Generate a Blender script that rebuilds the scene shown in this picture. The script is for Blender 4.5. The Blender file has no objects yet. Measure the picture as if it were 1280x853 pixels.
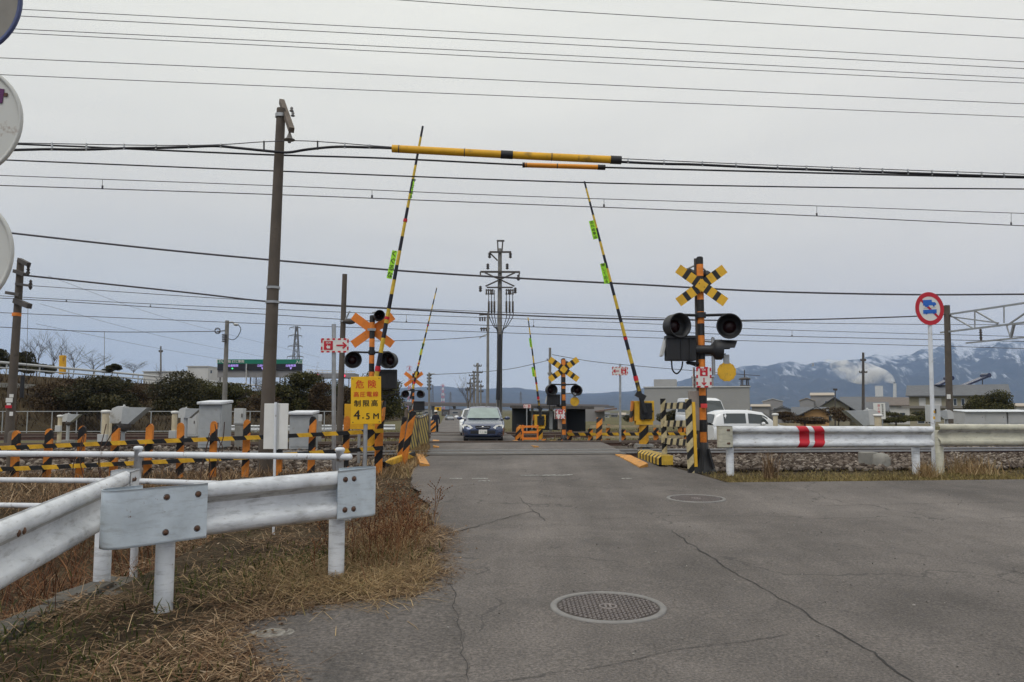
import bpy, bmesh, math, random
import numpy as np
from mathutils import Vector, Matrix, noise
random.seed(7); RNG = np.random.default_rng(11)
SC = bpy.context.scene; COL = SC.collection
PI = math.pi; R = math.radians
# ------------------------------------------------------------------ camera model (photo pixels 1280 x 853)
F = 1000.0; CZ = 1.35; TH = math.atan((512 - 426.5) / F)
cT, sT = math.cos(TH), math.sin(TH)
def P(px, py, d):
    """world point seen at pixel (px,py) on the vertical plane Y = d"""
    u = (px - 640) / F; v = (426.5 - py) / F
    dx, dy, dz = u, cT - v * sT, sT + v * cT
    t = d / dy
    return Vector((dx * t, d, CZ + dz * t))
# ------------------------------------------------------------------ terrain profile across the line
PROF = [(-60,-.3),(-10,-.05),(0,0),(5,.10),(10,.23),(13,.36),(15.5,.44),(23,.42),(27,.2),(31,.04),(35,.02),(37.5,.12),(44,.12),(48,-.1),(55,-.45),(70,-.8),(120,-1.1),(400,-1.4),(20000,-1.6)]
def lerp_tab(tab, s):
    if s <= tab[0][0]: return tab[0][1]
    for (a, b), (c, d) in zip(tab, tab[1:]):
        if s <= c:
            t = (s - a) / (c - a)
            return b + (d - b) * t
    return tab[-1][1]
def smooth_prof(s):
    return sum(lerp_tab(PROF, s + k) for k in (-1.2, -.6, 0, .6, 1.2)) / 5
def SL(x, y): return y - .11 * x
def gz(x, y): return smooth_prof(SL(x, y))
def X(px, d, z=None):
    z = .3 if z is None else z
    return (px - 640) / F * (d * cT + (z - CZ) * sT)
def G(px, d):
    x = X(px, d); z = gz(x, d); x = X(px, d, z)
    return Vector((x, d, gz(x, d)))
# ------------------------------------------------------------------ colours and materials
def lin(h):
    h = h.lstrip('#'); out = []
    for i in (0, 2, 4):
        c = int(h[i:i+2], 16) / 255
        out.append(c / 12.92 if c <= .04045 else ((c + .055) / 1.055) ** 2.4)
    return tuple(out) + (1,)
def rgb(*a): return tuple(a) + (1,)
class N:
    def __init__(s, m):
        m.use_nodes = True; s.m = m; s.t = m.node_tree; s.t.nodes.clear()
    def n(s, typ, **kw):
        o = s.t.nodes.new('ShaderNode' + typ)
        for k, v in kw.items():
            if k.startswith('i_'):
                key = k[2:]; o.inputs[int(key) if key.isdigit() else key.replace('_', ' ')].default_value = v
            else: setattr(o, k, v)
        return o
    def l(s, a, b): s.t.links.new(a, b)
    def out(s, sh, vol=False):
        o = s.n('OutputMaterial'); s.l(sh, o.inputs['Volume' if vol else 'Surface']); return o
    def math(s, op, a, b=None, c=None):
        o = s.n('Math', operation=op)
        for i, v in enumerate((a, b, c)):
            if v is None: continue
            if isinstance(v, (int, float)): o.inputs[i].default_value = v
            else: s.l(v, o.inputs[i])
        return o.outputs[0]
    def mix(s, f, a, b, bt='MIX'):
        o = s.n('Mix', data_type='RGBA', blend_type=bt)
        for i, v in ((0, f), (6, a), (7, b)):
            if isinstance(v, (int, float, tuple)): o.inputs[i].default_value = v
            else: s.l(v, o.inputs[i])
        return o.outputs[2]
    def ramp(s, f, stops, interp='LINEAR'):
        o = s.n('ValToRGB'); r = o.color_ramp; r.interpolation = interp
        while len(r.elements) < len(stops): r.elements.new(.5)
        for e, (p, c) in zip(r.elements, stops): e.position = p; e.color = c
        if f is not None: s.l(f, o.inputs[0])
        return o.outputs[0]
    def noise(s, vec, scale, detail=4, rough=.55, dist=0):
        o = s.n('TexNoise'); o.inputs['Scale'].default_value = scale; o.inputs['Detail'].default_value = detail
        o.inputs['Roughness'].default_value = rough; o.inputs['Distortion'].default_value = dist
        if vec is not None: s.l(vec, o.inputs['Vector'])
        return o.outputs[0]
    def coords(s): return s.n('TexCoord').outputs['Object']
    def bump(s, h, strength=.3, dist=.01):
        b = s.n('Bump'); b.inputs['Strength'].default_value = strength; b.inputs['Distance'].default_value = dist
        s.l(h, b.inputs['Height']); return b.outputs[0]
    def bsdf(s, col, rough=.6, metal=0, spec=.4, normal=None):
        b = s.n('BsdfPrincipled')
        for k, v in (('Base Color', col), ('Roughness', rough), ('Metallic', metal), ('Specular IOR Level', spec)):
            if isinstance(v, (int, float, tuple)): b.inputs[k].default_value = v
            else: s.l(v, b.inputs[k])
        if normal is not None: s.l(normal, b.inputs['Normal'])
        return b
MATS = {}
def mat(name, col, rough=.6, metal=0, spec=.4, var=.15, scale=6, dirt=None, dirt_amt=0, dirt_scale=3, bump=0, bscale=60, bdist=.003):
    """plain surface with tone variation and optional patches of dirt/rust"""
    if name in MATS: return MATS[name]
    m = bpy.data.materials.new(name); g = N(m); co = g.coords()
    n1 = g.noise(co, scale, 5)
    lo = tuple(c * (1 - var) for c in col[:3]) + (1,); hi = tuple(min(1, c * (1 + var)) for c in col[:3]) + (1,)
    c = g.ramp(n1, [(.3, lo), (.7, hi)])
    if dirt:
        n2 = g.noise(co, dirt_scale, 8, .68)
        f = g.ramp(n2, [(.62 - dirt_amt * .3, rgb(0, 0, 0)), (.74 - dirt_amt * .25, rgb(1, 1, 1))])
        c = g.mix(f, c, dirt)
    nm = g.bump(g.noise(co, bscale, 3), bump, bdist) if bump else None
    rr = g.math('MULTIPLY_ADD', n1, .25, rough - .12)
    g.out(g.bsdf(c, rr, metal, spec, nm).outputs[0]); MATS[name] = m; return m
def stripe(name, c1, c2, vec, period, duty=.5, rough=.6, phase=0, dirt=.55):
    """two-colour painted stripes that follow the object's own axes, worn and dusty"""
    if name in MATS: return MATS[name]
    m = bpy.data.materials.new(name); g = N(m); co = g.coords()
    d = g.n('VectorMath', operation='DOT_PRODUCT'); g.l(co, d.inputs[0]); d.inputs[1].default_value = vec
    w = g.noise(co, 40, 2)
    x = g.math('MULTIPLY_ADD', d.outputs['Value'], 1 / period, phase)
    x = g.math('ADD', x, g.math('MULTIPLY_ADD', w, .03, -.015))
    f = g.math('GREATER_THAN', g.math('FRACT', x), duty)
    n = g.noise(co, 7, 6, .65); v = g.ramp(n, [(.3, rgb(.58, .59, .61)), (.7, rgb(1.06, 1.06, 1.06))])
    c = g.mix(1, g.mix(f, c1, c2), v, 'MULTIPLY')
    n2 = g.noise(co, 26, 7, .7); fd = g.ramp(n2, [(.56, rgb(0, 0, 0)), (.75, rgb(dirt, dirt, dirt))])
    c = g.mix(fd, c, rgb(.12, .085, .05))
    g.out(g.bsdf(c, rough, 0, .3).outputs[0]); MATS[name] = m; return m
def island(name, stops, rough=.8, spec=.15, trans=0, big=0):
    """foliage / straw / stones: tone chosen per loose piece"""
    if name in MATS: return MATS[name]
    m = bpy.data.materials.new(name); g = N(m); geo = g.n('NewGeometry')
    k = geo.outputs['Random Per Island']
    c = g.ramp(k, stops)
    if big:
        nb = g.noise(g.coords(), big, 3); c = g.mix(1, c, g.ramp(nb, [(.3, rgb(.64, .59, .54)), (.7, rgb(1.25, 1.2, 1.13))]), 'MULTIPLY')
    b = g.bsdf(c, rough, 0, spec)
    sh = b.outputs[0]
    if trans:
        t = g.n('BsdfTranslucent'); g.l(c, t.inputs[0]); ms = g.n('MixShader'); ms.inputs[0].default_value = trans
        g.l(sh, ms.inputs[1]); g.l(t.outputs[0], ms.inputs[2]); sh = ms.outputs[0]
    g.out(sh); MATS[name] = m; return m
def glow(name, col, st):
    if name in MATS: return MATS[name]
    m = bpy.data.materials.new(name); g = N(m); e = g.n('Emission'); e.inputs[0].default_value = col; e.inputs[1].default_value = st
    g.out(e.outputs[0]); MATS[name] = m; return m
# ------------------------------------------------------------------ mesh collector
class MB:
    def __init__(s, default=None): s.v = []; s.f = []; s.mi = []; s.sm = []; s.mats = []; s.d = default
    def m(s, mt):
        mt = mt or s.d
        if mt not in s.mats: s.mats.append(mt)
        return s.mats.index(mt)
    def add(s, vs, fs, mt=None, smooth=False):
        o = len(s.v); k = s.m(mt)
        s.v.extend(tuple(v) for v in vs)
        for f in fs: s.f.append(tuple(i + o for i in f)); s.mi.append(k); s.sm.append(smooth)
        return s
    def box(s, c, sz, mt=None, rot=None, bev=0):
        hx, hy, hz = (a / 2 for a in sz); c = Vector(c)
        if bev:
            bm = bmesh.new(); bmesh.ops.create_cube(bm, size=1)
            for v in bm.verts: v.co = Vector((v.co.x * sz[0], v.co.y * sz[1], v.co.z * sz[2]))
            bmesh.ops.bevel(bm, geom=list(bm.edges), offset=min(bev, min(sz) * .45), segments=2, affect='EDGES', profile=.6)
            bm.verts.index_update(); vs = [v.co.copy() for v in bm.verts]; fs = [[v.index for v in f.verts] for f in bm.faces]; bm.free()
        else:
            vs = [Vector((x, y, z)) for x in (-hx, hx) for y in (-hy, hy) for z in (-hz, hz)]
            fs = [(0,1,3,2),(4,6,7,5),(0,4,5,1),(2,3,7,6),(0,2,6,4),(1,5,7,3)]
        if rot is not None: vs = [rot @ v for v in vs]
        return s.add([v + c for v in vs], fs, mt)
    def bar(s, a, b, w, h, mt=None, up=(0, 0, 1), bev=0):
        a, b = Vector(a), Vector(b); d = b - a; L = d.length; d.normalize(); u = Vector(up)
        sx = d.cross(u)
        if sx.length < 1e-4: sx = d.cross(Vector((0, 1, 0)))
        sx.normalize(); u = sx.cross(d)
        rot = Matrix((sx, d, u)).transposed()
        return s.box((a + b) / 2, (w, L, h), mt, rot, bev)
    def tube(s, pts, r, n=8, mt=None, caps=True, smooth=True):
        pts = [Vector(p) for p in pts]; rs = r if isinstance(r, (list, tuple)) else [r] * len(pts)
        vs = []; up = None
        for i, p in enumerate(pts):
            t = (pts[min(i + 1, len(pts) - 1)] - pts[max(i - 1, 0)]).normalized()
            if up is None:
                up = Vector((0, 0, 1)) if abs(t.z) < .9 else Vector((0, 1, 0))
            a = t.cross(up).normalized(); b = a.cross(t).normalized(); up = b
            for k in range(n):
                q = 2 * PI * k / n; vs.append(p + (a * math.cos(q) + b * math.sin(q)) * rs[i])
        fs = [(i*n+k, (i+1)*n+k, (i+1)*n+(k+1)%n, i*n+(k+1)%n) for i in range(len(pts)-1) for k in range(n)]
        s.add(vs, fs, mt, smooth)
        if caps:
            e = (len(pts) - 1) * n
            s.add([vs[k] for k in range(n)], [tuple(range(n))], mt); s.add([vs[e + k] for k in range(n)], [tuple(range(n - 1, -1, -1))], mt)
        return s
    def cyl(s, a, b, r0, r1=None, n=12, mt=None, caps=True): return s.tube([a, b], [r0, r0 if r1 is None else r1], n, mt, caps)
    def lathe(s, prof, n=20, mt=None, M=None, smooth=True):
        M = M or Matrix(); vs = []
        for r, z in prof:
            for k in range(n):
                q = 2 * PI * k / n; vs.append(M @ Vector((r * math.cos(q), r * math.sin(q), z)))
        fs = [(i*n+k, i*n+(k+1)%n, (i+1)*n+(k+1)%n, (i+1)*n+k) for i in range(len(prof)-1) for k in range(n)]
        return s.add(vs, fs, mt, smooth)
    def prism(s, poly, depth, mt=None, M=None):
        """polygon in local xz, extruded along +y"""
        M = M or Matrix(); n = len(poly)
        vs = [M @ Vector((x, 0, z)) for x, z in poly] + [M @ Vector((x, depth, z)) for x, z in poly]
        fs = [tuple(range(n)), tuple(range(2 * n - 1, n - 1, -1))] + [(i, i + n, (i + 1) % n + n, (i + 1) % n) for i in range(n)]
        return s.add(vs, fs, mt)
    def ball(s, c, r, mt=None, nu=12, nv=8):
        c = Vector(c); r = r if isinstance(r, (tuple, list)) else (r, r, r)
        vs = []
        for j in range(nv + 1):
            a = PI * j / nv
            for k in range(nu):
                q = 2 * PI * k / nu; vs.append(c + Vector((r[0]*math.sin(a)*math.cos(q), r[1]*math.sin(a)*math.sin(q), r[2]*math.cos(a))))
        fs = [(j*nu+k, (j+1)*nu+k, (j+1)*nu+(k+1)%nu, j*nu+(k+1)%nu) for j in range(nv) for k in range(nu)]
        return s.add(vs, fs, mt, True)
    def disc(s, c, r, M, mt=None, n=32, th=.004):
        """disc facing local -y of M (3x3 or 4x4 rotation)"""
        return s.prism([(r * math.cos(2*PI*k/n), r * math.sin(2*PI*k/n)) for k in range(n)], th, mt, Matrix.Translation(c) @ M.to_4x4())
    def text(s, body, size, M, mt, th=.002):
        """letters centred at M's origin, lying in local xz, facing local -y"""
        c = bpy.data.curves.new('lettering', 'FONT'); c.body = body; c.size = size; c.align_x = 'CENTER'; c.align_y = 'CENTER'
        o = bpy.data.objects.new('lettering', c); COL.objects.link(o); bpy.context.view_layer.update()
        me = bpy.data.meshes.new_from_object(o.evaluated_get(bpy.context.evaluated_depsgraph_get()))
        fs = [tuple(p.vertices) for p in me.polygons]; base = [v.co.copy() for v in me.vertices]
        bpy.data.objects.remove(o); bpy.data.curves.remove(c); bpy.data.meshes.remove(me)
        for k, (dx, dy) in enumerate(((0, 0), (.022, .006), (-.022, -.006))):   # bold weight
            s.add([M @ Vector((v.x + dx * size, -th - .0004 * k, v.y + dy * size)) for v in base], fs, mt)
        return s
    def merge(s, o):
        k = len(s.v); s.v += o.v
        for f, mi, sm in zip(o.f, o.mi, o.sm): s.f.append(tuple(i + k for i in f)); s.mi.append(s.m(o.mats[mi])); s.sm.append(sm)
        return s
    def xf(s, M): s.v = [tuple(M @ Vector(v)) for v in s.v]; return s
    def build(s, name, parent=None, loc=None, **props):
        o0 = Vector((0, 0, 0))
        if loc is not None: o0 = Vector(loc)
        q = parent
        while q is not None: o0 = o0 + Vector(q.location); q = q.parent
        me = bpy.data.meshes.new(name)
        me.from_pydata([(v[0]-o0.x, v[1]-o0.y, v[2]-o0.z) for v in s.v], [], s.f)
        for mt in s.mats: me.materials.append(mt)
        me.polygons.foreach_set('material_index', s.mi); me.polygons.foreach_set('use_smooth', s.sm); me.update()
        o = bpy.data.objects.new(name, me); COL.objects.link(o)
        if loc is not None: o.location = loc
        if parent is not None: o.parent = parent
        for k, v in props.items(): o[k] = v
        return o
def thing(name, label, cat, loc=(0, 0, 0), group=None):
    o = bpy.data.objects.new(name, None); COL.objects.link(o); o.empty_display_size = .2
    o.location = loc; o['label'] = label; o['category'] = cat
    if group: o['group'] = group
    return o
def tag(o, label=None, cat=None, group=None, kind=None):
    for k, v in (('label', label), ('category', cat), ('group', group), ('kind', kind)):
        if v: o[k] = v
    return o
KIDS = {}
def copy_tree(o, parent=None):
    c = o.copy(); COL.objects.link(c)
    if parent is not None: c.parent = parent
    for ch in [x for x in bpy.data.objects if x.parent == o]: copy_tree(ch, c)
    return c
def raw(name, verts, faces, mt, kind=None, smooth=False, parent=None, loc=(0,0,0)):
    me = bpy.data.meshes.new(name)
    nv, nf, k = len(verts), len(faces), faces.shape[1]
    me.vertices.add(nv); me.vertices.foreach_set('co', np.ascontiguousarray(verts, dtype=np.float32).ravel())
    me.loops.add(nf * k); me.loops.foreach_set('vertex_index', np.ascontiguousarray(faces, dtype=np.int32).ravel())
    me.polygons.add(nf); me.polygons.foreach_set('loop_start', np.arange(nf, dtype=np.int32) * k)
    me.polygons.foreach_set('use_smooth', np.full(nf, smooth)); me.update(calc_edges=True); me.validate()
    me.materials.append(mt)
    o = bpy.data.objects.new(name, me); COL.objects.link(o); o.location = loc
    if kind: o['kind'] = kind
    if parent is not None: o.parent = parent
    return o
def catmull(pts, per=8):
    pts = [Vector(p) for p in pts]
    if len(pts) == 2: return [pts[0].lerp(pts[1], i / per) for i in range(per + 1)]
    q = [pts[0] * 2 - pts[1]] + pts + [pts[-1] * 2 - pts[-2]]; out = []
    for i in range(1, len(q) - 2):
        a, b, c, d = q[i-1:i+3]
        for k in range(per):
            t = k / per
            out.append(.5 * ((2*b) + (c-a)*t + (2*a-5*b+4*c-d)*t*t + (3*b-a-3*c+d)*t*t*t))
    out.append(pts[-1]); return out
def blades(n, pos, h, w, lean, curl=.5):
    """n grass blades: pos (n,3), h (n), w (n), lean (n) radians from the vertical; returns verts, tris"""
    az = RNG.uniform(0, 2*PI, n); fa = az + PI/2 + RNG.normal(0, .5, n)
    dx, dy = np.cos(az), np.sin(az); sx, sy = np.cos(fa) * w / 2, np.sin(fa) * w / 2
    l1 = lean; l2 = np.minimum(lean + curl * RNG.uniform(.2, 1, n), 1.75)
    m = pos + np.stack([dx*np.sin(l1)*h*.55, dy*np.sin(l1)*h*.55, np.cos(l1)*h*.55], 1)
    t = m + np.stack([dx*np.sin(l2)*h*.45, dy*np.sin(l2)*h*.45, np.cos(l2)*h*.45], 1)
    s3 = np.stack([sx, sy, np.zeros(n)], 1)
    V = np.stack([pos - s3, pos + s3, m + s3*.8, m - s3*.8, t], 1).reshape(-1, 3)
    b = np.arange(n)[:, None] * 5
    T = np.concatenate([b + np.array([[0,1,2]]), b + np.array([[0,2,3]]), b + np.array([[3,2,4]])], 0)
    return V, T
def leafcloud(centers, radii, per, size, flat=.6):
    """leaf-sized quads spread through ellipsoid clumps"""
    V = []
    for c, r in zip(centers, radii):
        n = per; u = RNG.normal(0, 1, (n, 3)); u /= np.linalg.norm(u, axis=1)[:, None]
        u *= (RNG.uniform(.25, 1, n) ** .45)[:, None]
        p = np.array(c) + u * np.array(r)
        a = RNG.normal(0, 1, (n, 3)); a /= np.linalg.norm(a, axis=1)[:, None]
        b = np.cross(a, RNG.normal(0, 1, (n, 3))); b /= np.linalg.norm(b, axis=1)[:, None]
        s = (size * RNG.uniform(.6, 1.4, n))[:, None]
        V.append(np.stack([p - a*s, p + b*s*flat, p + a*s, p - b*s*flat], 1))
    V = np.concatenate(V).reshape(-1, 3)
    return V, np.arange(len(V)).reshape(-1, 4)
HAZE, SKY, SUN, EXPO = 9.2e-5, 1.22, 1.0, 0.0
# ================================================================== materials
ORANGE = rgb(.70,.235,.035); BLACK = rgb(.016,.016,.018); YEL = rgb(.74,.42,.03); CREAM = rgb(.62,.52,.3)
M_white = mat('white_paint', rgb(.66,.68,.71), .42, var=.12, scale=5, dirt=rgb(.16,.11,.075), dirt_amt=.1, dirt_scale=11)
M_beam = None
def beam_mat(name, base, streak, rust):
    """chalky guardrail paint: grime and painted-in shade in the valley between the ridges, streaks and small rust chips"""
    m = bpy.data.materials.new(name); g = N(m); co = g.coords()
    n1 = g.noise(co, 4, 6, .6)
    c = g.ramp(n1, [(.3, tuple(x*.74 for x in base[:3]) + (1,)), (.5, tuple(x*.93 for x in base[:3]) + (1,)), (.7, tuple(min(.8, x*1.08) for x in base[:3]) + (1,))])
    mp = g.n('Mapping'); mp.inputs['Scale'].default_value = (3, 3, 14); g.l(co, mp.inputs[0])
    n2 = g.noise(mp.outputs[0], 2.2, 8, .7); c = g.mix(g.ramp(n2, [(.5, rgb(0,0,0)), (.72, rgb(streak,streak,streak))]), c, rgb(.13,.115,.10))
    n3 = g.noise(co, 19, 8, .75); c = g.mix(g.ramp(n3, [(.635, rgb(0,0,0)), (.68, rgb(rust,rust,rust))]), c, rgb(.13,.05,.025))
    g.out(g.bsdf(c, .45, 0, .4, g.bump(n1, .15, .004)).outputs[0]); MATS[name] = m; return m
M_rail = beam_mat('guardrail_paint', rgb(.70,.72,.75), .55, .8)
M_plate = beam_mat('galvanised_plate', rgb(.60,.67,.73), .35, .85)
M_grime_shade = beam_mat('grimy_shaded_guardrail_paint', rgb(.46,.45,.43), 1.0, .8)
M_edge = beam_mat('chipped_guardrail_edge', rgb(.62,.63,.64), .7, 1.0)
M_dconc = mat('dark_weathered_concrete', rgb(.105,.098,.085), .92, var=.3, scale=6, dirt=rgb(.05,.04,.03), dirt_amt=.3, bump=.5)
M_cream = beam_mat('cream_guardrail_paint', rgb(.52,.5,.40), .5, .9)
M_rust = mat('rusty_bolt', rgb(.11,.06,.04), .85, var=.4, scale=40)
M_black = mat('black_paint', rgb(.018,.018,.02), .5, var=.2)
M_grey = mat('grey_paint', rgb(.36,.375,.385), .5, var=.1, dirt=rgb(.2,.18,.15), dirt_amt=.05)
M_lgrey = mat('pale_grey_box_paint', rgb(.5,.505,.5), .5, var=.1, scale=3, dirt=rgb(.28,.25,.2), dirt_amt=.12)
M_steel = mat('galvanised_steel', rgb(.36,.37,.38), .45, .55, var=.2)
M_dsteel = mat('dark_weathered_steel', rgb(.085,.075,.07), .7, .2, var=.3)
M_conc = mat('concrete', rgb(.27,.26,.235), .88, var=.2, scale=5, dirt=rgb(.12,.11,.09), dirt_amt=.2, bump=.4)
M_pole = mat('concrete_pole', rgb(.105,.087,.072), .9, var=.22, scale=3, dirt=rgb(.07,.06,.05), dirt_amt=.2, bump=.3)
M_pole2 = mat('pale_concrete_pole', rgb(.20,.19,.175), .9, var=.2, scale=3)
M_wood = mat('weathered_timber', rgb(.13,.105,.085), .9, var=.3, scale=12, bump=.4)
M_yel = mat('yellow_paint', rgb(.70,.40,.03), .5, var=.15, dirt=rgb(.2,.12,.04), dirt_amt=.1, dirt_scale=9)
M_orange = mat('orange_paint', rgb(.76,.22,.03), .55, var=.1, dirt=rgb(.35,.12,.04), dirt_amt=.08, dirt_scale=9)
M_sleeve = mat('yellow_plastic_sleeve', rgb(.70,.37,.016), .5, var=.12, scale=3, dirt=rgb(.3,.17,.03), dirt_amt=.2, dirt_scale=4)
M_sleeve2 = mat('orange_plastic_sleeve', rgb(.74,.30,.03), .5, var=.12, scale=3)
M_wire = mat('bare_wire', rgb(.085,.08,.09), .6, .3, var=.1)
M_cable = mat('black_cable_sheath', rgb(.014,.014,.018), .55, var=.1)
M_red = mat('red_sign_film', rgb(.50,.015,.03), .45, var=.08)
M_redbrown = mat('rusted_rail_side', rgb(.09,.05,.04), .85, var=.3, scale=14)
M_railtop = mat('worn_rail_head', rgb(.40,.39,.38), .42, .7, var=.1)
M_lens = mat('dark_red_lens', rgb(.016,.003,.004), .35, spec=.3, var=.1)
M_rub = mat('tyre_rubber', rgb(.018,.018,.018), .8, var=.2)
M_glass = mat('car_glass', rgb(.03,.04,.042), .05, spec=.9, var=.05)
M_lime = mat('fluorescent_lime_film', rgb(.36,.78,.03), .5, var=.1)
M_cap = mat('white_cap', rgb(.7,.69,.66), .6, var=.08)
M_post = mat('cream_post_paint', rgb(.55,.47,.33), .6, var=.12, dirt=rgb(.3,.2,.12), dirt_amt=.1)
M_signw = mat('white_sign_film', rgb(.70,.69,.66), .45, var=.06, scale=9)
M_signy = mat('yellow_sign_film', rgb(.78,.45,.012), .42, var=.05, scale=5)
M_signr = mat('sign_red_letters', rgb(.62,.06,.012), .5, var=.08)
M_blue = mat('sign_blue', rgb(.02,.13,.52), .45, var=.05)
M_ink = mat('sign_black_letters', rgb(.02,.018,.012), .5, var=.05)
S_fence = stripe('orange_black_diagonal', ORANGE, BLACK, (-1,0,.95), .40, .64, phase=.2)
S_frail = stripe('yellow_black_rail', YEL, BLACK, (1,0,.7), .40, .54)
S_pole = stripe('orange_black_bands', rgb(.74,.225,.03), BLACK, (0,0,1), .40, .5)
S_helix = stripe('orange_black_helix', rgb(.74,.26,.03), BLACK, (-.9,0,1), .33, .55)
S_cream = stripe('cream_black_slant', CREAM, BLACK, (-1.1,0,1), .27, .55)
S_creamh = stripe('cream_black_rail', CREAM, BLACK, (.3,-.95,-.5), .30, .58)
S_arm = stripe('yellow_black_arm', rgb(.74,.5,.06), rgb(.02,.022,.035), (0,0,1), .70, .5)
S_arm2 = stripe('yellow_black_arm_far', rgb(.74,.5,.06), rgb(.02,.022,.035), (0,0,1), .62, .5)
S_net = stripe('yellow_black_net', rgb(.58,.42,.09), rgb(.035,.03,.02), (0,.35,1.0), .30, .55)
S_bumper = stripe('yellow_black_bumper', rgb(.70,.45,.06), BLACK, (.6,1,0), .27, .6)
# ================================================================== asphalt, soil, ballast
def asphalt(nm='worn_asphalt', kk=1.12, fs=62):
    m = bpy.data.materials.new(nm); g = N(m); co = g.coords()
    big = g.noise(co, .33, 5, .6, .6); mid = g.noise(co, 1.7, 6, .68, .3); fine = g.noise(co, fs, 4, .75); sp = g.noise(co, 210, 2, .6)
    c = g.ramp(big, [(.28, rgb(.085,.074,.067)), (.5, rgb(.120,.105,.095)), (.72, rgb(.160,.141,.128))])
    c = g.mix(1, c, g.ramp(mid, [(.3, rgb(.80,.80,.80)), (.7, rgb(1.18,1.17,1.16))]), 'MULTIPLY')
    c = g.mix(1, c, g.ramp(fine, [(.3, rgb(.38,.38,.38)), (.52, rgb(.98,.98,.98)), (.72, rgb(1.75,1.70,1.64))]), 'MULTIPLY')
    c = g.mix(g.ramp(sp, [(.68, rgb(0,0,0)), (.76, rgb(.6,.6,.6))]), c, rgb(.36,.34,.32))
    c = g.mix(1, c, rgb(kk*.985,kk*1.0,kk*1.02), 'MULTIPLY')
    mp = g.n('Mapping'); mp.inputs['Scale'].default_value = (1.5, .10, 1); mp.inputs['Rotation'].default_value = (0, 0, -.07); g.l(co, mp.inputs[0]); tr_ = g.noise(mp.outputs[0], 1.1, 4, .55); c = g.mix(1, c, g.ramp(tr_, [(.32, rgb(.82,.82,.82)), (.66, rgb(1.16,1.16,1.16))]), 'MULTIPLY')
    # dark damp / oil stains of their own shape
    st = g.noise(co, .8, 7, .72, 1.2); c = g.mix(g.ramp(st, [(.60, rgb(0,0,0)), (.74, rgb(.5,.5,.5))]), c, rgb(.055,.052,.05))
    # fine crack network
    vo = g.n('TexVoronoi', feature='DISTANCE_TO_EDGE'); vo.inputs['Scale'].default_value = .42
    wv = g.n('VectorMath', operation='ADD'); g.l(co, wv.inputs[0]); nn = g.n('TexNoise'); nn.inputs['Scale'].default_value = 1.6; nn.inputs['Detail'].default_value = 5; g.l(co, nn.inputs['Vector'])
    sc = g.n('VectorMath', operation='SCALE'); g.l(nn.outputs['Color'], sc.inputs[0]); sc.inputs['Scale'].default_value = .9; g.l(sc.outputs[0], wv.inputs[1]); g.l(wv.outputs[0], vo.inputs['Vector'])
    cm = g.noise(co, .5, 3); cr = g.math('LESS_THAN', vo.outputs['Distance'], .0055); cr = g.math('MULTIPLY', cr, g.math('GREATER_THAN', cm, .5))
    c = g.mix(g.math('MULTIPLY', cr, .55), c, rgb(.045,.042,.04))
    h = g.math('MULTIPLY_ADD', fine, .7, sp)
    g.out(g.bsdf(c, .82, 0, .32, g.bump(h, .55, .006)).outputs[0]); return m
M_asph = asphalt()
def soil(name, a, b, c3, sc=2.0):
    m = bpy.data.materials.new(name); g = N(m); co = g.coords()
    n1 = g.noise(co, sc, 8, .68); n2 = g.noise(co, 40, 5, .7)
    c = g.ramp(n1, [(.3, a), (.5, b), (.7, c3)]); c = g.mix(1, c, g.ramp(n2, [(.3, rgb(.5,.5,.5)), (.7, rgb(1.4,1.4,1.4))]), 'MULTIPLY')
    g.out(g.bsdf(c, .95, 0, .1, g.bump(n2, .8, .02)).outputs[0]); return m
M_soil = soil('earth_and_dry_turf', rgb(.03,.022,.015), rgb(.065,.048,.03), rgb(.11,.085,.05))
M_field = soil('winter_field', rgb(.10,.085,.05), rgb(.13,.115,.06), rgb(.085,.09,.035), .12)
M_ballbed = soil('ballast_bed', rgb(.05,.042,.036), rgb(.10,.085,.072), rgb(.15,.13,.112), 9)
M_stone = island('ballast_stone', [(0, rgb(.035,.025,.02)), (.35, rgb(.075,.057,.045)), (.7, rgb(.145,.117,.097)), (1, rgb(.29,.25,.21))], .9)
M_straw = island('dry_straw', [(0, rgb(.055,.032,.02)), (.35, rgb(.18,.115,.07)), (.7, rgb(.35,.245,.15)), (1, rgb(.55,.43,.29))], .85, trans=.15, big=.9)
M_straw2 = island('pale_dry_grass', [(0, rgb(.16,.10,.05)), (.4, rgb(.34,.24,.13)), (.85, rgb(.50,.39,.23)), (1, rgb(.17,.16,.06))], .85, trans=.15, big=.7)
M_twig = island('red_brown_weed', [(0, rgb(.06,.027,.016)), (.5, rgb(.15,.065,.034)), (1, rgb(.25,.13,.06))], .85)
M_green = island('short_green_weed', [(0, rgb(.025,.038,.010)), (.5, rgb(.055,.07,.018)), (1, rgb(.11,.11,.035))], .8, trans=.2)
M_litter = island('dead_leaves', [(0, rgb(.045,.024,.014)), (.5, rgb(.13,.075,.04)), (.9, rgb(.24,.16,.09)), (1, rgb(.36,.28,.2))], .85)
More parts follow.
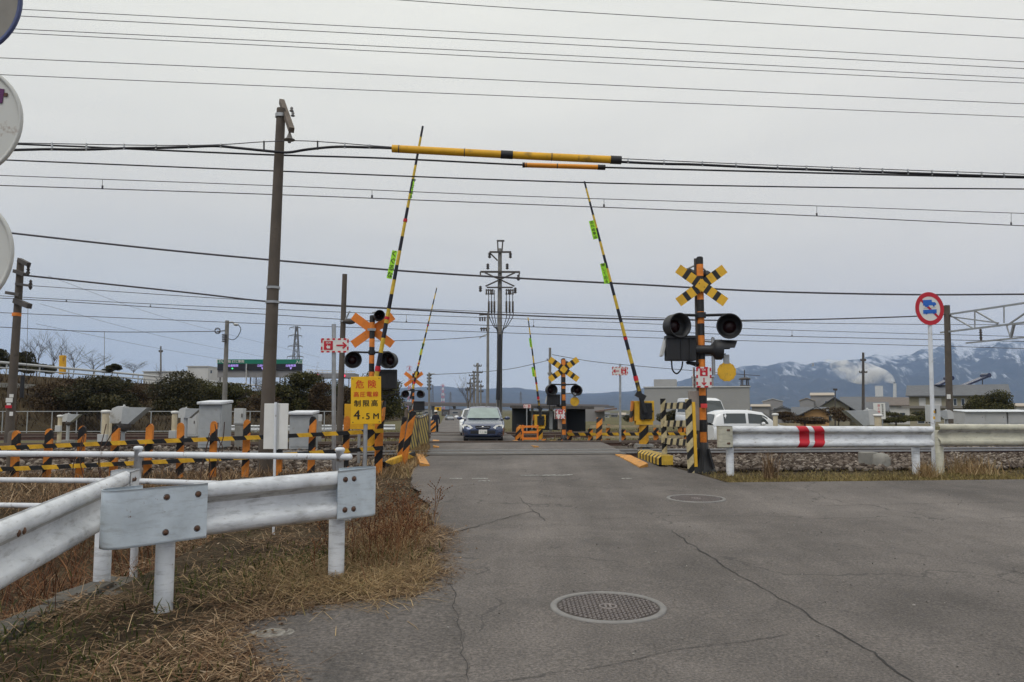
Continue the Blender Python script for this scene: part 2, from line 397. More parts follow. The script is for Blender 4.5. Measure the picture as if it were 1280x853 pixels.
# ------------------------------------------------------------------ ground sheet to the horizon
def sm(a, b, t):
    t = max(0, min(1, (t - a) / (b - a))); return t * t * (3 - 2 * t)
KX = -2.98
def ground_z(x, y):
    z = gz(x, y) - .04; q = SL(x, y)
    z -= .13 * (sm(13.6, 14.4, q) - sm(26.8, 27.6, q) + sm(36.4, 37.2, q) - sm(44, 44.8, q))
    if x < -2.6 and y < 10.5:
        z -= .38 * sm(-3.02, -3.25, x) * (1 - sm(-7.5, -9.5, x)) * (1 - sm(8.6, 10.2, SL(x, y)))
    return z
def axis(core, step, far):
    a = list(np.arange(0, core + 1e-6, step)); k = a[-1]; d = step
    while k < far: d *= 1.35; k += d; a.append(k)
    return a
xs = axis(16, .4, 12000); xs = sorted([-v for v in xs[1:]] + xs); ys = axis(60, .5, 12000); yb = axis(8, .5, 300); ys = sorted([-v for v in yb[1:]] + ys)
gv = [(x, y, ground_z(x, y)) for y in ys for x in xs]; nx = len(xs)
gf = [(j*nx+i, j*nx+i+1, (j+1)*nx+i+1, (j+1)*nx+i) for j in range(len(ys)-1) for i in range(nx-1)]
gm = []
g0 = MB(); g0.m(M_soil); g0.m(M_field); g0.v = gv; g0.f = gf; g0.sm = [True] * len(gf)
g0.mi = [1 if gv[f[0]][1] > 27 else 0 for f in gf]
g0.build('ground', kind='structure')
# ------------------------------------------------------------------ road
LT = [(-9,-.9),(3.2,-.95),(3.85,-1.12),(4.5,-1.5),(4.9,-1.66),(5.3,-1.3),(5.5,-.72),(6.1,-.64),(7.7,-.72),(9.6,-.98),(11.7,-1.45),(13.5,-1.62),(16,-1.65),(20,-2.0),(28,-2.95),(36,-3.6),(45,-4.45),(60,-5.8),(100,-9.2),(300,-25),(900,-70)]
RT = [(11.4,3.1),(12.6,2.9),(14,2.55),(16,2.3),(20,2.5),(25,2.6),(27,2.0),(29,1.0),(36,.15),(45,-.6),(60,-1.7),(100,-4.6),(300,-19.5),(900,-62)]
def sheet(name, rows, mt, kind='structure', dz=.004):
    mb = MB(mt); vs = []; n = len(rows[0])
    for r in rows: vs += [(x, y, gz(x, y) + dz) for x, y in r]
    mb.add(vs, [(j*n+i, j*n+i+1, (j+1)*n+i+1, (j+1)*n+i) for j in range(len(rows)-1) for i in range(n-1)], mt, True)
    return mb.build(name, kind=kind)
rows = []
fx = [0, .3, .8, 1.6, 2.6, 3.6, 5, 7, 10, 14, 20, 30, 60]
s = -9.0
while s < 11.401:
    l = lerp_tab(LT, s) + .10 * (noise.noise((s * 1.9, 3, 1))) + .05 * noise.noise((s * 6, 1, 4)); row = []
    for k in fx:
        x = l + k; row.append((x, s + .11 * x))
    rows.append(row); s += .2
sheet('road', rows, M_asph)
rows = []; sv = list(np.arange(11.4, 60, .4)) + list(np.arange(60, 900, 10))
for s in sv:
    l, r = lerp_tab(LT, s), lerp_tab(RT, s); e = .07 * noise.noise((s * 1.7, 8, 1)) if s > 11.5 else 0
    l += e
    rows.append([(l + (r - l) * k / 8, s + .11 * (l + (r - l) * k / 8)) for k in range(9)])
ro = sheet('crossing_road', rows, M_asph)
mb = MB(M_asph); vs = []
for r in rows[:120]:
    for x, y in (r[0], r[-1]): vs += [(x, y, gz(x, y) + .004), (x + (-.03 if x == r[0][0] else .03), y, gz(x, y) - .25)]
mb.add(vs, [(4*i+a, 4*i+a+1, 4*i+a+5, 4*i+a+4) for i in range(min(120, len(rows))-1) for a in (0, 2)], M_asph); mb.build('road_edge', kind='structure')
# repaired patches, sealed joints and cracks lying on the asphalt
M_crack = mat('crack_tar', rgb(.035,.033,.032), .9, var=.3, scale=20)
M_patch = mat('darker_asphalt_patch', rgb(.082,.073,.067), .9, var=.55, scale=75, dirt=rgb(.17,.155,.14), dirt_amt=.15, dirt_scale=90, bump=.6, bscale=110, bdist=.005)
def Gpix(px, py):
    d = 8.0
    lo, hi = 2.5, 60.0
    for _ in range(50):
        d = (lo + hi) / 2; p = P(px, py, d)
        if p.z > gz(p.x, p.y): lo = d
        else: hi = d
    p = P(px, py, d); return Vector((p.x, p.y, gz(p.x, p.y)))
def strip_on_road(name, pix, w, mt, dz=.008, jag=.03, per=10):
    pts = catmull([Gpix(*p) for p in pix], per); vs = []
    for i, p in enumerate(pts):
        t = (pts[min(i+1, len(pts)-1)] - pts[max(i-1, 0)]); t.z = 0; t.normalize(); nrm = Vector((-t.y, t.x, 0))
        j = jag * noise.noise(p * 5) + jag * .5 * noise.noise(p * 17); ww = w * .5 * (.35 + abs(noise.noise(p * 3.1 + Vector((5, 0, 0)))) * 1.4)
        for sg in (-1, 1):
            q = p + nrm * (j + sg * ww / 2); vs.append((q.x, q.y, gz(q.x, q.y) + dz))
    mb = MB(mt); mb.add(vs, [(2*i, 2*i+1, 2*i+3, 2*i+2) for i in range(len(pts)-1)], mt); return mb.build(name, kind='structure')
for pix, w in ([(1150,860),(1075,808),(1010,770),(960,740),(918,716),(885,695),(850,672),(838,664)], .028), ([(918,716),(945,712)], .02), ([(500,672),(560,667),(610,655),(648,644),(665,640)], .03), \
               ([(648,622),(668,640),(682,652)], .022), ([(585,852),(575,790),(566,740),(560,700)], .011), ([(1030,633),(1120,631),(1282,628)], .022), ([(690,652),(740,650),(790,648)], .015), ([(640,852),(760,833),(860,812),(990,795)], .012), ([(560,610),(640,603),(780,600)], .03), ([(1290,720),(1200,702),(1110,690),(1040,680)], .012):
    strip_on_road('road_crack', pix, w, M_crack)
mb = MB(M_patch); vs = []; m_ = 0       # coarse darker resurfacing strip along the verge
for k in range(33):
    py = 690 + k * 6; q = Gpix(lerp_tab([(690,552),(720,562),(760,572),(800,578),(860,586)], py), py); s = SL(q.x, q.y); l = lerp_tab(LT, s) + .02
    for i in range(9): x = l + (q.x + .05 * noise.noise((s*4, 0, 3)) - l) * i / 8; y = s + .11 * x; vs.append((x, y, gz(x, y) + .0065))
M_patch2 = asphalt('coarse_dark_asphalt', .90, 40)
mb = MB(M_patch2)
mb.add(vs, [(9*k+i, 9*k+i+1, 9*k+i+10, 9*k+i+9) for k in range(32) for i in range(8)], M_patch2); mb.build('road_patch', kind='structure')
M_mark = mat('worn_white_marking', rgb(.44,.44,.42), .85, var=.3, scale=30, dirt=rgb(.13,.12,.11), dirt_amt=.75, dirt_scale=18)
for a, b, y, w in ((590,610,599,.10),(650,712,595,.10),(562,578,599,.09),(598,612,602,.08),(686,716,594.5,.07),(777,790,599,.1)):
    p, q = Gpix(a, y), Gpix(b, y); mb = MB(M_mark)
    n = 8; vs = []
    for k in range(n + 1):
        c = p.lerp(q, k / n); h = w * (.35 + .65 * abs(noise.noise((k * .9, a * .1, 2))))
        vs += [(c.x, c.y - h, gz(c.x, c.y - h) + .009), (c.x, c.y + h, gz(c.x, c.y + h) + .009)]
    mb.add(vs, [(2*k, 2*k+2, 2*k+3, 2*k+1) for k in range(n)], M_mark); mb.build('road_marking', kind='structure')
# little pale concrete survey block sunk in the asphalt
c = Gpix(341, 791); M_pc = mat('worn_pale_concrete', rgb(.24,.225,.20), .95, var=.3, scale=22, dirt=rgb(.10,.09,.08), dirt_amt=.35, dirt_scale=16, bump=.6); mb = MB(M_pc); mb.lathe([(0,.010),(.03,.012),(.034,.008),(.07,.009),(.074,.006),(.115,.008),(.132,.005),(.14,-.02)], 22, M_pc)
mb.v = [tuple(Vector(c) + Vector((x*(1 + .22*noise.noise((x*9, y*9, 1))), y*.8*(1 + .22*noise.noise((x*9, y*9, 7))), z + .002*noise.noise((x*40, y*40, 3))))) for x, y, z in mb.v]
tag(mb.build('survey_block', loc=c), 'small pale concrete block sunk in the asphalt beside the straw', 'marker block')
# manholes
def manhole(c, r, label, full):
    o = thing('manhole_cover', label, 'manhole', c, 'round iron manhole covers in the road')
    sl = math.atan(.025); M = Matrix.Translation(Vector(c) + Vector((0,0,.004))) @ Matrix.Rotation(sl, 4, 'X')
    mr = mat('manhole_ring', rgb(.22,.21,.20), .6, .3, var=.15, scale=14, dirt=rgb(.14,.13,.12), dirt_amt=.1); ml = mat('manhole_lid', rgb(.075,.062,.056), .65, .4, var=.25, scale=20)
    ms = mat('manhole_worn_studs', rgb(.24,.21,.2), .5, .5, var=.2, scale=30)
    mb = MB(mr); mb.lathe([(r*.885,.002),(r*.89,.010),(r*.985,.010),(r,.004),(r*1.0,-.02)], 56, mr, M); mb.build('ring', o)
    mb = MB(ml); mb.lathe([(0,.003),(r*.86,.003),(r*.875,-.004)], 48, ml, M)
    st = r * (.074 if full else .085); k = int(r / st)
    for i in range(-k, k + 1):
        for j in range(-k, k + 1):
            x, y = i * st, j * st
            if r * .17 < math.hypot(x, y) < r * .83:
                a = R(45 if (i + j) % 2 else -45)
                mb.box((0,0,0), (st*.95, st*.34, .007), ms, None) if False else mb.merge(MB(ms).box((0,0,.005), (st*.9, st*.30, .007), ms).xf(M @ Matrix.Translation((x, y, 0)) @ Matrix.Rotation(a, 4, 'Z')))
    mb.lathe([(r*.13,.003),(r*.13,.01),(r*.16,.01),(r*.16,.003)], 24, ms, M)
    for sg in (-1, 1): mb.merge(MB(ms).box((sg*r*.04,0,.006), (r*.035, r*.15, .007), ms).xf(M))
    mb.build('lid', o)
manhole(Gpix(760, 760), .365, 'large round iron manhole cover with pale ring in the near foreground road', True)
manhole(Gpix(870, 624), .365, 'smaller looking round manhole cover farther up the road near the crossing', False)
# ------------------------------------------------------------------ ballast beds and rails
def bed(name, s0, s1, x0, x1, dz):
    mb = MB(M_ballbed); n = 60; rows = []; prof = [(s0-.5,-.17),(s0, dz),(s1, dz),(s1+.5,-.17)]
    vs = []
    for k in range(n + 1):
        x = x0 + (x1 - x0) * k / n
        for s, h in prof: vs.append((x, s + .11 * x, smooth_prof(s) + h + .02 * noise.noise((x * 1.3, s, 0))))
    m = len(prof); mb.add(vs, [(j*m+i, (j+1)*m+i, (j+1)*m+i+1, j*m+i+1) for j in range(n) for i in range(m-1)], M_ballbed, True)
    return mb.build(name, kind='structure')
for s0, s1 in ((14.1, 19.6), (22.6, 27.0), (36.9, 44.2)):
    l, r = lerp_tab(LT, s0), lerp_tab(RT, s0)
    bed('track_bed', s0, s1, -90, l - .05, -.10); bed('track_bed', s0, s1, r + .05, 90, -.10)
M_railold = mat('rusty_rail_head', rgb(.14,.105,.085), .65, .2, var=.2)
def railtrack(s0, zt, label):
    top_m = M_railtop if s0 < 20 else M_railold
    o = thing('railway_track', label, 'railway track', (0, s0 + .53, zt), None)
    for ds in (0, 1.067):
        mb = MB(M_redbrown); a = Vector((-95, s0 + ds - .11*95, zt)); b = Vector((95, s0 + ds + .11*95, zt))
        mb.bar(a - Vector((0,0,.018)), b - Vector((0,0,.018)), .065, .034, top_m); mb.bar(a - Vector((0,0,.085)), b - Vector((0,0,.085)), .018, .10, M_redbrown); mb.bar(a - Vector((0,0,.142)), b - Vector((0,0,.142)), .125, .016, M_redbrown)
        mb.build('rail', o)
    l, r = lerp_tab(LT, s0) - .2, lerp_tab(RT, s0) + .3
    for i in range(28):
        for sg in (0, 1):
            x = (l - .4 - i * .62) if sg == 0 else (r + .4 + i * .62)
            if abs(x) > 17: continue
            mb = MB(M_conc); y = s0 + .53 + .11 * x; mb.box((x, y, zt - .215), (.22, 1.95, .13), M_conc, Matrix.Rotation(.11, 3, 'Z')); mb.build('sleeper', o)
railtrack(16.75, .465, 'nearest railway track whose rails cross the asphalt just past the warning post')
railtrack(23.9, .385, 'second railway track crossing the road in front of the blue car')
railtrack(38.4, .15, 'third railway track behind the hooded grey detectors')
railtrack(42.4, .15, 'farthest railway track beside the wire mesh fence')
# flangeway strips in the road
M_flange = mat('flangeway', rgb(.03,.028,.027), .9, var=.2)
M_panel = mat('crossing_panel_concrete', rgb(.125,.114,.103), .85, var=.2, scale=8, dirt=rgb(.1,.09,.08), dirt_amt=.25)
for s0 in (16.75, 23.9, 38.4, 42.4):
    l, r = lerp_tab(LT, s0), lerp_tab(RT, s0)
    for k, (a, b, mt, dz) in enumerate(((-.55,-.10,M_panel,.016),(.10,.97,M_panel,.016),(1.17,1.62,M_panel,.016),(-.10,-.035,M_flange,.01),(.035,.10,M_flange,.01),(.97,1.03,M_flange,.01),(1.105,1.17,M_flange,.01))):
        rr = []
        for s in (s0 + a, s0 + b): rr.append([(l + (r-l)*i/10, s + .11*(l + (r-l)*i/10)) for i in range(11)])
        sheet('crossing_panel' if mt == M_panel else 'flangeway', rr, mt, dz=dz)
# ballast stones
def ico():
    bm = bmesh.new(); bmesh.ops.create_icosphere(bm, subdivisions=1, radius=1); v = np.array([tuple(q.co) for q in bm.verts]); f = np.array([[q.index for q in t.verts] for t in bm.faces]); bm.free(); return v, f
IV, IF = ico()
def stones(name, n, fn, size, mt=None):
    c = np.array([fn() for _ in range(n)]); s = size * RNG.uniform(.55, 1.35, n)
    V = IV[None] * (s[:, None, None] * RNG.uniform(.6, 1.25, (n, 1, 3))) * RNG.uniform(.78, 1.2, (n, len(IV), 1))
    a = RNG.uniform(0, 2*PI, n); ca, sa = np.cos(a)[:, None], np.sin(a)[:, None]
    V = np.stack([V[..., 0]*ca - V[..., 1]*sa, V[..., 0]*sa + V[..., 1]*ca, V[..., 2]*.8], -1) + c[:, None]
    Fc = IF[None] + (np.arange(n) * len(IV))[:, None, None]
    return raw(name, V.reshape(-1, 3), Fc.reshape(-1, 3), mt or M_stone, 'stuff')
def st_right():
    s = random.uniform(12.95, 16.7) if random.random() < .8 else random.uniform(16.8, 19.8); x = random.uniform(lerp_tab(RT, s) + .45, 15.5); return (x, s + .11*x, smooth_prof(s) - .02 - .07 * sm(13.5, 14.5, s) + .03*random.random())
def st_left():
    s = random.uniform(13.6, 19.8); x = random.uniform(-13.5, lerp_tab(LT, s) - .4); return (x, s + .11*x, smooth_prof(s) - .09 + .03*random.random())
stones('ballast', 15000, st_right, .052); stones('ballast', 8000, st_left, .052)
def st_mid():
    s = random.uniform(20, 27.4); x = random.uniform(3.2, 17) if random.random() < .5 else random.uniform(-19, -3.2); return (x, s + .11*x, smooth_prof(s) - .09 + .03*random.random())
stones('ballast', 5000, st_mid, .05)
# ================================================================== guardrails
WP = [(0,.0),(.045,.012),(.075,.03),(.105,.058),(.15,.062),(.185,.045),(.21,.02),(.245,.018),(.27,.045)]
W2 = [(-.175,.008),(-.171,.026),(-.152,.058),(-.130,.067),(-.100,.068),(-.082,.060),(-.048,.008),(-.036,.0),(.036,.0),(.048,.008),(.082,.060),(.100,.068),(.130,.067),(.152,.058),(.171,.026),(.175,.008)]
def beam(name, parent, a, b, H, face, mt, prof=W2, th=.005, seg=24, bend=None):
    """corrugated beam: profile (z, bulge) swept from a to b, bulging along face"""
    a, b = Vector(a), Vector(b); fc = Vector(face).normalized(); mb = MB(mt); n = len(prof); k = H / .35; vs = []
    for i in range(seg + 1):
        c = a.lerp(b, i / seg)
        for z, o in prof: vs.append(c + fc * (o + .0015 * noise.noise((i * .6, z * 8, a.x))) + Vector((0, 0, z * k)))
    m = len(vs); vs += [v - fc * th for v in vs]
    fs = [(i*n+j, i*n+j+1, (i+1)*n+j+1, (i+1)*n+j) for i in range(seg) for j in range(n-1)]
    fs += [tuple(q + m for q in reversed(f)) for f in fs]
    for j in (0, n - 1): fs += [(i*n+j, (i+1)*n+j, (i+1)*n+j+m, i*n+j+m) for i in range(seg)]
    mb.add(vs, fs, mt, True)
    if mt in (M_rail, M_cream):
        ig, ie = mb.m(M_grime_shade), mb.m(M_edge)
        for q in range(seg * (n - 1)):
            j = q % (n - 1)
            if j in (8, 9) : mb.mi[q] = ig  # slope under the upper ridge: grime, with the ridge's shadow painted into the colour
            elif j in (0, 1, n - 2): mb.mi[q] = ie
    return mb.build(name, parent)
def end_plate(name, parent, a, d, face, H, mt, L, rad, flip=1, bolts=True):
    """flat terminal plate from a along d, then curled back away from face"""
    a, d, fc = Vector(a), Vector(d).normalized(), Vector(face).normalized()
    path = [a + d * (L * i / 5) + fc * .07 for i in range(6)]
    c = path[-1] - fc * rad
    for i in range(1, 13):
        q = PI * 1.08 * i / 12; path.append(c + fc * (rad * math.cos(q)) + d * (rad * math.sin(q)))
    path.append(path[-1] - d * .12)
    mb = MB(mt); h = H / 2; zs = [-h, -h * .9, 0, h * .9, h]; vs = []; n = len(zs)
    for i, p in enumerate(path):
        for z in zs: vs.append(p + Vector((0, 0, z + .004 * noise.noise((i * .3, z, 2)))))
    m = len(vs); ctr = []
    for i in range(len(path)):
        t = (path[min(i+1, len(path)-1)] - path[max(i-1, 0)]).normalized(); nn = Vector((t.y, -t.x, 0)); nn = nn if nn.dot(fc) * (1 if i < 8 else -1) > 0 or True else -nn
        ctr.append(nn)
    for i in range(len(path)):
        nn = ctr[i]
        if ctr[0].dot(fc) < 0: nn = -nn
        for j in range(n): vs.append(vs[i*n+j] - nn * .006)
    fs = [(i*n+j, i*n+j+1, (i+1)*n+j+1, (i+1)*n+j) for i in range(len(path)-1) for j in range(n-1)]
    fs += [tuple(q + m for q in reversed(f)) for f in fs]
    for j in (0, n - 1): fs += [(i*n+j, (i+1)*n+j, (i+1)*n+j+m, i*n+j+m) for i in range(len(path)-1)]
    mb.add(vs, fs, mt, True); o = mb.build(name, parent)
    if bolts:
        for fx in (.06, L * .52):
            for z in (-h * .62, h * .62):
                q = a + d * fx + fc * .07 + Vector((0, 0, z)); m2 = MB(M_rust); rot = fc.to_track_quat('Z', 'Y').to_matrix().to_4x4()
                m2.lathe([(0,.011),(.008,.010),(.013,.006),(.0145,0),(.021,0),(.021,-.002)], 12, M_rust, Matrix.Translation(q) @ rot); m2.build('bolt', o)
    return o
def post(parent, x, y, top, r=.057, mt=None, base=None):
    z = (ground_z(x, y) if base is None else base) - .05; mb = MB(mt or M_rail); mb.lathe([(r, z),(r, top-.012),(r*.8, top),(0, top+.004)], 20, mt or M_rail, Matrix.Translation((x, y, 0)))
    return mb.build('post', parent)
# --- near guardrail facing the camera
A0 = P(122, 651, 4.9); B0 = P(468, 613, 6.1)
ax = (B0 - A0); ax.z = 0; ax.normalize(); fc = Vector((ax.y, -ax.x, 0)); fc = fc if fc.y < 0 else -fc
def along(px):   # point on the beam line under a pixel column
    t = (px - 122) / (468 - 122); t = t * 4.9 / (4.9 * t + 6.1 * (1 - t)); return A0.lerp(B0, t)
gA = thing('guardrail', 'short white guardrail with blue grey curled end plates across the straw verge', 'guardrail', (along(300).x, along(300).y, ground_z(along(300).x, along(300).y)))
pa, pb = along(250), along(416); zz = Vector((0, 0, 0))
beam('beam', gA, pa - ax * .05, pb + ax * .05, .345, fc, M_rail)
end_plate('end_plate', gA, pa - ax * -.02 + fc * .004, (A0 - B0).normalized(), fc, .35, M_plate, (pa - A0).length - .12, .115)
end_plate('end_plate', gA, pb + fc * .004, (B0 - A0).normalized(), fc, .35, M_plate, (B0 - pb).length - .09, .10)
for px in (212, 427):
    q = along(px) - fc * .065; t = along(px).z; post(gA, q.x, q.y, t + .12, .058, base=ground_z(q.x, q.y))
    mb = MB(M_plate); mb.box((q.x + fc.x*.06, q.y + fc.y*.06, t), (.09, .07, .2), M_plate, Matrix.Rotation(math.atan2(ax.y, ax.x), 3, 'Z')); mb.build('bracket', gA)
# --- guardrail running away on the left
C0 = P(0, 692, 4.1); C1 = P(160, 614, 6.2); cx = (C1 - C0); czs = cx.z / Vector((cx.x, cx.y)).length; cx.z = 0; cx.normalize(); cf = Vector((cx.y, -cx.x, 0))
def onC(t): return C0.lerp(C1, t)
gC = thing('guardrail', 'long white guardrail running from the left edge towards the tracks', 'guardrail', (onC(.3).x, onC(.3).y, ground_z(onC(.3).x + .1, onC(.3).y)))
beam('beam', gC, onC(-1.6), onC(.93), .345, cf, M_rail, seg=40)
end_plate('end_plate', gC, onC(.9) + cf * .004, cx, cf, .345, M_rail, .22, .085)
for t in (.86, -.1, -1.05):
    q = onC(t) - cf * .02; q2 = q - cf * .05; post(gC, q2.x, q2.y, q.z + .13, .058, base=gz(q2.x, q2.y) - .05)
for q in (onC(.02), onC(.05), onC(-.5)):
    m2 = MB(M_rust); m2.lathe([(0,.011),(.013,.006),(.02,0),(.02,-.002)], 12, M_rust, Matrix.Translation(q + cf * .066 + Vector((0,0,.09))) @ cf.to_track_quat('Z','Y').to_matrix().to_4x4()); m2.build('bolt', gC)
# concrete footing slabs and gutter edge
mb = MB(M_dconc); q = onC(.86); mb.box((q.x, q.y, gz(q.x, q.y) - .125), (.46, .6, .16), M_dconc, Matrix.Rotation(-.16, 3, 'Z'), .02)
tag(mb.build('footing_slab', loc=(q.x, q.y, gz(q.x, q.y) - .16)), 'flat concrete footing slab under the far post of the left guardrail', 'concrete slab')
mb = MB(M_dconc)
for i in range(9):
    y = .6 + i * .62; x = -2.93 + .012 * noise.noise((i * 2.2, 0, 0)); mb.box((x, y, gz(x, y) - .135), (.17, .605, .27), M_dconc, Matrix.Rotation(.006 * (i % 3 - 1), 3, 'Z'), .012)
tag(mb.build('kerb', kind='structure'))
# ================================================================== white pipe fence
pf = thing('pipe_fence', 'low white tubular pipe fence behind the guardrails with three rails', 'fence', tuple(G(173, 7.25)))
def pfp(px, py):
    d = 7.6 + (6.7 - 7.6) * px / 437.0; return P(px, py, d)
for r_, r in (([(-260,565.5),(173,568.5),(437,571.5)], .027), ([(-260,598),(173,601.5),(437,610)], .024), ([(-260,628),(60,632.5),(437,648)], .024)):
    mb = MB(M_white); e = pfp(*r_[-1]); mb.tube([pfp(*p) for p in r_], r, 12, M_white); mb.ball(e, (r*.9, r*1.02, r*1.02), M_white, 12, 8); mb.build('rail', pf)
for px, py in ((-150, 560), (173, 561), (425, 563)):
    t = pfp(px, py); z = ground_z(t.x, t.y) - .05; mb = MB(M_white); mb.lathe([(.033, z),(.033, t.z-.01),(.041, t.z-.01),(.041, t.z+.012),(.03, t.z+.022),(0, t.z+.025)], 18, M_white, Matrix.Translation((t.x, t.y, 0))); o = mb.build('post', pf)
# ================================================================== three round signs on a post at the left edge
c = P(-46, 152, 4.0); sg = thing('road_sign', 'stack of three round traffic signs seen from behind on one post at left edge', 'road sign', (c.x, c.y + .06, gz(c.x, c.y)))
mb = MB(M_steel); mb.cyl((c.x, c.y + .06, gz(c.x, c.y) - .1), (c.x, c.y + .06, 3.8), .038, n=16, mt=M_steel); mb.build('pole', sg)
M_back = mat('weathered_sign_back', rgb(.24,.225,.2), .6, .2, var=.15, scale=8, dirt=rgb(.12,.1,.08), dirt_amt=.2)
M_rimb = mat('blue_purple_sign_rim', rgb(.07,.09,.20), .5, var=.2); M_faded = mat('faded_white_sign', rgb(.56,.56,.53), .5, var=.08, scale=3, dirt=rgb(.2,.1,.05), dirt_amt=.03, dirt_scale=6)
for py, px, face, rim, rz in ((2, -47, M_back, M_rimb, .06), (152, -45, M_faded, M_faded, .0), (318, -55, M_faded, M_faded, -.05)):
    q = P(px, py, 4.0); Mx = Matrix.Rotation(rz, 4, 'Z'); mb = MB(face); mb.disc(q, .292, Mx, face, 48, .004)
    rg = [(.284,-.004),(.302,-.006),(.302,.012),(.284,.010)]
    mb.lathe(rg + [rg[0]], 48, rim, Matrix.Translation(q) @ Mx @ Matrix.Rotation(PI/2, 4, 'X'))
    if py == 152:
        M_pur = mat('faded_purple_stroke', rgb(.10,.02,.10), .6); mb.box((q.x + .172, q.y - .004, q.z + .135), (.05, .003, .075), M_pur, Matrix.Rotation(.1, 3, 'Y')); mb.box((q.x + .21, q.y - .004, q.z + .14), (.018, .003, .018), M_rust)
    mb.build('sign_plate', sg)
# ================================================================== danger height sign
def sosface(mb, w, h, M, arrow):
    """white panel, dashed red border, red square with SOS and a hand, arrow; lies in xz facing -y of M"""
    def bx(x, z, a, b, mt, t=.003, rot=None): mb.merge(MB(mt).box((0,0,0), (a, .004, b), mt, rot).xf(M @ Matrix.Translation((x, -t, z))))
    mb.merge(MB(M_signw).box((0,.004,0), (w, .008, h), M_signw).xf(M))
    nx, nz = max(2, int(w / .09)), max(2, int(h / .09))
    for i in range(nx):
        for s in (-1, 1): bx(-w/2 + (i + .3) * w / nx, s * (h/2 - .014), w / nx * .5, .026, M_red, .0025)
    for i in range(nz):
        for s in (-1, 1): bx(s * (w/2 - .014), -h/2 + (i + .6) * h / nz, .026, h / nz * .45, M_red, .0028)
    def arrowat(x, z, L, ang):
        Ra = Matrix.Rotation(ang, 4, 'Y'); k = L * .16
        sub = MB(M_red); sub.box((0,0,0), (L, .004, k), M_red)
        for s in (-1, 1): sub.merge(MB(M_red).box((-L*.2, -.001*s, 0), (L*.52, .004, k), M_red).xf(Matrix.Translation((L*.5, 0, 0)) @ Matrix.Rotation(s * .75, 4, 'Y')))
        mb.merge(sub.xf(M @ Matrix.Translation((x, -.004, z)) @ Ra))
    q = min(w, h) * .62
    if arrow in ('R', 'L'):
        sx = -w * .23 if arrow == 'R' else w * .23; arrowat(-sx, 0, w * .34, 0 if arrow == 'R' else PI); sz = 0
    else:
        sx, sz = 0, h * .24; q = w * .5; arrowat(0, -h * .2, h * .34, PI / 2)
    bx(sx, sz, q, q, M_red, .003)
    mb.text('SOS', q * .30, M @ Matrix.Translation((sx, -.005, sz + q * .30)), M_signw)
    bx(sx + q*.03, sz - q*.22, q*.34, q*.26, M_signw, .006)
    for i in range(4): bx(sx - q*.10 + i * q*.085, sz - q*.05 - (0 if i == 0 else q*.04), q*.06, q*(.26 if i == 0 else .12), M_signw, .0065)
    bx(sx - q*.17, sz - q*.18, q*.07, q*.16, M_signw, .0068, Matrix.Rotation(-.5, 3, 'Y'))
def flatsign(px, py, d, yaw=0): return Matrix.Translation(P(px, py, d)) @ Matrix.Rotation(yaw, 4, 'Z')
d = 12.3; b = G(455, d); w, h = 37.5 * .0123, 59 * .0123
hs = thing('height_limit_sign', 'yellow warning sign reading 危険 高圧電線 制限高 4.5M on a grey post', 'warning sign', tuple(b))
t = P(456, 474, d); mb = MB(M_steel); mb.cyl((b.x, d + .04, b.z - .1), (b.x + .01, d + .04, t.z), .032, n=14, mt=M_steel); mb.build('pole', hs)
M0 = flatsign(457.5, 500.5, d, .03) @ Matrix.Rotation(R(-1.2), 4, 'Y'); mb = MB(M_signy); mb.merge(MB(M_signy).box((0,.006,0), (w, .012, h), M_signy, None, .004).xf(M0))
for x in (-1, 1):
    for z in (-1, 1): mb.merge(MB(M_rust).box((0,0,0), (.014, .006, .014), M_rust).xf(M0 @ Matrix.Translation((x * (w/2 - .03), -.003, z * (h/2 - .03)))))
def line(s, z, size, mt, gap): 
    n = len(s)
    for i, ch in enumerate(s): mb.text(ch, size, M0 @ Matrix.Translation(((i - (n-1)/2) * gap, -.001, z)), mt)
line('危険', h*.325, .135, M_signr, .185); line('高圧電線', h*.118, .088, M_signr, .098); line('制限高', -h*.075, .108, M_ink, .130)
mb.text('4', .20, M0 @ Matrix.Translation((-w*.30, -.001, -h*.315)), M_ink); mb.text('.', .16, M0 @ Matrix.Translation((-w*.10, -.001, -h*.315)), M_ink)
mb.text('5', .135, M0 @ Matrix.Translation((w*.06, -.001, -h*.345)), M_ink); mb.text('M', .125, M0 @ Matrix.Translation((w*.33, -.001, -h*.345)), M_ink)
mb.build('sign_plate', hs)
# yellow sign board seen behind it
d = 14.6; b = G(448, d); o = thing('sign_board', 'yellow board half hidden behind the 4.5M height warning sign', 'sign board', tuple(b))
mb = MB(M_sleeve); mb.box(P(450, 521, d), (.56, .012, .46), M_sleeve, Matrix.Rotation(.1, 3, 'Z'), .004); mb.build('panel', o); mb = MB(M_steel); mb.cyl((b.x, d + .03, b.z - .1), (b.x, d + .03, P(0, 508, d).z), .028, n=10, mt=M_steel); mb.build('pole', o)
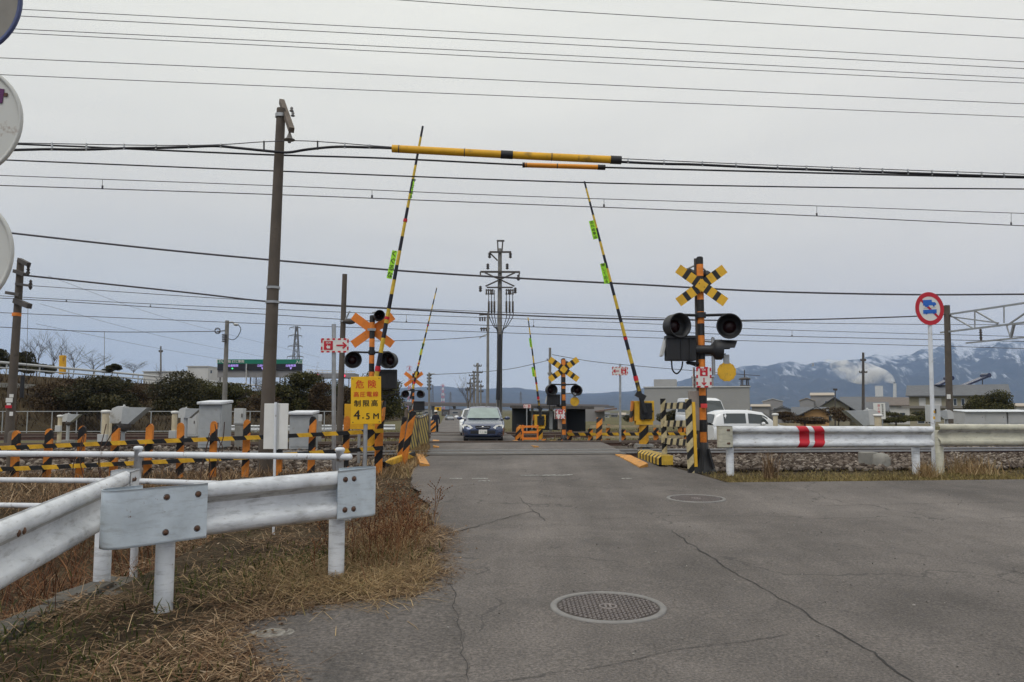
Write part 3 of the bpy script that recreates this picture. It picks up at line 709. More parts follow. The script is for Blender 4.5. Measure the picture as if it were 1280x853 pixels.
# ================================================================== emergency button direction signs
def sosign(px, py, wpx, hpx, d, ptop, polex, label, arrow, yaw=0, pr=.035):
    b = G(polex, d); o = thing('emergency_button_sign', label, 'direction sign', tuple(b), 'emergency button arrow signs')
    t = P(polex, ptop, d); mb = MB(M_steel); mb.cyl((b.x, d + .05, b.z - .1), (t.x, d + .05, t.z), pr, n=12, mt=M_steel); mb.build('pole', o)
    k = d / F; mb = MB(M_signw); sosface(mb, wpx * k, hpx * k, flatsign(px, py, d, yaw), arrow); mb.build('sign_plate', o)
    return o
sosign(418.5, 432, 35, 18, 12.9, 405, 416.5, 'red and white SOS arrow sign pointing right beside the orange crossbuck', 'R')
sosign(775, 464, 20, 10.5, 24.4, 455, 775.5, 'red and white SOS arrow sign pointing left beside the right barrier machine', 'L')
sosign(659, 508, 9.5, 4.6, 50, 506, 658.5, 'tiny SOS arrow sign in front of the dark shed beyond the crossing', 'L')
# ================================================================== white board on thin pole
d = 7.9; b = G(343, d); o = thing('sign_board', 'plain white rectangular board on a thin white pole behind the pipe fence', 'sign board', tuple(b))
mb = MB(M_signw); mb.box(P(345, 533, d), (.24, .012, .445), M_signw, Matrix.Rotation(-.05, 3, 'Z') , .003); mb.box(P(345, 533, d) + Vector((.012,-.012,0)), (.03, .012, .455), M_lgrey); mb.build('panel', o)
mb = MB(M_white); t = P(344, 503, d); mb.cyl((b.x, d - .025, b.z - .1), (t.x + .012, d - .025, t.z), .013, n=10, mt=M_white); mb.build('pole', o)
# ================================================================== striped fence in front of the track on the left
FS = 12.9
def fdp(px): return FS / (1 - .11 * (px - 640) / F)
ff = thing('crossing_fence', 'long orange and black striped fence along the tracks at left', 'fence', tuple(G(240, fdp(240))))
for px, yt, lean in ((16,539,0),(57,536.5,.02),(98,533,.03),(140,531.5,.03),(183,530,.02),(224,529,.0),(265,527,0),(306,525,.0),(347,523,.01),(388,521,.02),(431,520.5,.02),(473,519.5,.02)):
    d = fdp(px); t = P(px, yt, d); b = G(px, d); wd = .132; mb = MB(S_fence); wd = .100; hz = t.z - b.z + .2
    prof = [(-wd/2, -.2), (wd/2, -.2), (wd/2, hz-.26), (wd*.42, hz-.225), (wd*.2, hz-.2), (0, hz-.195), (-wd*.2, hz-.2), (-wd*.42, hz-.225), (-wd/2, hz-.26)]
    Mx = Matrix.Translation((b.x, d, b.z)) @ Matrix.Rotation(.11 + random.uniform(-.12,.12), 4, 'Z') @ Matrix.Rotation(lean + random.uniform(-.012,.012), 4, 'Y')
    mb.prism(prof, .065, S_fence, Mx)
    mb.build('post', ff, label='orange and black striped post with rounded worn top') if px == 57 else mb.build('post', ff)
for ys in (((-60,562),(20,559.5),(180,552.5),(320,547),(440,541),(479,538.5)), ((-60,588),(20,586),(180,578.5),(320,571),(440,563),(479,560))):
    mb = MB(S_frail); pts = catmull([P(px, py, fdp(px) - .07) for px, py in ys], 8)
    for a, b in zip(pts, pts[1:]): mb.bar(a, b + (b - a) * .003, .05, .062, S_frail)
    mb.build('rail', ff)
d = 13.6; b = G(530, d); 
def stripepost(px, ytop, d, wd, label, lean=0, mt=None, round_=True, ybase=None, name='striped_post'):
    b = G(px, d)
    if ybase: b.z = P(px, ybase, d).z
    t = P(px, ytop, d); h = t.z - b.z; o = MB(mt or S_helix); Mx = Matrix.Translation(b) @ Matrix.Rotation(lean, 4, 'Y')
    if round_: o.lathe([(wd/2, -.1),(wd/2, h-.03),(wd*.4, h-.008),(0, h)], 18, mt or S_helix, Mx)
    else: o.merge(MB(mt or S_fence).box((0,0,h/2-.05), (wd, wd*.8, h+.1), mt or S_fence, None, .012).xf(Mx))
    return tag(o.build(name, loc=b), label, 'striped post')
stripepost(473, 519, 13.0, .12, 'tall narrow orange and black striped post right of the height sign', 0, S_fence, False, 593)
stripepost(505, 513, 14.2, .105, 'tilted thick orange and black post at left road edge by the net', .17, S_fence, False, 577)
stripepost(498.5, 521, 14.6, .085, 'second slanted striped post leaning against the thick one at left road edge', .12, S_fence, False, 578)
# low striped bar and orange plates beside the road
o = MB(S_frail); a, b = Gpix(478, 588), Gpix(516, 574); o.bar(a + Vector((0,0,.09)), b + Vector((0,0,.09)), .11, .10, S_frail, bev=.015)
tag(o.build('kerb_bar', loc=(a + b) / 2), 'low yellow and black striped bar lying at left road edge', 'striped bar')
def edgeplate(pix, label, th=.05):
    pts = [Gpix(*p) for p in pix]; mb = MB(M_orange); n = len(pts)
    vs = [p + Vector((0,0,th * (1 if i < 2 else .35) + .012)) for i, p in enumerate(pts)] + [p + Vector((0,0,-.03)) for p in pts]
    mo = mat('worn_orange_plate', rgb(.58,.27,.06), .7, var=.2, scale=9, dirt=rgb(.2,.13,.07), dirt_amt=.25, dirt_scale=7)
    mb.add(vs, [tuple(range(n)), tuple(range(2*n-1, n-1, -1))] + [(i, i+n, (i+1)%n+n, (i+1)%n) for i in range(n)], mo)
    return tag(mb.build('edge_plate', loc=sum(pts, Vector()) / n), label, 'edge plate')
edgeplate([(520,571),(525,583.5),(537,583),(529,570)], 'orange painted ramp plate at left road edge beneath the net')
edgeplate([(788,573),(810,584),(799.5,585.6),(769,569.6)], 'long orange painted plate at right road edge beside the striped block')
edgeplate([(640,551.5),(668,560),(674,559.5),(646,551)], 'narrow orange plate along the right road edge farther up', .03)
edgeplate([(541,551),(541.5,560),(549,560),(549,551)], 'small orange plate at the feet of the walking man', .03)
# yellow black block with slanted top on the right
mb = MB(S_bumper); a, b = Gpix(796, 571.5), Gpix(824, 584); dr = (b - a); dr.z = 0; L = dr.length; dr.normalize(); sd = Vector((-dr.y, dr.x, 0)); sd = sd if sd.x > 0 else -sd
h = .11; w = .24; pr = [(0,0),(0,h),(.05,h+.05),(w,h+.05),(w,0)]; vs = []
for e in (0, L): vs += [a + dr * e + sd * x + Vector((0,0,z - .02)) for x, z in pr]
mb.add(vs, [(0,1,2,3,4),(9,8,7,6,5)] + [(i, i+5, (i+1)%5+5, (i+1)%5) for i in range(5)], S_bumper); tag(mb.build('striped_block', loc=a), 'yellow and black striped concrete block at right road edge', 'kerb block')
# ================================================================== net fence on the left of the crossing
nf = thing('net_fence', 'yellow and black woven net fence sagging at left road edge', 'net fence', tuple(G(523, 17)))
def netp(u, v):   # u 0..1 along, v 0..1 up
    px = 508 + (535 - 508) * u; d = 15.2 + 8 * u; yt = 513 + 8 * math.sin(u * PI) * .8 + 6 * u; yb = 562 - 9 * u
    return P(px, yb + (yt - yb) * v, d)
mb = MB(S_net); nu, nv = 12, 9
for i in range(nu):
    for j in range(nv + 1):
        if True:
            for dj in (1, -1):
                if 0 <= j + dj <= nv:
                    a = netp(i / nu, j / nv); b = netp((i + 1) / nu, (j + dj) / nv); mb.bar(a, b, .012, .085, S_net)
mb.build('net', nf)
for u in (0, .5, 1):
    a, b = netp(u, -.05), netp(u, 1.03); mb = MB(M_wood); mb.cyl(a, b, .035, n=8, mt=M_wood); mb.build('post', nf)
mb = MB(M_wood); mb.tube([netp(i / 10, 1.0) for i in range(11)], .02, 6, M_wood); mb.build('top_rope', nf)
# ================================================================== ladder shaped barricade on the right
lf = thing('barricade', 'cream and black striped ladder barricade beside the right warning post', 'barricade', tuple(G(846, 13.6)))
for px, yt, yb, d, wd, ex in ((830, 502, 584, 14.2, .085, 0), (862, 503, 588, 12.9, .095, 1)):
    t, b = P(px, yt, d), P(px, yb, d); mb = MB(S_cream); mb.box((t + b) / 2, (wd, .09, (t - b).length + .1), S_cream, Matrix.Rotation(-.02, 3, 'Y'), .008); o = mb.build('post', lf)
    if ex: mb = MB(M_yel); mb.box((t + b) / 2 + Vector((.075, .0, .03)), (.05, .1, (t - b).length - .05), M_yel, Matrix.Rotation(-.02, 3, 'Y'), .006); mb.build('edge_strip', o)
for ya, yb in ((507.5, 507.5), (530, 529.5), (551.5, 553.5)):
    mb = MB(S_creamh); mb.bar(P(832, ya, 14.15), P(862, yb, 12.98), .07, .105, S_creamh, bev=.006); mb.build('rail', lf)
# ================================================================== crossing warning posts
def signal(px, py, d, H, zx, za, label, back=False, detail=2, lampw=.44, disk=None, box=None, sign=None, yaw=0, side=False, jb=False, xl=1.2, pr=.066):
    """post with crossbuck, cross arm, two hooded lamps; heights above the base in metres"""
    b = G(px, d); b.z = P(px, py, d).z
    o = thing('crossing_signal', label, 'crossing signal', tuple(b)); bx, by, bz = b
    def V(x, y, z): return Vector((bx + x, by + y, bz + z))
    mb = MB(S_pole); mb.lathe([(pr, .1),(pr, H-.02),(pr*.8, H),(0, H+.01)], 18, S_pole, Matrix.Translation(b)); mb.build('pole', o)
    mb = MB(M_black); mb.lathe([(.19,-.12),(.18,.0),(.14,.04),(.09,.20),(.078,.42),(.06,.43)], 18, M_black, Matrix.Translation(b))
    for k in range(6): q = k * PI / 3 + .2; mb.bar(V(.17*math.cos(q), .17*math.sin(q), .0), V(.08*math.cos(q), .08*math.sin(q), .32), .02, .05, M_black)
    mb.build('base', o)
    # crossbuck
    yX = -.10 if not back else .09
    for s in (1, -1):
        mb = MB(M_orange); rot = Matrix.Rotation(s * R(36), 4, 'Y'); yy = yX + (.014 if s < 0 else 0)
        if back: mb.merge(MB(M_orange).box((0,0,0), (xl, .01, xl/6), M_orange, None, .003).xf(Matrix.Translation(V(0, yy, zx)) @ rot))
        else:
            seg = [(-.6,-.43,M_yel),(-.43,-.33,M_black),(-.33,-.19,M_yel),(-.19,-.10,M_black),(-.10,.10,M_yel),(.10,.19,M_black),(.19,.33,M_yel),(.33,.43,M_black),(.43,.6,M_yel)]
            for x0, x1, mt in seg: mb.merge(MB(mt).box(((x0+x1)/2*xl/1.2, 0, 0), ((x1-x0)*xl/1.2, .01, xl/6), mt).xf(Matrix.Translation(V(0, yy, zx)) @ rot))
            for x in (-.05, .05): mb.merge(MB(M_rust).box((x, -.008, 0), (.014, .008, .014), M_rust).xf(Matrix.Translation(V(0, yy, zx)) @ rot))
        mb.build('cross_board', o)
    mb = MB(M_steel); mb.box(V(0, -.042 if not back else -.07, zx), (.2, .07 if not back else .02, .055), M_steel); mb.lathe([(.078,-.03),(.078,.03)], 14, M_steel, Matrix.Translation(V(0,0,zx))); mb.build('bracket', o)
    # cross arm and lamps
    sp = .46
    mb = MB(M_black); mb.tube([V(-sp, 0, za - .09), V(-sp, 0, za - .02), V(-sp + .04, 0, za), V(0, 0, za - .012), V(sp - .04, 0, za), V(sp, 0, za - .02), V(sp, 0, za - .09)], .024, 8, M_black); mb.lathe([(.085,-.045),(.085,.045)], 14, M_black, Matrix.Translation(V(0,0,za-.01))); mb.build('cross_arm', o)
    def lamp(x, z, yaw, w=lampw, y=-.05, name='warning_lamp', parent=o):
        mb = MB(M_black); M = Matrix.Translation(V(x, y, z)) @ Matrix.Rotation(yaw, 4, 'Z') @ Matrix.Rotation(PI/2, 4, 'X'); r = w / 2
        mb.lathe([(0,-.17),(r*.5,-.16),(r*.9,-.07),(r,-.02),(r,.17),(r*1.04,.18),(r*1.04,.195),(r*.94,.195),(r*.92,.03),(r*.55,.0),(r*.5,-.005)], 26, M_black, M)
        l = mb.build(name, parent); m2 = MB(M_lens); m2.lathe([(0,.045),(r*.25,.04),(r*.45,.02),(r*.55,-.002)], 22, M_lens, M); m2.build('lens', l); return l
    s0 = -1 if not back else 1
    lamp(-sp, za - .20, yaw + .34); lamp(sp, za - .21, yaw - .28)
    # small lamps for the other approach, on the far side of the post
    for x, z, ry in ((-.16, zx + .24, 2.6), (.12, zx + (.32 if back else .2), PI + .2)):
        if (detail < 2 or back) and x < 0: continue
        l = lamp(x + (.05 if back else 0), z, ry if not back else .3, .25 if back else .19, .16 if not back else -.12, 'small_lamp'); mb = MB(M_steel); mb.tube([V(0, 0, z + .1), V(x * .5, .06, z + .12), V(x, .12 if not back else -.08, z + .09)], .016, 6, M_steel); mb.build('bracket', o)
    if box:
        x, z, w, h = box; mb = MB(M_black); mb.box(V(x, -.08, z), (w, .16, h), M_black, Matrix.Rotation(.12, 3, 'Z'), .018)
        mb.box(V(x, -.17, z + h*.42), (w*1.03, .06, .03), M_black, Matrix.Rotation(.12, 3, 'Z'))
        for k in (-.3, 0, .3): mb.box(V(x + k*w, -.17, z), (.012, .015, h*.86), M_black, Matrix.Rotation(.12, 3, 'Z'))
        ind = mb.build('direction_indicator', o)
        mb = MB(M_lgrey); mb.box(V(x - w*.53, -.02, z + .02), (.035, .2, h*.72), M_lgrey, Matrix.Rotation(.25, 3, 'Y')); mb.build('side_plate', ind)
        mb = MB(M_black); mb.tube([V(x + w*.25, -.0, z - h*.56), V(0, 0, z - h*.6)], .028, 8, M_black); mb.tube([V(x - w*.35, -.05, z - h*.5)] , .01, 5, M_black) if False else None; mb.build('bracket', o)
        pts = catmull([V(x - w*.28, -.06, z - h*.5), V(x - w*.26, -.08, z - h*.85), V(x - w*.12, -.08, z - h*1.0), V(x + w*.04, -.06, z - h*.8), V(x + w*.1, -.03, z - h*.52)], 5); mb = MB(M_cable); mb.tube(pts, .013, 6, M_cable)
        mb.tube(catmull([V(x + w*.2, -.04, z - h*.55), V(x + w*.6, -.05, z - h*.75), V(-.07, -.03, z - h*.98)], 5), .013, 6, M_cable); mb.build('cable', o)
    if side:   # hooded lamp turned sideways on its clamp
        x, z = side; mb = MB(M_black); M = Matrix.Translation(V(x, -.05, z)) @ Matrix.Rotation(PI/2, 4, 'Y')
        mb.lathe([(0,-.36),(.06,-.36),(.075,-.30),(.075,-.06),(.13,-.02),(.17,.03),(.17,.12)], 22, M_black, M)
        n = 12; vs = []
        for k in range(n + 1):
            q = PI * .02 + PI * .96 * k / n
            L = .36 * (1 - .35 * abs(k / n - .5) * 2)
            vs += [V(x + .11, -.05 - .165 * math.cos(q), z + .165 * math.sin(q)), V(x + .11 + L * .8, -.05 - .155 * math.cos(q), z + .145 * math.sin(q) + .01)]
        mb.add(vs, [(2*i, 2*i+1, 2*i+3, 2*i+2) for i in range(n)], M_black, True); sl = mb.build('side_lamp', o)
        mb = MB(M_steel); mb.tube([V(.05, 0, z + .15), V(.2, -.02, z + .13), V(x - .02, -.04, z + .2), V(x, -.05, z + .14)], .018, 7, M_steel); mb.cyl(V(x - .02, -.05, z - .42), V(x - .02, -.05, z + .2), .03, n=8, mt=M_steel); mb.build('bracket', o)
    if disk:
        x, z, r = disk; mb = MB(M_yel); n = 36; poly = [((r if k % 3 else r * .95) * math.cos(2*PI*k/n), (r if k % 3 else r * .95) * math.sin(2*PI*k/n)) for k in range(n)]
        Mx = Matrix.Translation(V(x, -.09, z)) @ Matrix.Rotation(.1, 4, 'Z'); mb.prism(poly, .02, M_yel, Mx); mb.merge(MB(M_yel).disc((0,-.004,0), r * .86, Matrix(), M_yel, 30, .004).xf(Mx)); mb.build('reflector_disc', o)
        mb = MB(M_steel); mb.tube([V(0, 0, z + r + .12), V(x, -.04, z + r + .13)], .02, 7, M_steel); mb.box(V(x, -.07, z + r + .05), (.09, .05, .15), M_steel); mb.build('bracket', o)
    if sign:
        x, z, w, h = sign; mb = MB(M_signw); sosface(mb, w, h, Matrix.Translation(V(x, -.12, z)), 'D'); mb.build('arrow_plate', o)
        mb = MB(M_signw); M = Matrix.Translation(V(x - w*.58, -.03, z)) @ Matrix.Rotation(1.15, 4, 'Z'); mb.merge(MB(M_signw).box((0,0,0), (w*.62, .008, h), M_signw).xf(M))
        for k in range(4): mb.merge(MB(M_red).box((-w*.1 + .05 * (k % 2), -.007, -h*.35 + k*h*.23), (.05, .004, h*.1), M_red).xf(M))
        mb.build('arrow_plate', o)
    if jb:
        mb = MB(M_lgrey); mb.box(V(-.10, .1, .95), (.20, .16, .66), mat('dusty_pink_box', rgb(.30,.255,.225), .6, var=.2, scale=8), None, .01); mb.build('junction_box', o)
        mb = MB(M_dsteel); mb.cyl(V(.06, .06, .2), V(.06, .06, 1.5), .028, n=10, mt=M_dsteel); mb.build('conduit', o)
        mb = MB(M_lens); mb.box(V(.0, -.085, 1.03), (.1, .03, .07), mat('red_tape', rgb(.6,.05,.05)), None); mb.build('tape_tag', o)
        mb = MB(M_dsteel); mb.cyl(V(-.06, .05, .3), V(-.06, .05, H - .02), .028, n=10, mt=M_dsteel); mb.build('conduit', o)
    return o
signal(880, 586, 13.3, 3.53, 3.03, 2.55, 'nearest crossing warning post with yellow and black striped crossbuck at right', detail=2, xl=.97, pr=.056, lampw=.40, box=(-.375, 1.98, .50, .42), side=(.20, 1.96), disk=(.39, 1.59, .16), sign=(.0, 1.5, .25, .34), jb=True)
signal(463, 559, 19.3, 3.17, 2.82, 2.28, 'near left crossing warning post with plain orange crossbuck behind height sign', back=True, lampw=.39, box=(.40, 1.62, .46, .46))
signal(705, 559.5, 27.5, 3.04, 2.66, 2.15, 'distant warning post with yellow and black striped crossbuck in front of dark shed', detail=1, lampw=.37, box=(-.36, 1.62, .45, .37), disk=(.37, 1.56, .16), sign=(-.12, 1.13, .30, .32), jb=True)
signal(516, 541, 44, 3.25, 2.92, 2.30, 'farthest crossing warning post with small orange crossbuck above the net fence', back=True, lampw=.40, box=(.33, 1.45, .62, .52))
# ================================================================== barrier machines
def barrier(px, py, d, tip, base, label, tags=(), r=.042, ms=1.0, arm=None, period_mat=None, hidden=False, face=1):
    b = G(px, d); b.z = P(px, py, d).z; o = thing('barrier_machine', label, 'level crossing barrier', tuple(b)); bx, by, bz = b
    def V(x, y, z): return Vector((bx + x*ms, by + y*ms, bz + z*ms))
    S = stripe('barrier_post', rgb(.72,.36,.03), BLACK, (-1,0,1), .42, .55)
    mb = MB(S); mb.lathe([(.12,-.1),(.12,.5)], 16, S, Matrix.Translation(b)) if ms > .9 else mb.cyl(V(0,0,-.1), V(0,0,.5), .12*ms, n=12, mt=S); mb.build('post', o)
    mb = MB(M_grey); mb.box(V(0,0,.0), (.42*ms, .36*ms, .07*ms), M_conc); mb.build('foot', o)
    mb = MB(M_yel); mb.box(V(0,0,.56), (.42*ms, .3*ms, .1*ms), M_yel, None, .01); mb.box(V(0,.03,.85), (.5*ms, .3*ms, .5*ms), M_yel, None, .02); mb.build('housing', o)
    mb = MB(S_bumper); mb.box(V(-.3*face,-.02,.84), (.035*ms, .3*ms, .52*ms), S_fence, Matrix.Rotation(.08, 3, 'Y')); mb.build('side_guard', o)
    A, T = P(base[0], base[1], d - .24), P(tip[0], tip[1], d - .24); dv = (T - A).normalized(); L = (T - A).length
    mb = MB(M_black); mb.box(V(.03,-.16,.85), (.3*ms, .1*ms, .4*ms), M_black, None, .02)
    for k in range(9): mb.box(V(-.06 + .03*k, -.20, .66 + .045*(k*5 % 9)), (.05*ms, .06*ms, .05*ms), M_black, Matrix.Rotation(k, 3, 'Y'))
    mb.cyl(A - dv * (.55*ms) + Vector((0,.02,0)), A + dv * .22*ms, .06*ms, .052*ms, 10, M_black)
    mb.box(A - dv * (.12*ms), (.26*ms, .09, .13*ms), M_black, Matrix.Rotation(.5, 3, 'Y')); mb.build('arm_holder', o)
    M = Matrix.Translation(A) @ dv.to_track_quat('Z', 'Y').to_matrix().to_4x4()
    ao = bpy.data.objects.new('arm', None); bpy.data.objects.remove(ao)
    mb = MB(arm or S_arm); mb.tube([(0,0,L*k/20) for k in range(21)], [r*(1 - .55*k/20) for k in range(21)], 10, arm or S_arm); a = mb.build('arm')
    a.parent = o; a.matrix_local = Matrix.Translation(-Vector(b)) @ M
    mr = mat('red_reflective_film', rgb(.55,.02,.03), .35)
    mb = MB(mr); mb.cyl(A + dv*.26*ms, A + dv*.38*ms, r*1.18, n=10, mt=mr); q = A + dv * L * .24; mb.cyl(q, q + dv*.07, r*1.0, n=10, mt=mr); q = A + dv * L * .62; mb.cyl(q, q + dv*.07, r*.9, n=10, mt=mr) if face < 0 else None; mb.build('reflective_band', o)
    for (qx, qy, txt, wx, hx, an) in tags:
        k = d / F; Mt = Matrix.Translation(P(qx, qy, d - .27)) @ Matrix.Rotation(an, 4, 'Y'); mb = MB(M_lime); mb.merge(MB(M_lime).box((0,.004,0), (wx*k, .006, hx*k), M_lime).xf(Mt)); n = len(txt)
        for i, ch in enumerate(txt): mb.text(ch, hx*k/n*.92, Mt @ Matrix.Translation((0, -.001, hx*k*(.5 - (i + .5)/n))), M_ink)
        mb.build('tag_plate', o)
    return o
barrier(805, 557, 20, (730.5, 227), (799, 489), 'raised barrier arm leaning left from yellow machine on the right', [(742, 287.5, '出れぬ車は', 6.5, 24, R(-13)), (756, 342, '押して出る', 6.5, 26, R(-12))], .05)
barrier(463, 560, 18.9, (528.5, 158), (469, 478), 'tallest raised barrier arm leaning right behind the orange crossbuck at left', [(490, 331, 'くぐるな', 6.5, 36, R(11)), (515.5, 236, '押して出る', 2.2, 26, R(10))], .056, face=-1)
barrier(675, 550.5, 35, (660, 397), (674, 507), 'distant raised barrier arm leaning left beside the orange guard frame', [(663.3, 428.5, '出れぬ車は', 3, 11, R(-8)), (666.5, 465, '押して出る', 3, 12, R(-8))], .05, arm=S_arm2)
barrier(512, 541, 43.2, (546, 360), (516, 486), 'distant raised barrier arm leaning right behind the small orange crossbuck', [(526.5, 440, '押して出る', 3, 8, R(12)), (529, 431, 'は', 3, 4, R(12))], .06, arm=S_arm2, face=-1)
# twin thick posts, striped fence and guard frame of the far side
stripepost(748.5, 522, 26.6, .2, 'thick orange and black striped post in the middle of the far fence', .03, ybase=559)
stripepost(647, 531, 34, .22, 'stubby slanted striped post at far right road edge, front one of two', .12, ybase=549)
stripepost(650.5, 533.5, 35.2, .22, 'stubby slanted striped post at far right road edge, rear one of two', .2, ybase=549.5)
stripepost(541.5, 526, 46, .3, 'orange striped post beside the walking man at far left road edge', 0, ybase=549)
gf_ = thing('guard_frame', 'orange railing frame in front of the distant right barrier machine', 'railing', tuple(G(662, 33.5)))
for px in (653.5, 672): mb = MB(M_orange); a, b = P(px, 531.5, 33.5), P(px, 551, 33.5); mb.bar(a, b, .07, .07, M_orange, (0,1,0)); mb.build('post', gf_)
for py in (533.5, 540.5, 548.5): mb = MB(M_orange); mb.bar(P(653.5, py, 33.45), P(672, py, 33.45), .06, .09, M_orange); mb.build('rail', gf_)
def farfence(name, label, pts, ys, posts, d0, mt=S_frail):
    o = thing(name, label, 'fence', tuple(G(sum(pts)/2, d0)))
    D = lambda px: d0 / (1 - .11 * (px - 640) / F)
    for y0, y1 in ys: mb = MB(mt); mb.bar(P(pts[0], y0, D(pts[0])), P(pts[1], y1, D(pts[1])), .06, .10, mt); mb.build('rail', o)
    for px, yt, yb in posts: mb = MB(S_fence); a, b = P(px, yt, D(px) + .1), P(px, yb, D(px) + .1); mb.bar(a, b, .16, .12, S_fence, (0,1,0)); mb.build('post', o)
    return o
farfence('crossing_fence', 'low yellow and black fence right of the distant warning post', (708, 872), ((543, 542.5), (553.5, 554)), [(712,538,560),(738,536,558),(779,537,557),(820,535,557),(858,535,557)], 27.9)
farfence('crossing_fence', 'low yellow and black fence left of the distant warning post', (678, 702), ((552.5, 552.5), (557.5, 557.5)), [(680,549,560),(700,549,560)], 27.2)
farfence('timber_fence', 'pale timber rail fence across the field behind the crossing', (738, 1000), ((533.5, 531), (547, 545)), [(760,531,550),(800,531,550),(850,530,549),(900,530,549),(950,530,549)], 33, mat('pale_timber', rgb(.36,.30,.2), .85, var=.25, scale=9))
# ================================================================== guardrails on the right
def gline(px, d0): d = d0 / (1 - .11 * (px - 640) / F); return Vector((X(px, d, 1), d, 0))
def rgrail(label, px0, px1, s0, ztop, H, mt, posts, endp=None, tri=()):
    a, b = gline(px0, s0), gline(px1, s0); a.z = P(px0, ztop[0], a.y).z - H/2; b.z = P(px1, ztop[1], b.y).z - H/2
    m = (a + b) / 2; o = thing('guardrail', label, 'guardrail', (m.x, m.y, gz(m.x, m.y))); fcx = Vector((.11, -1, 0)).normalized(); dr = (b - a).normalized()
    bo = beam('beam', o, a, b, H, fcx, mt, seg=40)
    if endp: end_plate('end_plate', o, a + dr * .02 + fcx * .004, -dr, fcx, H * .98, endp, .16, .07)
    for px in posts: q = gline(px, s0); post(o, q.x, q.y + .07, a.z + H * .2, .062, mt, base=gz(q.x, q.y) - .03)
    for px in tri:   # red chevrons wrapped on the corrugation
        c = gline(px, s0); t = (c.x - a.x) / (b.x - a.x); cc = a.lerp(b, t); mb = MB(M_red); vs = []; k = H / .35
        for z, off in W2:
            sh = (.085 if z > 0 else .085) * (1 - abs(z) / .175) - .04
            for e in (-.085, .085): vs.append(cc + fcx * (off + .004) + Vector((0, 0, z * k)) + dr * (sh + e))
        mb.add(vs, [(2*i, 2*i+1, 2*i+3, 2*i+2) for i in range(len(W2)-1)], M_red, True); mb.build('chevron_mark', bo)
    return o
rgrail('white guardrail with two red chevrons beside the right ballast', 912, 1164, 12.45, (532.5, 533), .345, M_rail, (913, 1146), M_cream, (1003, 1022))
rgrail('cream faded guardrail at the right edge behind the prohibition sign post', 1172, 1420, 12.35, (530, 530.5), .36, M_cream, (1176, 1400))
# ================================================================== round prohibition sign
d = 13.6; b = G(1169, d); o = thing('road_sign', 'round red rimmed sign barring blue truck and bus on a white post', 'road sign', tuple(b))
c = P(1162, 386, d); mb = MB(M_white); mb.cyl((b.x, d + .04, b.z - .1), (c.x + .02, d + .04, c.z + .1), .034, n=16, mt=M_white); po = mb.build('pole', o)
mb = MB(M_yel)
for py in (515, 522.5): q = P(1167.6, py, d); mb.cyl((q.x + .002, d + .04, q.z - .022), (q.x + .002, d + .04, q.z + .022), .0355, n=16, mt=M_yel)
mb.build('reflective_band', po)
Ms = Matrix.Translation(c) @ Matrix.Rotation(.22, 4, 'Z') @ Matrix.Rotation(R(-4), 4, 'Y'); r = .285
mb = MB(M_signw); mb.merge(MB(M_signw).disc((0,0,0), r, Matrix(), M_signw, 48, .006).xf(Ms))
ring = []; n = 48; vs = []
for k in range(n): q = 2*PI*k/n; vs += [Ms @ Vector((r*math.cos(q), -.003, r*math.sin(q))), Ms @ Vector((r*.735*math.cos(q), -.003, r*.735*math.sin(q)))]
mb.add(vs, [(2*k, 2*k+1, (2*k+3) % (2*n), (2*k+2) % (2*n)) for k in range(n)], M_red)
vs = [Ms @ Vector(v) for v in ((-.165,-.0025,.135),(-.135,-.0025,.165),(.165,-.0025,-.135),(.135,-.0025,-.165))]; mb.add(vs, [(0,3,2,1)], M_red)
def icon(poly, y=-.005): mb.add([Ms @ Vector((x*1.12, y, z*1.12)) for x, z in poly], [tuple(range(len(poly)))], M_blue)
icon([(-.11,.05),(.12,.05),(.122,.072),(.105,.095),(.055,.098),(.05,.10),(.05,.135),(-.11,.135)]); 
for x in (-.07, .085, -.035): mb.merge(MB(M_blue).disc((x,-.005,.048), .02, Matrix(), M_blue, 16, .001).xf(Ms))
icon([(-.125,-.075),(.115,-.075),(.12,-.015),(-.12,-.015)])
for x in (-.075, .075): mb.merge(MB(M_blue).disc((x,-.005,-.078), .02, Matrix(), M_blue, 16, .001).xf(Ms))
mb.add([Ms @ Vector(v) for v in ((-.12,-.004,.008),(.12,-.004,.008),(.12,-.004,.012),(-.12,-.004,.012))], [(0,1,2,3)], M_ink); mb.build('sign_plate', o)
# ================================================================== cabinets, detectors, cream posts
def cabinet(px0, px1, yt, yb, d, label, mt=None, roof=True, depth=.5, name='relay_cabinet', cat='equipment cabinet', door=True):
    a, b = P(px0, yb, d), P(px1, yt, d); cx = (a.x + b.x) / 2; w = b.x - a.x; h = b.z - a.z; zb = a.z
    gzv = ground_z(cx, d); o = thing(name, label, cat, (cx, d + depth/2, gzv)); mt = mt or M_grey
    mb = MB(mt); mb.box((cx, d + depth/2, zb + h/2 - .03), (w, depth, h - .06), mt, None, .012); bo = mb.build('body', o)
    if zb - gzv > .03: mb = MB(M_conc); mb.box((cx, d + depth/2, (zb + gzv)/2 - .04), (w*.8, depth*.8, zb - gzv + .08), M_conc); mb.build('plinth', o)
    if roof: mb = MB(M_white); mb.box((cx, d + depth/2 - .03, zb + h - .02), (w*1.08, depth*1.2, .07), M_white, Matrix.Rotation(.06, 3, 'X'), .02); mb.build('roof', o)
    if door:
        mb = MB(mt); mb.box((cx, d - .006, zb + h*.48), (w*.88, .012, h*.82), mt, None, .004); dd = mb.build('door', o); mb = MB(M_dsteel); mb.box((cx + w*.34, d - .02, zb + h*.5), (.025, .02, .1), M_dsteel); mb.build('handle', dd)
    return o
cabinet(247, 278, 502, 560, 19.9, 'tall grey cabinet with white roof behind the striped fence', depth=.7)
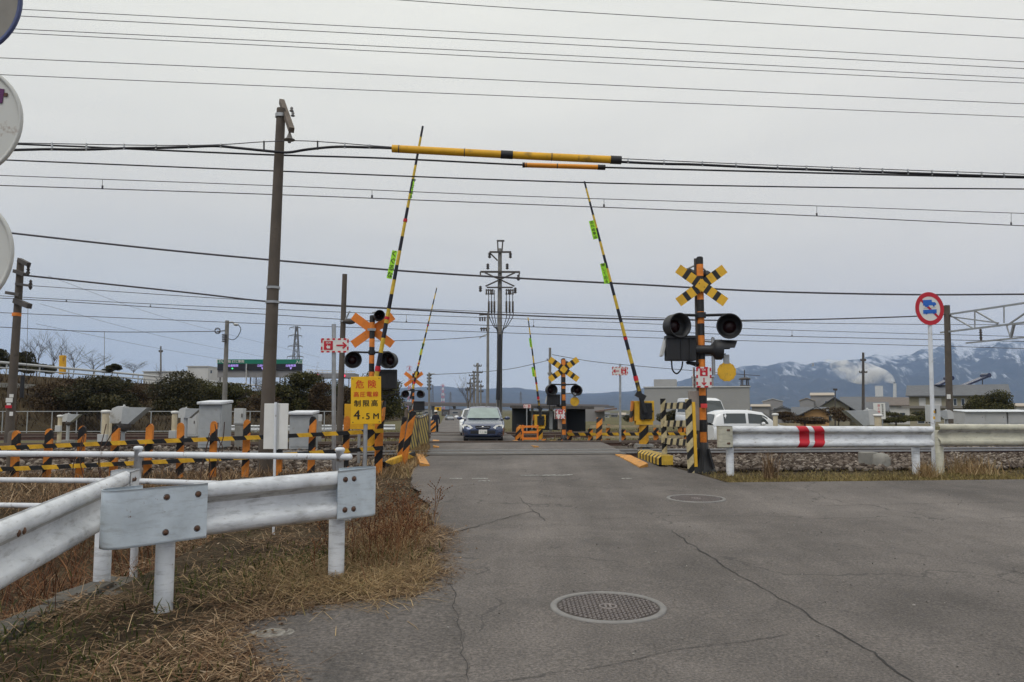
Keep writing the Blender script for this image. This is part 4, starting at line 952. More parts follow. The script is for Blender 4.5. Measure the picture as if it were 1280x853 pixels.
cabinet(361, 391, 515, 562, 20.2, 'grey cabinet with white lid right of the big concrete pole', depth=.6)
cabinet(292, 305, 508, 531, 21.5, 'small white box on a stand left of the big concrete pole', M_lgrey, False, .2)
cabinet(225, 247, 510, 546, 27.5, 'pale grey box behind the tall grey cabinet', M_lgrey, False, .5)
cabinet(397, 402, 516, 527, 26, 'tiny white switch box on a bar behind the fence', M_lgrey, False, .12, door=False)
def capped_post(px, yt, yb, d, label, r=.11, box=False):
    b = G(px, d); b.z = ground_z(b.x, d); o = thing('cable_post', label, 'cable post', tuple(b)); t = P(px, yt, d).z
    mb = MB(M_post); mb.cyl((b.x, d, b.z - .05), (b.x, d, t - .05), r, n=16, mt=M_post); mb.build('pipe', o)
    mb = MB(M_cap); mb.lathe([(r, t-.09),(r*1.4, t-.07),(r*1.4, t-.02),(r*1.1, t),(0, t+.01)], 18, M_cap, Matrix.Translation((b.x, d, 0))); mb.build('cap', o)
    if box: mb = MB(M_lgrey); z = P(px, yb, d).z; mb.box((b.x, d - r*1.1, z), (r*2.6, r*1.6, .24), M_lgrey, None, .01); mb.build('box', o)
capped_post(130.5, 513, 548, 24, 'cream pipe post with white cap left of the largest grey detector', .1, True)
capped_post(136.5, 520, 548, 28, 'slim cream pipe post just behind a thicker capped one', .055)
capped_post(217, 514, 543, 26, 'cream pipe post with white cap in front of the dark shrubs', .085, True)
capped_post(73.5, 519, 536, 30, 'short cream pipe post joined to the smallest hooded detector', .075, True)
capped_post(970, 517, 540, 31, 'cream pipe post with white cap right of the white hatchback', .09)
capped_post(1098.5, 518, 540, 29, 'cream pipe post with white cap under the white notice board', .12)
def detector(px, py, w, d, label, dirx=1, lens=True, zlow=None):
    """grey optical detector: round backed body with a long slanted hood, on a pedestal"""
    c = P(px, py, d); k = w * d / F; b = Vector((c.x, d, ground_z(c.x, d))); o = thing('obstacle_detector', label, 'obstacle detector', tuple(b))
    s = dirx; y0, y1 = d - k*.16, d + k*.16
    def pr(poly, ya, yb, mt, name, par=o):
        mb = MB(mt); M = Matrix.Translation((c.x, ya, c.z)); p = [(x * k * s, z * k) for x, z in poly]
        if s < 0: p = p[::-1]
        mb.prism(p, yb - ya, mt, M); return mb.build(name, par)
    pr([(-.5,-.2),(-.18,-.2),(-.14,.24),(-.3,.26),(-.44,.2),(-.5,.08)], y0, y1, M_lgrey, 'body')
    pr([(-.18,-.2),(0,-.22),(.5,.22),(-.15,.23)], y0 - k*.02, y1 + k*.02, M_grey, 'hood')
    mb = MB(M_lgrey); mb.ball((c.x - .2*k*s, d, c.z + .27*k), k*.035, M_lgrey, 8, 6); mb.build('lifting_ring', o)
    if lens: mb = MB(M_dsteel); mb.lathe([(.15*k,0),(.17*k,.1*k),(.13*k,.2*k),(0,.21*k)], 16, M_dsteel, Matrix.Translation((c.x - .15*k*s, y0 + k*.2, c.z - .26*k)) @ Matrix.Rotation(PI/2, 4, 'X')); mb.build('motor_drum', o)
    mb = MB(M_grey); mb.cyl((c.x - .2*k*s, d, b.z - .05), (c.x - .2*k*s, d, c.z - .18*k), .06, n=10, mt=M_grey); mb.build('pedestal', o)
    mb = MB(M_conc); mb.box((c.x - .2*k*s, d, b.z + .04), (.4, .4, .3), M_conc, None, .02); mb.build('plinth', o)
detector(164, 520, 46, 24.5, 'largest grey hooded obstacle detector among the shrubs at left')
detector(90, 523, 22, 31, 'smallest grey hooded obstacle detector nearest the left pole')
detector(238, 517, 27, 24.8, 'pale grey hooded detector partly hidden by the tall grey cabinet', 1, False)
detector(1076, 523, 42, 30, 'grey hooded detector facing left in front of the houses', -1, False)
detector(928, 521, 30, 33, 'grey hooded detector behind the white hatchback bonnet', -1, False)
o = thing('control_box', 'white box with a dark window beside the right concrete pole', 'control box', tuple(G(1166, 31)))
mb = MB(M_lgrey); mb.box(P(1166, 517, 31), (.42, .35, .66), M_lgrey, None, .02); mb.build('body', o); mb = MB(M_black); mb.box(P(1168, 514, 30.81), (.14, .02, .17), M_black); mb.build('window', o); mb = MB(M_grey); q = P(1166, 528, 31); mb.cyl((q.x, 31, gz(q.x, 31) - .2), q, .06, n=10, mt=M_grey); mb.build('pedestal', o)
detector(1178, 519, 24, 31.5, 'grey hooded detector with brown end beside the white control box', -1, False)

o = thing('boundary_marker', 'small pair of mossy concrete blocks on the ballast under the right guardrail', 'concrete marker', tuple(G(1094, 14.2)))
mb = MB(M_conc); q = G(1086, 14.2); mb.box(q + Vector((0,0,.08)), (.28,.2,.3), M_conc, Matrix.Rotation(.1,3,'Z'), .02); mb.build('block', o)
mb = MB(M_conc); q = G(1101, 14.1); mb.lathe([(.16,-.1),(.16,.12),(.12,.2),(0,.23)], 14, M_conc, Matrix.Translation(q)); mb.build('round_block', o)
# ================================================================== wires
def trk(px, s0): return s0 / (1 - .11 * (px - 640) / F)
def wpts(pix, dep, per=6):
    """pixel way-points -> world points; dep is a depth function of px. Ends run on past the frame."""
    q = catmull([Vector((x, y, 0)) for x, y in pix], per)
    return [P(p.x, p.y, dep(p.x)) for p in q]
def wire(label, pix, s0, r, mt=None, name='overhead_wire', group=None):
    dep = (lambda x: trk(x, s0)) if not callable(s0) else s0
    mb = MB(mt or M_wire); pts = wpts(pix, dep); mb.tube(pts, r, 6, mt or M_wire)
    return tag(mb.build(name, loc=pts[len(pts)//2]), label, 'overhead wire', group)
def ext(p, l=-140, rgt=1430):
    p = list(p); (x0, y0), (x1, y1) = p[0], p[1]
    if x0 < 60: p.insert(0, (l, y0 - (y1 - y0) / (x1 - x0) * (x0 - l) * 1.1))
    (x0, y0), (x1, y1) = p[-2], p[-1]
    if x1 > 1200: p.append((rgt, y1 + (y1 - y0) / (x1 - x0) * (rgt - x1) * .85))
    return p
hi = [([(470,-2),(640,10),(900,26),(1280,48)], 'highest full power line across the top of the sky, entering at top centre'),
 ([(870,-1),(1060,12),(1280,25)], 'short power line in the extreme top right corner of the sky'),
 ([(30,12),(400,31),(900,57),(1280,77.5)], 'topmost power line reaching the left edge beside the top round sign'),
 ([(30,20.5),(400,39.5),(900,66),(1280,86)], 'power line just under the topmost one at left, upper pair'),
 ([(30,37),(400,54.5),(900,79),(1280,98)], 'upper line of the close pair below the first pair of power lines'),
 ([(30,42),(400,60.5),(900,86),(1280,104)], 'lower line of the close pair below the first pair of power lines'),
 ([(0,72.5),(400,90),(900,113),(1280,130)], 'lone power line passing between the two upper round signs at left'),
 ([(0,93.5),(400,110.5),(900,131),(1280,146.5)], 'power line just above the tip of the tallest barrier arm')]
for i, (p, l) in enumerate(hi): wire(l, ext(p), 20.5 + (i % 3) * .7, .0092)
# bundle with yellow sleeves, hung between the road side poles
Y0 = 13.2; D0 = lambda x: Y0 + (x - 640) * .0006
cb = thing('cable_bundle', 'lashed black cable bundle with long yellow warning sleeve over the crossing', 'cable bundle', tuple(P(632, 193, Y0)))
def bt(name, pix, r, mt, dep=D0, par=cb, per=6): mb = MB(mt); mb.tube(wpts(pix, dep, per), r, 8, mt); return mb.build(name, par)
ms = ext([(25,179),(200,182),(275,181),(330,177.5),(385,176.5),(490,184),(640,192.5),(775,198.5),(960,206.5),(1280,218)])
bt('messenger_wire', ms, .008, M_wire)
ca = ext([(25,187.5),(60,186.8),(105,187.2),(155,185.6),(200,185),(235,184),(270,182.8),(300,185.5),(345,190),(362,190.6),(385,187),(420,183.8),(460,184.5),(500,186),(640,195),(775,202.5),(830,205),(870,206),(960,210.3),(1010,212),(1060,214),(1120,216.2),(1200,219),(1280,221.5)])
bt('cable', ca, .023, M_cable)
for px in (65,108,155,195,236,276,330,397,431,462,785,830,878,920,972,1008,1040,1075,1103,1135,1165,1197,1227,1255):
    yt = lerp_tab(ms, px); yb = lerp_tab(ca, px); mb = MB(M_steel if px != 330 else M_black); a, b = P(px, yt - 1, D0(px)), P(px, yb + 1.5, D0(px) - .01); mb.bar(a, b, .022, .022, M_steel if px not in (330, 397) else M_black, (0,1,0)); mb.build('hanger', cb)
def sleeve(par, pix, r, mt, caps, rings, dep):
    mb = MB(mt); pts = wpts(pix, dep, 8); mb.tube(pts, r, 16, mt); o = mb.build('sleeve', par)
    for a, b in caps: mb = MB(M_black); mb.tube(wpts([(a, lerp_tab(pix, a)), (b, lerp_tab(pix, b))], dep, 4), r * 1.10, 16, M_black); mb.build('end_cap', o)
    for a in rings: mb = MB(M_dsteel); mb.tube(wpts([(a, lerp_tab(pix, a)), (a + 1.2, lerp_tab(pix, a + 1.2))], dep, 2), r * 1.04, 16, M_dsteel); mb.build('ring', o)
sleeve(cb, [(490,186),(640,194),(776,200.5)], .064, M_sleeve, [(626,641),(763,776.5)], (498,580,689), D0)
D1 = lambda x: Y0 + .35 + (x - 640) * .0006
c2 = thing('cable_bundle', 'plain black cable with short orange warning sleeve below the yellow one', 'cable bundle', tuple(P(700, 207, Y0 + .35)))
bt('cable', ext([(25,180.5),(100,183.5),(200,188),(345,194),(480,198),(653,206.3),(755,209.5),(1100,218.5),(1280,222.5)]), .016, M_cable, D1, c2)
sleeve(c2, [(653,206.5),(755,209.5)], .042, M_sleeve2, [(747,756.5),(653,656)], (657,696), D1)
wire('medium thick dark wire running just below the black cable bundle', ext([(14,200.5),(345,214),(700,227.5),(1000,234),(1280,236.5)]), D1, .012, M_cable)
def catenary(label, m, c, s0, rm, rc, drop):
    o = thing('overhead_catenary', label, 'overhead wire', tuple(P(640, lerp_tab(c, 640), s0))); D = lambda x: trk(x, s0)
    for nm, p, r in (('messenger_wire', m, rm), ('contact_wire', c, rc)): mb = MB(M_wire); mb.tube(wpts(ext(p), D), r, 6, M_wire); mb.build(nm, o)
    for px in drop:
        mb = MB(M_wire); a, b = P(px, lerp_tab(m, px), D(px)), P(px, lerp_tab(c, px), D(px)); mb.cyl(a, b, rc * .5, n=5, mt=M_wire); mb.cyl(b, b + Vector((0,0,.07)), rc * 2, n=6, mt=M_wire); mb.build('dropper', o)
    return o
catenary('nearest pair of train catenary wires crossing behind both barrier arms', [(0,219.5),(345,232.5),(640,245),(960,255.5),(1280,267)], [(0,232),(345,243.5),(640,255),(960,267.5),(1280,282.5)], 17.3, .0085, .0105, (128, 465, 755, 1021, 1264))
wire('thick dark feeder line sloping across the middle of the sky above the utility poles', ext([(18,292),(240,316),(480,337),(640,347.5),(800,356),(960,364.5),(1140,368.5),(1280,368)]), 24.4, .030)
wire('thick dark line from the left pole to the right gantry pole', [(25,343.5),(46,346),(240,366.5),(345,378),(480,385.5),(640,394),(800,399.3),(960,400.5),(1120,396.5),(1187,393)], lambda x: 24 + 10 * (x - 25) / 1162, .029)
wire('thin line just above the thick line from the left pole', [(35,357),(240,371),(380,379),(480,384.5),(640,391),(800,396.5),(960,403),(1200,406),(1430,405)], 39, .016)
catenary('upper distant pair of train catenary wires behind the center poles', [(-60,366),(60,373.5),(240,382.5),(480,392.5),(800,404.5),(960,412),(1280,421)], [(-60,370),(60,376),(330,393),(480,402),(800,413.5),(960,420),(1280,427)], 39, .015, .018, (83, 188, 508, 667, 990))
wire('lowest distant contact wire above the toll gate sign', ext([(0,391),(330,405),(480,411),(800,422),(960,427),(1180,433),(1280,436)]), 43, .018)
wire('thin service line from the left edge to the street lamp pole', [(-140,402),(0,409),(130,415),(270,414.5)], 45, .022)
wire('thin service line between the big centre pole and the hidden pole at left', [(410,427),(500,426),(560,424),(607,420.5)], 60, .025)
wire('service line from the small left street pole to the pole behind the far crossbuck', [(537,468.5),(590,466),(640,461),(688,450)], 75, .028)
wire('service line leaving the pole behind the far crossbuck towards the right', [(690,443.5),(740,452),(800,458),(860,463),(950,470)], 70, .028)
for (a, b, c), l in ((((60,345),(200,395),(400,447)), 'upper faint distant line slanting down behind the left pole'), (((50,380),(200,420),(400,460)), 'middle faint distant line slanting down behind the left pole'), (((45,405),(200,436),(400,470)), 'lower faint distant line slanting down behind the left pole')):
    wire(l, [a, b, c], lambda x: 60 + x * .2, .014)
for k, (x0, y0, x1, y1) in enumerate(((601,340,600,480),(606,356,593,470),(646,372,640,500))): pass
# ================================================================== poles
def pole(name, label, px0, yb, px1, yt, d, r0, r1, mt, cat='utility pole', group=None, base=True):
    a = P(px0, yb, d); t = P(px1, yt, d); zb = ground_z(a.x, d); f = (a.z - zb)
    a2 = a + (a - t).normalized() * max(0, f + .1) if f > 0 else a; o = thing(name, label, cat, (a2.x, d, min(a.z, zb)), group)
    mb = MB(mt); mb.tube([a2.lerp(t, k/10) for k in range(11)], [r0 + (r1 - r0)*k/10 for k in range(11)], 18, mt); mb.build('pole', o); return o
def insul(o, c, s=1, up=True):
    mb = MB(M_cap); k = 1 if up else -1; mb.lathe([(0,.16*s*k),(.03*s,.15*s*k),(.05*s,.1*s*k),(.03*s,.07*s*k),(.07*s,.02*s*k),(.03*s,0),(0,0)], 10, mat('grey_insulator', rgb(.2,.19,.185), .4), Matrix.Translation(c)); return mb.build('insulator', o)
def arm(o, a, b, w=.09, mt=None): mb = MB(mt or M_dsteel); mb.bar(a, b, w, w, mt or M_dsteel); return mb.build('cross_arm', o)
o = pole('utility_pole', 'big leaning brown concrete pole in front of the tracks', 330.5, 600, 351.5, 136, 13.2, .120, .073, M_pole)
t = P(353, 126, 13.1); b2 = P(364, 163, 12.3)
arm(o, P(352, 127, 13.75), P(364.5, 163, 12.6), .085, M_wood); c = P(362, 166, 12.75)
mb = MB(M_dsteel); mb.cyl(c, c + Vector((0,0,-.02)), .02, n=8, mt=M_dsteel); mb.lathe([(0,-.02),(.025,-.02),(.05,-.09),(.055,-.10),(.09,-.115),(.09,-.125),(.03,-.13),(.025,-.17),(0,-.18)], 14, M_pole2, Matrix.Translation(c)); mb.build('insulator', o)
for px, py in ((364.5,140),(366,146)): insul(o, P(px, py, 13.1), .55)
mb = MB(M_steel); mb.lathe([(.093,-.03),(.093,.03)], 16, M_steel, Matrix.Translation(P(351, 145, 13.2))); mb.lathe([(.112,-.02),(.112,.02)], 16, M_steel, Matrix.Translation(P(341.5, 360, 13.2))); mb.lathe([(.114,-.02),(.114,.02)], 16, M_steel, Matrix.Translation(P(340.5, 378, 13.2))); mb.build('clamp', o)
o = pole('utility_pole', 'slim dark pole behind the SOS arrow sign and the left crossbuck', 424, 548, 431, 343, 24.5, .10, .075, M_pole)
mb = MB(M_dsteel); 
mb.lathe([(.11,-.02),(.11,.02)], 12, M_steel, Matrix.Translation(P(429.3, 402, 24.5)))
mb.build('clamp', o)
mb = MB(M_grey); a = P(431, 402, 24.4); mb.tube([a, a + Vector((.15,-.1,.28)), a + Vector((.18,-.1,.3))], .025, 8, M_grey); mb.ball(P(437, 402, 24.3), (.2,.13,.09), M_dsteel, 12, 8); mb.build('lamp', o)
# left catenary pole
o = pole('catenary_pole', 'dark railway pole at far left with several bracket arms and an orange band', 11, 552, 26, 326, 24, .135, .10, M_pole, 'railway pole')
d = 24
for a, b, w in (((24,325),(36,331),.12),((18,339),(31,343.5),.10),((20,355),(38,357.5),.07),((8,366),(25,369),.09),((19,376),(37,383),.15)): arm(o, P(*a, d - .1), P(*b, d - .4), w)
mb = MB(M_orange); q = P(20.8, 393.5, d); mb.cyl(q - Vector((0,0,.05)), q + Vector((.0,0,.05)), .128, n=16, mt=M_orange); mb.build('orange_band', o)
for px, py in ((35.5,332),(38.5,350)): mb = MB(M_dsteel); q = P(px, py, d - .3); mb.lathe([(.02,0),(.05,-.06),(.03,-.08),(.06,-.14),(.03,-.16),(.06,-.22),(.02,-.3)], 8, M_dsteel, Matrix.Translation(q)); mb.build('insulator', o)
for px, yy, w, h, mt in ((14.3,495,.12,.1,M_signw),(11.5,500.5,.2,.13,M_signw),(11,505.5,.12,.06,M_signw),(10.7,508.5,.19,.09,M_red),(14,517.5,.1,.12,M_signw)): mb = MB(mt); mb.box(P(px, yy, d - .16), (w, .012, h), mt); mb.build('plate', o)
mb = MB(M_wire); mb.cyl(P(35, 384, d - .4), P(33, 470, d - .4), .006, n=5, mt=M_wire); mb.build('hanging_wire', o); mb = MB(M_black); mb.cyl(P(28.5, 470, d - .4), P(27, 497, d - .4), .055, n=10, mt=M_black); mb.build('counterweight', o)
mb = MB(M_conc); q0, q1 = P(13.5, 604, 12.4), P(13.5, 539, 12.4); mb.lathe([(.075, q0.z),(.075, q1.z-.04),(.05, q1.z),(0, q1.z+.01)], 14, M_pole, Matrix.Translation((q0.x, 12.4, 0))); tag(mb.build('concrete_stump', loc=(q0.x, 12.4, q0.z)), 'short round topped concrete stump at the left end of striped fence', 'concrete post')
# street lamp pole by the toll sign
o = pole('street_pole', 'pale slim pole with street lamp and wire coils in front of the toll sign', 279.5, 535, 284, 401, 42, .14, .10, M_pole2)
mb = MB(M_grey); mb.tube(catmull([P(284, 404, 42), P(290, 403, 42), P(295, 406, 42)], 4), .05, 8, M_grey); mb.ball(P(295, 406, 42), (.13,.2,.07), M_lgrey); mb.build('lamp', o)
mb = MB(M_cable); mb.tube(catmull([P(298,406,42), P(301,412,42), P(297,421,42), P(291,425,42), P(284,423,42)], 5), .02, 6, M_cable); mb.build('cable', o)
arm(o, P(271, 414.5, 42), P(284, 413.5, 42), .05); mb = MB(M_wire)
for k in range(3): mb.tube([P(272 + 3.5*math.cos(q*.5), 413 + 3*math.sin(q*.5) + k*.8, 42 + .05*k) for q in range(13)], .014, 5, M_wire)
mb.build('wire_coil', o); mb = MB(M_dsteel)
for k in range(4): mb.box(P(280.5, 419 + k*2.6, 41.8), (.2, .18, .07), M_dsteel)
mb.build('clamp', o)
# big centre pole
d = 72
o = pole('utility_pole', 'tall central utility pole with three cross arms and fanned cables', 624, 521, 625, 311, d, .29, .17, M_pole2)
for px in (619.5, 630.5): mb = MB(M_dsteel); mb.bar(P(px - .5, 338, d) if False else P(622.5 if px < 625 else 627.5, 314, d), P(622 if px < 625 else 628.5, 301, d), .12, .12, M_dsteel); mb.build('finial', o)
arm(o, P(621, 301.3, d), P(630.5, 301.3, d), .14); arm(o, P(612, 315.3, d - .3), P(639, 315.3, d - .3), .15); arm(o, P(600.5, 340, d - .3), P(650, 340.3, d - .3), .16); arm(o, P(608.5, 359.5, d - .3), P(641, 359.5, d - .3), .12)
for a, b in (((612,316),(622,326)),((606,341),(643,358)),((644,341),(607,358)),((600.5,340),(600.5,346)),((649.5,341),(648,347))): mb = MB(M_dsteel); mb.bar(P(*a, d - .35), P(*b, d - .35), .12, .12, M_dsteel); mb.build('brace', o)
for px, py in ((612,319),(638,319),(609.8,333),(634,333),(600.5,361),(644,363),(648,347)): mb = MB(M_dsteel); q = P(px, py, d - .3); mb.lathe([(.05,.25),(.16,.15),(.08,.1),(.18,0),(.08,-.05),(.16,-.2),(.05,-.3)], 8, M_dsteel, Matrix.Translation(q)); mb.build('insulator', o)
for px in (611, 614.5, 618, 633, 637, 641):
    mb = MB(M_cable); s = -1 if px < 625 else 1; mb.tube(catmull([P(px, 363, d - .3), P(px - .2, 382, d - .3), P(px + .3, 395, d - .3), P(625 + s*(abs(px - 625)*.5 + 1), 408, d - .25), P(625 + s*3, 418, d - .3), P(624.6 + s*2.4, 470, d - .32), P(624.2 + s*2, 515, d - .35)], 5), .035, 6, M_cable); mb.build('cable', o)
    mb = MB(M_dsteel); mb.lathe([(.03,.55),(.09,.5),(.09,-.5),(.03,-.55)], 8, M_dsteel, Matrix.Translation(P(px, 384, d - .32))); mb.build('cable_head', o)
for px in (612, 637):
    mb = MB(M_dsteel); 
    for k in range(4): mb.box(P(px - 4 + k*2.7, 364, d - .3), (.12, .12, .35), M_dsteel); mb.box(P(px - 4 + k*2.7, 367.5, d - .3), (.17, .14, .14), M_dsteel)
    mb.bar(P(px - 5, 363, d - .3), P(px + 5, 363, d - .3), .1, .1, M_dsteel); mb.build('switch_gear', o)
mb = MB(M_black); mb.cyl(P(622.5, 500, d - .55), P(624.8, 418, d - .5), .2, .12, 12, mt=M_black); mb.build('cable_guard', o)
o = pole('utility_pole', 'thinner pole with small lamp just left of the tall central pole', 609.5, 521, 610, 391, 66, .14, .10, M_pole2)
arm(o, P(599, 394, 66), P(616, 393, 66), .1); arm(o, P(600, 411, 66), P(612, 411, 66), .1); mb = MB(M_grey); mb.tube(catmull([P(610, 418, 66), P(604, 420, 66), P(599, 423, 66)], 4), .05, 6, M_grey); mb.build('lamp', o)
for px in (600, 603, 606): mb = MB(M_dsteel); mb.box(P(px, 399, 66), (.13,.13,.35), M_dsteel); mb.box(P(px + 2, 412, 66), (.13,.13,.3), M_dsteel); mb.build('insulator', o)
def smallpole(px, yt, yb, d, r, label, arms, lamp=None, mt=None, grp=None):
    o = pole('utility_pole', label, px, yb, px, yt, d, r, r * .7, mt or M_pole2, group=grp)
    for y, h in arms:
        arm(o, P(px - h, y, d), P(px + h, y, d), d * .0011)
        for s in (-1, -.4, .5, 1): mb = MB(M_dsteel); mb.box(P(px + s * h, y - 1, d), (d*.0011, d*.0011, d*.0022), M_dsteel); mb.build('insulator', o)
    if lamp: mb = MB(M_grey); mb.tube([P(px, lamp[1], d), P(lamp[0], lamp[1], d), P(lamp[0] + (1 if lamp[0] > px else -1)*1.5, lamp[1] + 1, d)], d * .0007, 6, M_grey); mb.build('lamp', o)
    return o
smallpole(597, 454, 518, 130, .26, 'tallest pole in the distant cluster along the road behind the car', [(458,4.5),(466,6),(478,5)])
smallpole(592.5, 464, 518, 150, .24, 'second pole in the distant cluster behind the car, with stacked arms', [(470,6),(474,4),(483,5)])
smallpole(588, 474, 518, 180, .24, 'slim pole left in the distant cluster above the walking man', [(480,4),(486,4)])
smallpole(601, 480, 518, 210, .26, 'short pole right in the distant cluster behind the car roof', [(484,3),(490,3)])
smallpole(584.5, 484, 518, 250, .26, 'shortest leftmost pole in the distant cluster', [(488,2.5)])
smallpole(536.5, 466, 520, 85, .15, 'pole with stacked brackets right of the small orange crossbuck', [(470,2.4),(474,2.4),(478,2.4),(482,2.2),(487,2.2)], (543,467.5))
smallpole(687.5, 435, 530, 68, .15, 'slender pole behind the distant striped crossbuck', [(450.5,3.5),(468,2.5)])
smallpole(201, 433, 466, 150, .2, 'far pole on the embankment left of the toll sign', [(440,2)])
smallpole(130.5, 414, 466, 90, .035, 'very thin mast on the embankment above the small dark shrub', [])
smallpole(1079, 441, 527, 75, .15, 'dark pole with two cross arms standing among the houses', [(451,3),(466,4.5)], mt=M_dsteel)
smallpole(1044, 486, 522, 120, .10, 'thin pole behind the dark roofed houses', [(488,2)], mt=M_dsteel)
# ---- right gantry
d = 34; o = pole('catenary_gantry', 'brown railway gantry pole with lattice beam reaching out of frame at right', 1188, 553, 1183.5, 382, d, .145, .12, M_pole, 'railway gantry')
D = lambda x: d - (x - 1186) * .05
def gb(a, b, w): mb = MB(M_steel); mb.bar(P(*a, D(a[0])), P(*b, D(b[0])), w, w, M_steel); mb.build('lattice_bar', o)
for a, b, w in (((1184,393.5),(1300,376),.07),((1176,416),(1300,401),.07),((1186,393.5),(1217,411),.05),((1218.5,389),(1218.5,411),.04),((1220,389.5),(1247,405),.05),((1255,384),(1255,404),.04),((1259,407),(1300,379),.05),((1258,406),(1263,422),.04),((1268,404),(1263.5,422),.08),((1188,396),(1248,404),.05),((1208,429),(1300,420),.06)): gb(a, b, w)
mb = MB(M_dsteel); q = P(1226, 419, D(1226)); mb.lathe([(.02,.25),(.06,.2),(.03,.15),(.07,.1),(.03,.05),(.07,0),(.03,-.05),(.06,-.1),(.02,-.3)], 8, M_dsteel, Matrix.Translation(q)); mb.build('insulator', o)
mb = MB(M_signw); mb.box(P(1186, 496, d - .16), (.16, .012, .19), M_signw); mb.build('plate', o)
# ================================================================== vehicles and people
def loft(mb, rings, mt, closed=True, cap=True):
    n = len(rings[0]); vs = [v for r in rings for v in r]; m = len(rings)
    mb.add(vs, [(i*n+k, i*n+(k+1) % n, (i+1)*n+(k+1) % n, (i+1)*n+k) for i in range(m-1) for k in range(n if closed else n-1)], mt, True)
    if cap: mb.add(rings[0], [tuple(range(n))], mt); mb.add(rings[-1], [tuple(range(n-1, -1, -1))], mt)
def ring(y, hw, zb, zt, sq=4.0, n=28):
    out = []; c = (zb + zt) / 2; h = (zt - zb) / 2
    for k in range(n):
        q = 2*PI*k/n; cx, sx = math.cos(q), math.sin(q)
        out.append(Vector((hw * math.copysign(abs(cx) ** (2/sq), cx), y, c + h * math.copysign(abs(sx) ** (2/sq), sx))))
    return out
def car(name, label, loc, rot, paint, secs, gh, wheels, front, cat='car', glassmt=None, group=None):
    """secs: lower body (y, half width, z bottom, z top); gh: greenhouse (y, half width at belt, half width at roof, z belt, z roof)"""
    o = thing(name, label, cat, (0,0,0), group); g = glassmt or M_glass
    mb = MB(paint); loft(mb, [ring(*s) for s in secs], paint)
    # greenhouse shell
    rings = []
    for y, hb, hr, zb, zr in gh: rings.append([Vector((-hb, y, zb - .08)), Vector((-hb, y, zb)), Vector((-(hb*.4+hr*.6), y, zb + (zr-zb)*.62)), Vector((-hr, y, zr - .035)), Vector((-hr*.8, y, zr)), Vector((0, y, zr + .018)), Vector((hr*.8, y, zr)), Vector((hr, y, zr - .035)), Vector((hb*.4+hr*.6, y, zb + (zr-zb)*.62)), Vector((hb, y, zb)), Vector((hb, y, zb - .08))])
    loft(mb, rings, paint, False, False); body = mb.build('body', o)
    # windscreen and side glass follow the shell, set a few millimetres proud
    def at(i, f, t, side):   # along station i..i+1
        a, b = gh[i], gh[i+1]; hb, hr, zb, zr, y = (a[1]+(b[1]-a[1])*f, a[2]+(b[2]-a[2])*f, a[3]+(b[3]-a[3])*f, a[4]+(b[4]-a[4])*f, a[0]+(b[0]-a[0])*f)
        w = hb + (hb*.4+hr*.6 - hb) * min(1, t / .62) if t < .62 else (hb*.4+hr*.6) + (hr - (hb*.4+hr*.6)) * (t - .62) / .38
        return Vector((side * (w + .006), y, zb + (zr - .035 - zb) * t))
    for nm, (ia, ib) in front['glass'].items():
        (y0, w0, z0), (y1, w1, z1) = ia, ib; mb = MB(g); s = .014 if y1 > y0 else -.014
        pr = [Vector((-w0, y0 - s, z0)), Vector((0, y0 - s*3.5, z0 - .004)), Vector((w0, y0 - s, z0)), Vector((w1, y1 - s, z1)), Vector((0, y1 - s*2, z1 + .022)), Vector((-w1, y1 - s, z1))]
        mb.add(pr, [(0,1,4,5),(1,2,3,4)], g, True); mb.build(nm, o)
    for side in (-1, 1):
        for ya, yb, t0, t1 in front['side']:
            mb = MB(g); vs = []
            def fy(y):
                for i in range(len(gh) - 1):
                    if gh[i][0] <= y <= gh[i+1][0]: return i, (y - gh[i][0]) / (gh[i+1][0] - gh[i][0])
                return len(gh) - 2, 1
            n = 6
            for k in range(n + 1):
                y = ya + (yb - ya) * k / n; i, f = fy(y); vs += [at(i, f, t0, side), at(i, f, .6, side), at(i, f, t1, side)]
            mb.add(vs, [q for k in range(n) for q in ((3*k, 3*k+1, 3*k+4, 3*k+3), (3*k+1, 3*k+2, 3*k+5, 3*k+4))], g, True); mb.build('side_window', o)
    for y, r, hw in wheels:
        for side in (-1, 1):
            M = Matrix.Translation((side * hw, y, r)) @ Matrix.Rotation(side * PI/2, 4, 'Y')
            w = thing('wheel', '', '', (0,0,0)); bpy.data.objects.remove(w)
            mb = MB(M_rub); mb.lathe([(r*.62,-.18),(r*.96,-.17),(r,-.13),(r,-.02),(r*.96,.01),(r*.64,.015)], 24, M_rub, M); wo = mb.build('wheel', o)
            mb = MB(M_lgrey); mb.lathe([(0,.0),(r*.2,.005),(r*.55,-.012),(r*.65,.012)], 16, M_lgrey, M); 
            for k in range(5): q = 2*PI*k/5; mb.merge(MB(M_black).box((math.cos(q+.6)*r*.4, math.sin(q+.6)*r*.4, .002), (r*.2, r*.2, .012), M_black, Matrix.Rotation(q+.6, 3, 'Z')).xf(M))
            mb.build('rim', wo)
            mb = MB(M_black); n = 18; vs = []
            for k in range(n + 1):
                q = -.15 + (PI + .3) * k / n
                for rr in (r*.9, r*1.16): vs.append(Vector((side * (hw + .008), y + rr*math.cos(q), r + rr*math.sin(q))))
            mb.add(vs, [(2*k, 2*k+1, 2*k+3, 2*k+2) for k in range(n)], M_black); mb.build('wheel_arch', o)
    for nm, fn in front['parts']:
        mb = MB(); fn(mb); mb.build(nm, o)
    o.location = loc; o.rotation_euler = (0, 0, rot); return o
